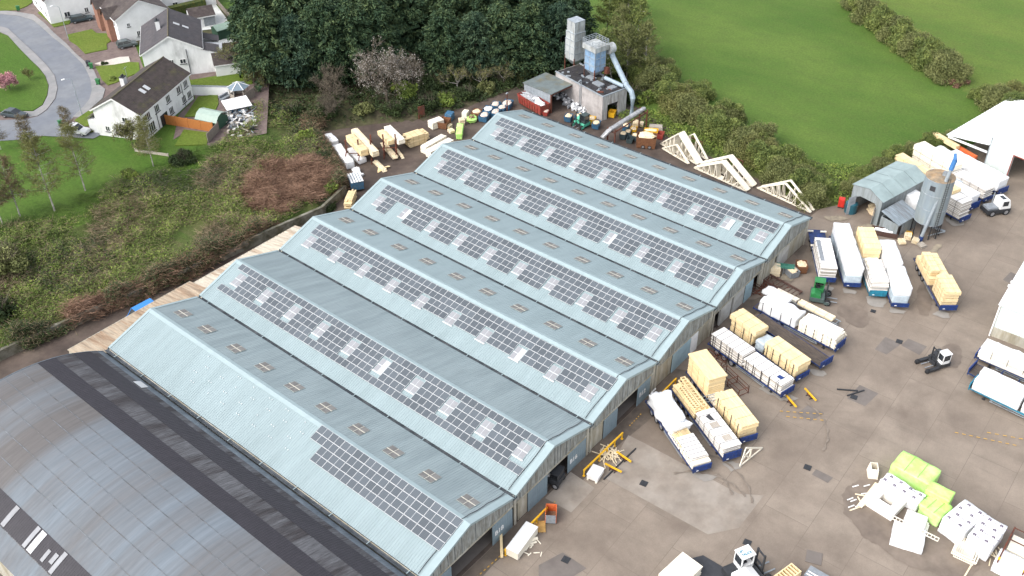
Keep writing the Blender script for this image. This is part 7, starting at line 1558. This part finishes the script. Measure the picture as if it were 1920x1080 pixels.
def conifer_mesh(seed, h=16, rad_=4.2, n=260, m=L_con, k=84):
    rng = np.random.default_rng(seed); C = []; DR = []; SZ = []
    for i in range(n):                                             # drooping sprays all over a ragged cone
        f = rng.uniform(0,1)**.8; z = h*(.06+.92*f); rr = rad_*(1-f**2.3)**.7*rng.uniform(.55,1.12)+.25; a = rng.uniform(0,2*pi)
        c = np.array([cos(a)*rr, sin(a)*rr, z]); out = np.array([cos(a), sin(a), .1]); s = rng.uniform(.7,1.5)*(1-.4*f); kk = int(k*s)
        q = rng.normal(size=(kk,3))*np.array([.42,.42,.3])*s; t = rng.uniform(-1,.6,kk)[:,None]*s; C.append(c+q+out*t*.9+np.array([0,0,-1])*np.clip(t,-.2,1)*.5); DR.append(np.tile(out*.95+np.array([0,0,-.35]),(kk,1))+rng.normal(size=(kk,3))*.4); SZ.append(rng.uniform(.09,.24,kk))
    for i in range(30): z = h*rng.uniform(.05,.85); r2 = rad_*.5*(1-z/h); C.append(rng.normal(size=(14,3))*np.array([r2,r2,.8])+np.array([0,0,z])); DR.append(rng.normal(size=(14,3))); SZ.append(rng.uniform(.4,.7,14))
    C, DR, SZ = np.concatenate(C), np.concatenate(DR), np.concatenate(SZ); DR /= np.linalg.norm(DR,axis=1)[:,None]
    return qmesh('crown', rot_quads(C, SZ, rng, 1.5, droop=DR), m)
def bush_mesh(seed, h, rx, m, n=16, k=260, sz=(.1,.24), twigs=160, mt=L_twig, flatb=.25):
    rng = np.random.default_rng(seed); Q = []; mi = []
    for i in range(n):
        a = rng.uniform(0,2*pi); r = rx*math.sqrt(rng.uniform(0,1))*.8; s = rng.uniform(.28,.5)*min(rx,h); z = max(s*.5, h*rng.uniform(.15,1)-s*.55)*(1-.35*(r/rx)**2)
        c = np.array([cos(a)*r, sin(a)*r, z]); d = rng.normal(size=(k,3)); d /= np.linalg.norm(d,axis=1)[:,None]; R_ = s*rng.uniform(.55,1.12,k)[:,None]; P = c+d*R_*np.array([1,1,.85]); P = P[P[:,2] > .05]
        Q.append(rot_quads(P, rng.uniform(sz[0],sz[1],len(P)), rng, 1.1)); mi += [0]*len(P)
    if twigs:
        a = rng.uniform(0,2*pi,twigs); r = rx*np.sqrt(rng.uniform(0,1,twigs))*.9; P = np.stack([np.cos(a)*r*.6, np.sin(a)*r*.6, rng.uniform(.2,.6,twigs)*h],1); D = np.stack([np.cos(a)*.5, np.sin(a)*.5, rng.uniform(.5,1.2,twigs)],1)+rng.normal(size=(twigs,3))*.2; D /= np.linalg.norm(D,axis=1)[:,None]
        Q.append(ribbons(P, D, rng.uniform(.3,.62,twigs)*h, rng.uniform(.012,.035,twigs), rng)); mi += [1]*twigs
    return qmesh('crown', np.concatenate(Q), [m, mt], mi)
def bare_mesh(seed, h, m_twig, leaf=None, nl=0, levels=3, n0=8, spread=.55, tw=14, tl=(.5,1.3), lsz=(.05,.12), bark=None, up=.6, base=.2, wd=(.012,.028)):
    rng = np.random.default_rng(seed); segs, tips = branch_pts(rng, h, levels, spread, n0, up, base); P = []; D = []
    for q, d in tips:
        for i in range(tw): P.append(q-d*rng.uniform(0,.8)); e = d+rng.normal(size=3)*.6; D.append(e/np.linalg.norm(e))
    P, D = np.array(P), np.array(D); L = rng.uniform(*tl, len(P)); Q = [ribbons(P, D, L, rng.uniform(*wd, len(P)), rng)]; mi = [0]*len(P)
    if leaf:
        j = rng.integers(0, len(P), nl); C = P[j]+D[j]*(L[j]*rng.uniform(.1,1.1,nl))[:,None]+rng.normal(size=(nl,3))*.12; Q.append(rot_quads(C, rng.uniform(*lsz,nl), rng)); mi += [1]*nl
    return qmesh('crown', np.concatenate(Q), [m_twig, leaf or m_twig], mi), trunk_obj('trunk', segs, bark or B_bark, None)
def birch_mesh(seed, h, leaf, nl, ls=(.03,.075)):
    """slender birch: one pole, short rising side branches, a hazy narrow crown"""
    rng = np.random.default_rng(seed); pole = [(np.array([.06*h*sin(i*.5)*.15*i/8,.03*i*.1,h*i/9])) for i in range(10)]; segs = [(pole[i],pole[i+1],h*.011*(1-i/9.5),h*.011*(1-(i+1)/9.5)) for i in range(9)]; P = []; D = []
    for i in range(70):
        f = rng.uniform(.22,.98); z = h*f; a = rng.uniform(0,2*pi); l = h*.33*(1-f)**.6*rng.uniform(.5,1.1)+.3; d = np.array([cos(a), sin(a), rng.uniform(.25,.8)]); d /= np.linalg.norm(d); q = np.array([0,0,z])+d*l; segs.append((np.array([0,0,z]), q, .025, .012))
        for j in range(26): p = np.array([0,0,z])+d*l*rng.uniform(.25,1.05); e = d*.5+rng.normal(size=3)*.55-np.array([0,0,.25]); P.append(p); D.append(e/np.linalg.norm(e))
    P, D = np.array(P), np.array(D); L = rng.uniform(.4,1.1,len(P)); Q = [ribbons(P,D,L,rng.uniform(.006,.013,len(P)),rng)]; mi = [0]*len(P)
    j = rng.integers(0,len(P),nl); C = P[j]+D[j]*(L[j]*rng.uniform(.1,1.1,nl))[:,None]; Q.append(rot_quads(C, rng.uniform(*ls,nl), rng)); mi += [1]*nl
    return qmesh('crown', np.concatenate(Q), [leaf, leaf], mi), trunk_obj('trunk', segs, B_birch, None)
def plant(name, label, cat, p, crown, trunk=None, s=1.0, rz=None, group=None, sz=None):
    t = thing(name, label, cat, (p[0],p[1],hz(p[0],p[1])-.05), R.uniform(0,6.28) if rz is None else rz, group); link('crown', crown, t).scale = (s,s,sz or s)
    if trunk: link('trunk', trunk, t).scale = (s,s,sz or s)
    return t
def poles(h, m, n=1, seed=0, r=.2):
    g = random.Random(seed); b = MB()
    for i in range(n):
        x, y = (0,0) if n == 1 else (g.uniform(-.8,.8),g.uniform(-.8,.8)); b.tube([(x*.5,y*.5,0),(x*.8+g.uniform(-.2,.2),y*.8,h*.5),(x,y,h)],[r,r*.7,r*.2],7)
    return b.mesh('trunk', m)
# --- the conifer wood
CON = [conifer_mesh(1,16,5.3), conifer_mesh(2,17,4.8), conifer_mesh(3,15,5.6,m=L_con2), conifer_mesh(4,16,5.0,m=L_con)]; CT = poles(14, B_bark, 1, 1, .28)
WOOD = [  # x, y, size, mesh, label
 (66.5,105.5,.95,0,'leftmost conifer of the wood, beside the white garage'), (70.5,101.0,1.0,2,'front conifer right of the leftmost, above the brown bare bush'), (74.5,97.5,.98,1,'big front conifer left of the whitish flowering tree'), (79.0,95.0,1.05,0,'front conifer straight behind the left side of the whitish flowering tree'),
 (84.5,94.0,1.0,3,'front conifer right behind the whitish flowering tree top'), (94.5,84.5,.95,1,'conifer standing right of the gap behind the whitish tree'), (99.0,80.0,1.0,2,'front conifer above the blue bins'), (104.0,77.5,1.0,0,'front conifer behind the red rubbish skip'),
 (109.0,73.5,1.02,3,'front conifer behind the open store roof'), (113.5,69.5,.95,2,'last front conifer, behind the whitish filter tower'), (70.0,112.5,1.05,1,'second row conifer at the left end by the green field'), (76.0,107.5,1.1,3,'second row conifer behind the big front one'),
 (82.0,104.0,1.1,2,'second row conifer left of the wood centre'), (88.5,101.0,1.1,1,'second row conifer at the wood centre'), (95.0,96.0,1.12,0,'second row conifer right of the wood centre'), (101.5,90.0,1.1,3,'second row conifer above the blue bins'),
 (108.0,85.0,1.1,1,'second row conifer above the red rubbish skip'), (114.5,80.0,1.1,0,'second row conifer above the whitish tower'), (76.0,117.0,1.15,2,'rear conifer at the left end of the wood'), (84.0,112.5,1.15,0,'rear conifer second from the left end'), (92.0,108.0,1.15,3,'rear conifer left of the centre, cut by the top edge'),
 (100.0,103.0,1.15,1,'rear conifer near the centre, cut by the top edge'), (108.0,96.5,1.15,2,'rear conifer right of the centre, cut by the top edge'), (116.0,90.0,1.15,3,'rear conifer at the right end of the wood'), (123.0,82.0,1.1,1,'farthest right conifer before the birches'), (121.0,73.0,.95,0,'conifer between the blue tower and the birches')]
for i, (x, y, s, k, lb) in enumerate(WOOD):
    plant('conifer', lb, 'conifer tree', (x,y), CON[k], CT, s*R.uniform(.93,1.05), sz=s*R.uniform(.88,1.08), group='conifers of the wood')
# --- bare and flowering trees in front of the wood
cm, tm = bare_mesh(11, 9.5, L_twig, L_catk, 4200, 3, 11, .7, 13, lsz=(.04,.1), up=.35); plant('flowering_tree', 'whitish grey flowering tree in front of the dark conifers', 'tree', (77.5,84.2), cm, tm, 1.45, .4)
cm, tm = bare_mesh(12, 8.0, L_twig, None, 0, 3, 10, .6, 18, wd=(.015,.035)); plant('bare_tree', 'bare brown tree left of the whitish flowering tree', 'tree', (70.0,92.0), cm, tm, 1.0, 1.0)
plant('bare_tree', 'smaller bare brown tree above the white wrapped packs', 'tree', (66.5,88.0), cm, tm, .7, 3.0)
plant('bare_tree', 'bare grey tree hard against the right side of the whitish tree', 'tree', (86.0,85.5), cm, tm, .85, 5.0)
cm, tm = bare_mesh(13, 7.5, L_twig, L_bud, 1500, 3, 6, .4, 10, bark=B_birch, up=.9)
for i, (x, y, s, lb) in enumerate([(91.5,78.5,.8,'thin pale stemmed tree above the pallets'),(95.5,75.5,.75,'thin pale stemmed tree above the brown chip bin'),(99.5,73.0,.75,'thin pale stemmed tree behind the blue bins'),(64.0,113,1.0,'bare grey tree at the garage end of the wood')]): plant('bare_tree', lb, 'tree', (x,y), cm, tm, s)
# --- undergrowth bushes under the wood edge
BD = [bush_mesh(21,2.8,2.6,L_dark), bush_mesh(22,2.4,2.4,L_hed2), bush_mesh(23,2.2,2.8,L_bram)]
j = 0
for (x, y, s, k, lb) in [(61.5,93.5,1,0,'dark ivy bush behind the white wrapped packs'),(66.5,89.5,.8,0,'dark bush above the left cantilever rack'),(71.5,84.6,.8,1,'olive bush above the second cantilever rack'),(76.0,80.6,.8,0,'dark bush above the ragged pine stack'),(81.5,77.5,.9,0,'dark bush behind the pale crate'),(86.0,76.3,.9,2,'green bush behind the blue sheeted bin'),(90.5,75.0,.85,0,'dark bush behind the pallet pack'),(95.0,73.6,.85,1,'olive bush left of the rusty pole'),(99.5,73.4,.9,0,'dark bush right of the rusty pole'),(104.5,72.5,.8,1,'olive bush behind the red rubbish skip'),(82.5,84,1.1,2,'green bush right of the whitish tree trunk'),(90.5,82,1.2,0,'dark bush in the gap of the wood'),
    (*atg(578,262)[:2],.9,2,'green bush at the far end of the white pack row'),(*atg(604,305)[:2],.75,0,'dark bush beside the long white pack'),(*atg(622,352)[:2],.7,2,'green bush beside the crumpled white sheet'),(*atg(612,388)[:2],.7,0,'dark bush at the wall end by the yellow bundle'),(*atg(575,232)[:2],.9,0,'dark bush behind the short white pack')]:
    plant('bush', lb, 'bush', (x,y), BD[k], None, s, group='bushes along the muddy yard')
# --- hedge along the field, from the birches to the grey shed
HB_ = [bush_mesh(31,4.8,3.2,L_hed,24,620,(.06,.15),12), bush_mesh(32,4.4,3.4,L_hed2,24,620,(.06,.15),16), bush_mesh(33,5.2,3.0,L_hed,22,620,(.06,.15),10), bush_mesh(34,4.6,3.2,L_bud,22,560,(.05,.12),40)]
n = 0
hedge = [(1195,150),(1222,172),(1248,188),(1275,205),(1300,225),(1330,243),(1358,262),(1385,282),(1412,300),(1440,322),(1465,342),(1490,360),(1515,378),(1240,165),(1290,200),(1345,238),(1400,280),(1455,325),(1500,358)]
names = ['hedge bush nearest the leaning birches','hedge bush above the large sloping duct','hedge bush right of the lagged duct','hedge bush above the first trusses','hedge bush above the gap between the first trusses','hedge bush left of the widest trusses','hedge bush over the peak of the widest trusses','hedge bush right of the widest trusses peak','hedge bush above the right end of the widest trusses','hedge bush between the widest and the open trusses','hedge bush over the open trusses','hedge bush right of the open trusses peak','last hedge bush before the red tank',
         'field side hedge bush by the birches','field side hedge bush over the duct foot','field side hedge bush above the first trusses','field side hedge bush above the widest trusses','field side hedge bush above the open trusses','field side hedge bush near the red tank']
for i, (x, y) in enumerate(hedge):
    p = at(x, y, 0); q = Vector((p.x+R.uniform(-.6,.6)+(2.2 if i > 12 else 0), p.y+R.uniform(-.6,.6), 0)); plant('hedge_bush', names[i], 'bush', q, HB_[[0,1,2,3,1,0,2,1,3,0,1,2,1,2,0,1,0,2,1][i]], None, R.uniform(.95,1.15)*(1.0 if i < 11 else .85), group='field edge hedge')
for i, (P, s, k, lb) in enumerate([((1208,162),.9,0,'filler hedge bush at the leaning birches'),((1262,197),.95,2,'filler hedge bush over the lagged duct'),((1315,234),.95,1,'filler hedge bush left over the first trusses'),((1372,272),.95,0,'filler hedge bush at the widest trusses left end'),((1428,311),.95,2,'filler hedge bush at the widest trusses right end'),((1478,351),.85,1,'filler hedge bush over the open trusses left end'),
    ((1232,150),.9,1,'outer hedge bush by the field corner'),((1300,190),.95,0,'outer hedge bush over the chip skips'),((1360,235),.95,2,'outer hedge bush over the small low trusses'),((1420,280),.95,1,'outer hedge bush right of the widest peak'),((1475,330),.9,0,'outer hedge bush left of the open truss peak'),((1530,372),.7,2,'outer hedge bush at the hedge end')]):
    p = at(P[0],P[1],0); plant('hedge_bush', lb, 'bush', (p.x+(1.6 if i > 5 else .4),p.y,0), HB_[k], None, s, group='field edge hedge')
for i, (P, s, k, lb) in enumerate([((1614,22),1.1,0,'filler bush near the top of the field hedge'),((1642,50),1.1,2,'filler bush above the dark broad hedge bush'),((1673,74),1.15,1,'filler bush below the dark broad hedge bush'),((1703,96),1.1,0,'filler bush halfway down the field hedge'),((1730,116),1.1,2,'filler bush two thirds down the field hedge'),((1762,138),1.15,1,'filler bush near the gap of the field hedge'),((1850,196),.8,2,'filler bush over the white canopy'),((1880,208),1.0,0,'filler bush at the bare snag')]):
    p = at(P[0],P[1],0); plant('hedge_bush', lb, 'bush', p, HB_[k], None, s, group='hedge between the two fields')
for i, (P, s, k, lb) in enumerate([((1590,366),.6,1,'low hedge bush behind the dark tank'),((1612,352),.75,0,'hedge bush at the back corner of the sawdust shed'),((1640,338),.8,1,'hedge bush behind the sawdust shed roof'),((1666,322),.85,2,'hedge bush left of the yellow stacks'),((1695,305),.75,1,'hedge bush behind the two tier yellow stack'),((1740,283),.7,0,'hedge bush behind the highest yellow stack'),((1775,283),.7,1,'hedge bush at the canopy corner')]):
    p = at(P[0],P[1],0); plant('hedge_bush', lb, 'bush', (p.x+1.5,p.y,0), HB_[k], None, s, group='hedge behind the silo')
# --- hedge across the top right, between the two fields
for i, (P, s, k, lb) in enumerate([((1600,10),1.15,1,'hedge bush cut by the top edge between the two fields'),((1628,38),1.2,1,'second hedge bush down from the top edge'),((1655,62),1.2,0,'third hedge bush down the field hedge, dark and broad'),((1690,85),1.15,2,'fourth hedge bush down the field hedge'),((1715,105),1.1,1,'fifth hedge bush down the field hedge'),((1745,125),1.2,0,'sixth hedge bush down the field hedge'),((1778,148),1.15,1,'last bush before the gap in the field hedge'),((1832,185),.55,0,'small lone bush right of the gap in the field hedge'),((1865,205),1.05,1,'dark round bush above the white canopy'),((1895,215),1.0,2,'bush beside the bare pale snag'),((1925,225),1.1,1,'bush at the right edge above the white roof'),((1905,188),.9,3,'upper bush at the right edge')]):
    p = at(P[0],P[1],0); plant('hedge_bush', lb, 'bush', p, HB_[k], None, s, group='hedge between the two fields')
p = at(1790,158,0); plant('bramble_patch', 'reddish bramble patch in the gap of the field hedge', 'brambles', p, bush_mesh(41,1.2,3.0,L_rust,10,160,(.08,.2),200,L_rust), None, 1.0)
# --- pale leaning birches right of the towers
cm, tm = birch_mesh(51, 13, L_hed, 15000, (.05,.13)); cm2, tm2 = birch_mesh(52, 12, L_hed2, 13000, (.05,.13))
for i, (P, s, k, lb) in enumerate([((1150,165),.95,0,'birch just right of the blue tower'),((1175,150),1.0,1,'birch behind the large sloping duct'),((1190,120),1.05,0,'tall hazy birch at the field corner'),((1210,150),1.0,1,'leaning pale birch nearest the field'),((1160,110),1.0,1,'birch behind the blue tower railing'),((1185,70),1.1,0,'hazy birch toward the top edge'),((1165,40),1.1,1,'birch at the top edge beside the conifers'),((1135,75),1.0,0,'birch between conifers and field')]):
    p = at(P[0],P[1],0); t = plant('birch', lb, 'birch tree', p, (cm,cm2)[k], (tm,tm2)[k], s, group='birches by the field corner'); t.rotation_euler.x = R.uniform(-.12,.12); t.rotation_euler.y = R.uniform(0,.2)
for i, (P, s, k, lb) in enumerate([((1175,185),.9,0,'dark ivy bush under the birches'),((1150,140),1.0,0,'dark ivy bush right of the blue tower'),((1205,190),.8,2,'green bush between birches and lagged duct'),((1150,95),1.2,0,'dark bush behind the blue tower'),((1180,100),1.1,1,'olive bush under the hazy birches')]):
    p = at(P[0],P[1],0); plant('bush', lb, 'bush', p, BD[k], None, s*1.3, group='bushes under the birches')
# --- estate trees
cm, tm = bare_mesh(61, 4.6, L_twig, L_blos, 5200, 3, 9, .55, 8, (.3,.6), (.06,.13), base=.22); plant('cherry_tree', 'pink blossoming cherry tree on the rounded green', 'cherry tree', at(20,170,ZR), cm, tm, 1.0)
cm, tm = bare_mesh(62, 3.2, L_twig, L_bud, 700, 2, 5, .4, 8, (.2,.5), up=.9); plant('young_tree', 'thin young yellowish tree beside the pink cherry', 'tree', at(57,150,ZR), cm, tm, 1.0)
bm_, bt_ = birch_mesh(63, 12, L_bud, 14000); bm2, bt2 = birch_mesh(64, 11, leafmat('reddish birch haze', (.1,.075,.04), (.2,.16,.08), (.15,.115,.06)), 13000)
for P, s, k, lb in [((103,396),1.15,0,'birch with the clearest white stem, left side'),((160,357),1.0,0,'green hazed birch right of the clear white stem'),((38,405),1.0,1,'reddish hazed birch at the left edge'),((5,420),.9,1,'reddish birch cut by the left edge'),((288,312),.8,0,'birch in front of the nearest house'),((135,262),.6,1,'slim reddish birch in front of the white pickup'),((62,290),.7,1,'reddish birch below the grey saloon'),((2,280),.6,1,'small reddish birch at the left edge by the road')]:
    plant('birch', lb, 'birch tree', atg(*P), (bm_,bm2)[k], (bt_,bt2)[k], s, group='birches below the estate')
cm, tm = bare_mesh(65, 5.0, L_twig, L_bud, 2600, 3, 8, .6, 12, (.4,.9)); plant('bare_tree', 'bushy bare tree against the nearest house gable', 'tree', at(250,277,ZR), cm, tm, 1.15, 2); plant('bare_tree', 'bushy bare tree at the corner of the nearest house', 'tree', at(275,285,ZR), cm, tm, .8, 4)
plant('bare_tree', 'bare tree in front of the white garage end', 'tree', at(478,160,ZR), cm, tm, 1.2, 1); plant('bare_tree', 'grey bare tree behind the gazebo', 'tree', at(480,135,ZR), cm, tm, 1.3, 3)
for P, s, k, lb in [((345,303),.8,0,'yellow green bush below the garden fence'),((243,330),.6,2,'small yellow green bush on the bank edge'),((175,245),.35,1,'low garden bush by the white pickup'),((196,121),.3,0,'small round shrub in the gravel bed'),((212,150),.35,2,'spiky shrub beside the nearest house lawn'),((107,8),.4,0,'small bush on the upper lawn'),((445,55),.8,2,'shrub beside the dark green shed'),((452,75),.45,1,'pot shrubs on the white patio'),((425,97),.45,1,'shrub behind the patio fence'),((462,45),1.5,2,'large soft green shrub at the field corner by the wood')]:
    plant('shrub', lb, 'shrub', at(P[0],P[1],ZR), BD[k], None, s, group='garden shrubs')
plant('bush', 'large pale grey bush at the lower left edge', 'bush', atg(10,505), bush_mesh(71,4.0,3.4,L_hed2,18,300,(.08,.2),500), None, 1.0)
plant('bush', 'dark evergreen bush at the lower left edge', 'bush', atg(-8,600), bush_mesh(72,3.6,3.0,L_dark,18,300), None, 1.1)
# --- bramble bank: stems, leaves, straw and rusty reeds, far too many to count
def bank(name, label, inside, n, kind, mats, hgt=(.2,.9), cl=14):
    rng = np.random.default_rng(hash(name) % 1000 if False else len(name)*7+n % 97); Q = []; mi = []; c = 0
    while c < n:
        x, y = rng.uniform(-40,64), rng.uniform(68,124); d = y-prof(x, YB)
        if not inside(x, y, d): continue
        c += 1; z = hz(x, y+(1.2 if d < 1 else 0))-.05; a0 = rng.uniform(0,2*pi); hh = rng.uniform(*hgt)*(1.1+.9*sin(x*.7+1.3*sin(y*.5))*sin(y*.8+1.1*sin(x*.4)))
        k = cl; a = rng.uniform(0,2*pi,k) if kind != 'reed' else a0+rng.normal(size=k)*.5
        P = np.stack([x+rng.normal(size=k)*.5, y+rng.normal(size=k)*.5, z+rng.uniform(0,.5,k)*hh],1)
        if kind == 'leaf':
            P[:,2] += rng.uniform(.1,1,k)*hh; Q.append(rot_quads(P, rng.uniform(.05,.14,k), rng, 1.1, tilt=1.1)); mi += [0]*k
            P2 = P[:5]; D = np.stack([np.cos(a[:5]), np.sin(a[:5]), rng.uniform(-.2,.5,5)],1); Q.append(ribbons(P2, D, rng.uniform(.4,1.1,5), rng.uniform(.012,.03,5), rng)); mi += [1]*5
        else:
            D = np.stack([np.cos(a), np.sin(a), rng.uniform(-.15,.55,k)],1); D /= np.linalg.norm(D,axis=1)[:,None]; P[:,2] += .25*hh; Q.append(ribbons(P, D, rng.uniform(.5,1.7,k), rng.uniform(.012,.034,k), rng)); mi += [0]*k
    o = quads(name, np.concatenate(Q), mats, mi); o['kind'] = 'stuff'; return tag(o, label, 'undergrowth')
def nz(x, y, s, o): return sin(x*s+o+1.7*sin(y*s*.8+o))+sin(y*s*1.3-o+1.1*sin(x*s*.6))
inb = lambda x, y, d: .4 < d < 24+3*sin(x*.3) and not (x > 40 and y > 108) and not (x > 52 and y > 100)
RC = atg(548,345); red = lambda x, y: ((x-RC.x)/8.0)**2+((y-RC.y)/6.0)**2 < 1.0+.3*sin(x*1.3+y)
bank('bramble_leaves', 'tangle of green brambles covering the bank above the wall', lambda x,y,d: inb(x,y,d) and nz(x,y,.33,1) > -.9 and not (red(x,y) and sin(x*5+y*7) < .85), 6800, 'leaf', [L_bram, L_straw])
bank('straw_stems', 'dry straw coloured stems among the brambles on the bank', lambda x,y,d: inb(x,y,d) and nz(x,y,.28,4) > .45, 1500, 'reed', [L_straw], cl=16)
bank('rust_reeds', 'patch of dead rusty brown reeds on the bank beside the muddy yard', lambda x,y,d: red(x,y), 1700, 'reed', [L_rust], (.6,1.6), 26)
bank('dark_nettles', 'dark leafy weeds in hollows of the bank', lambda x,y,d: inb(x,y,d) and nz(x,y,.25,7) > .55, 1300, 'leaf', [L_dark, L_twig], (.3,.8))
bank('bank_grass', 'long grass on the bank edge below the birches', lambda x,y,d: 15 < d < 27 and x < 52, 1500, 'reed', [leafmat('long bank grass', (.04,.07,.015), (.1,.15,.03))], (.15,.4))
bank('ivy_curtain', 'ivy hanging over the retaining wall', lambda x,y,d: -.6 < d < 1.1 and (x > 8 or nz(x,y,.6,3) > .7), 2600, 'leaf', [L_dark, L_straw], (.7,1.5))
bank('wall_straw', 'brown dead stems hanging over the wall top', lambda x,y,d: -.7 < d < 1.6 and x > 2, 1500, 'reed', [L_rust], (.8,2.0), 14)
def scatter(name, label, box, inside, n, m, hgt, sz):
    rng = np.random.default_rng(n); Q = []
    P = np.stack([rng.uniform(box[0],box[1],n*3), rng.uniform(box[2],box[3],n*3)],1); P = np.array([(x,y,hz(x,y)) for x,y in P if inside(x,y)][:n]); k = len(P)
    C = np.repeat(P,6,0)+np.concatenate([rng.normal(size=(k*6,2))*.35, rng.uniform(.02,1,(k*6,1))*hgt],1); o = quads(name, rot_quads(C, rng.uniform(*sz,k*6), rng, 1.2, tilt=1.2), m); o['kind'] = 'stuff'; return tag(o, label, 'undergrowth')
scatter('weeds', 'rank weeds between the trusses and the hedge', (92,118,-2,62), lambda x,y: 100.5+.06*(y-10) < x < 109.5-.12*(y-30)+1.5*sin(y*.5) and y > 1, 2600, L_bram, .6, (.07,.18))
scatter('ivy_floor', 'dark undergrowth on the floor of the wood', (58,124,66,120), lambda x,y: y-prof(x,YB) > .6 and x+y*.85 < 203 and x > 56+.0*y and not (x < 64 and y > 100), 6000, L_dark, .9, (.1,.26))
S.cycles.use_denoising = True
S.cycles.max_bounces = 6; S.cycles.diffuse_bounces = 3; S.cycles.glossy_bounces = 3; S.cycles.transmission_bounces = 2; S.cycles.transparent_max_bounces = 4
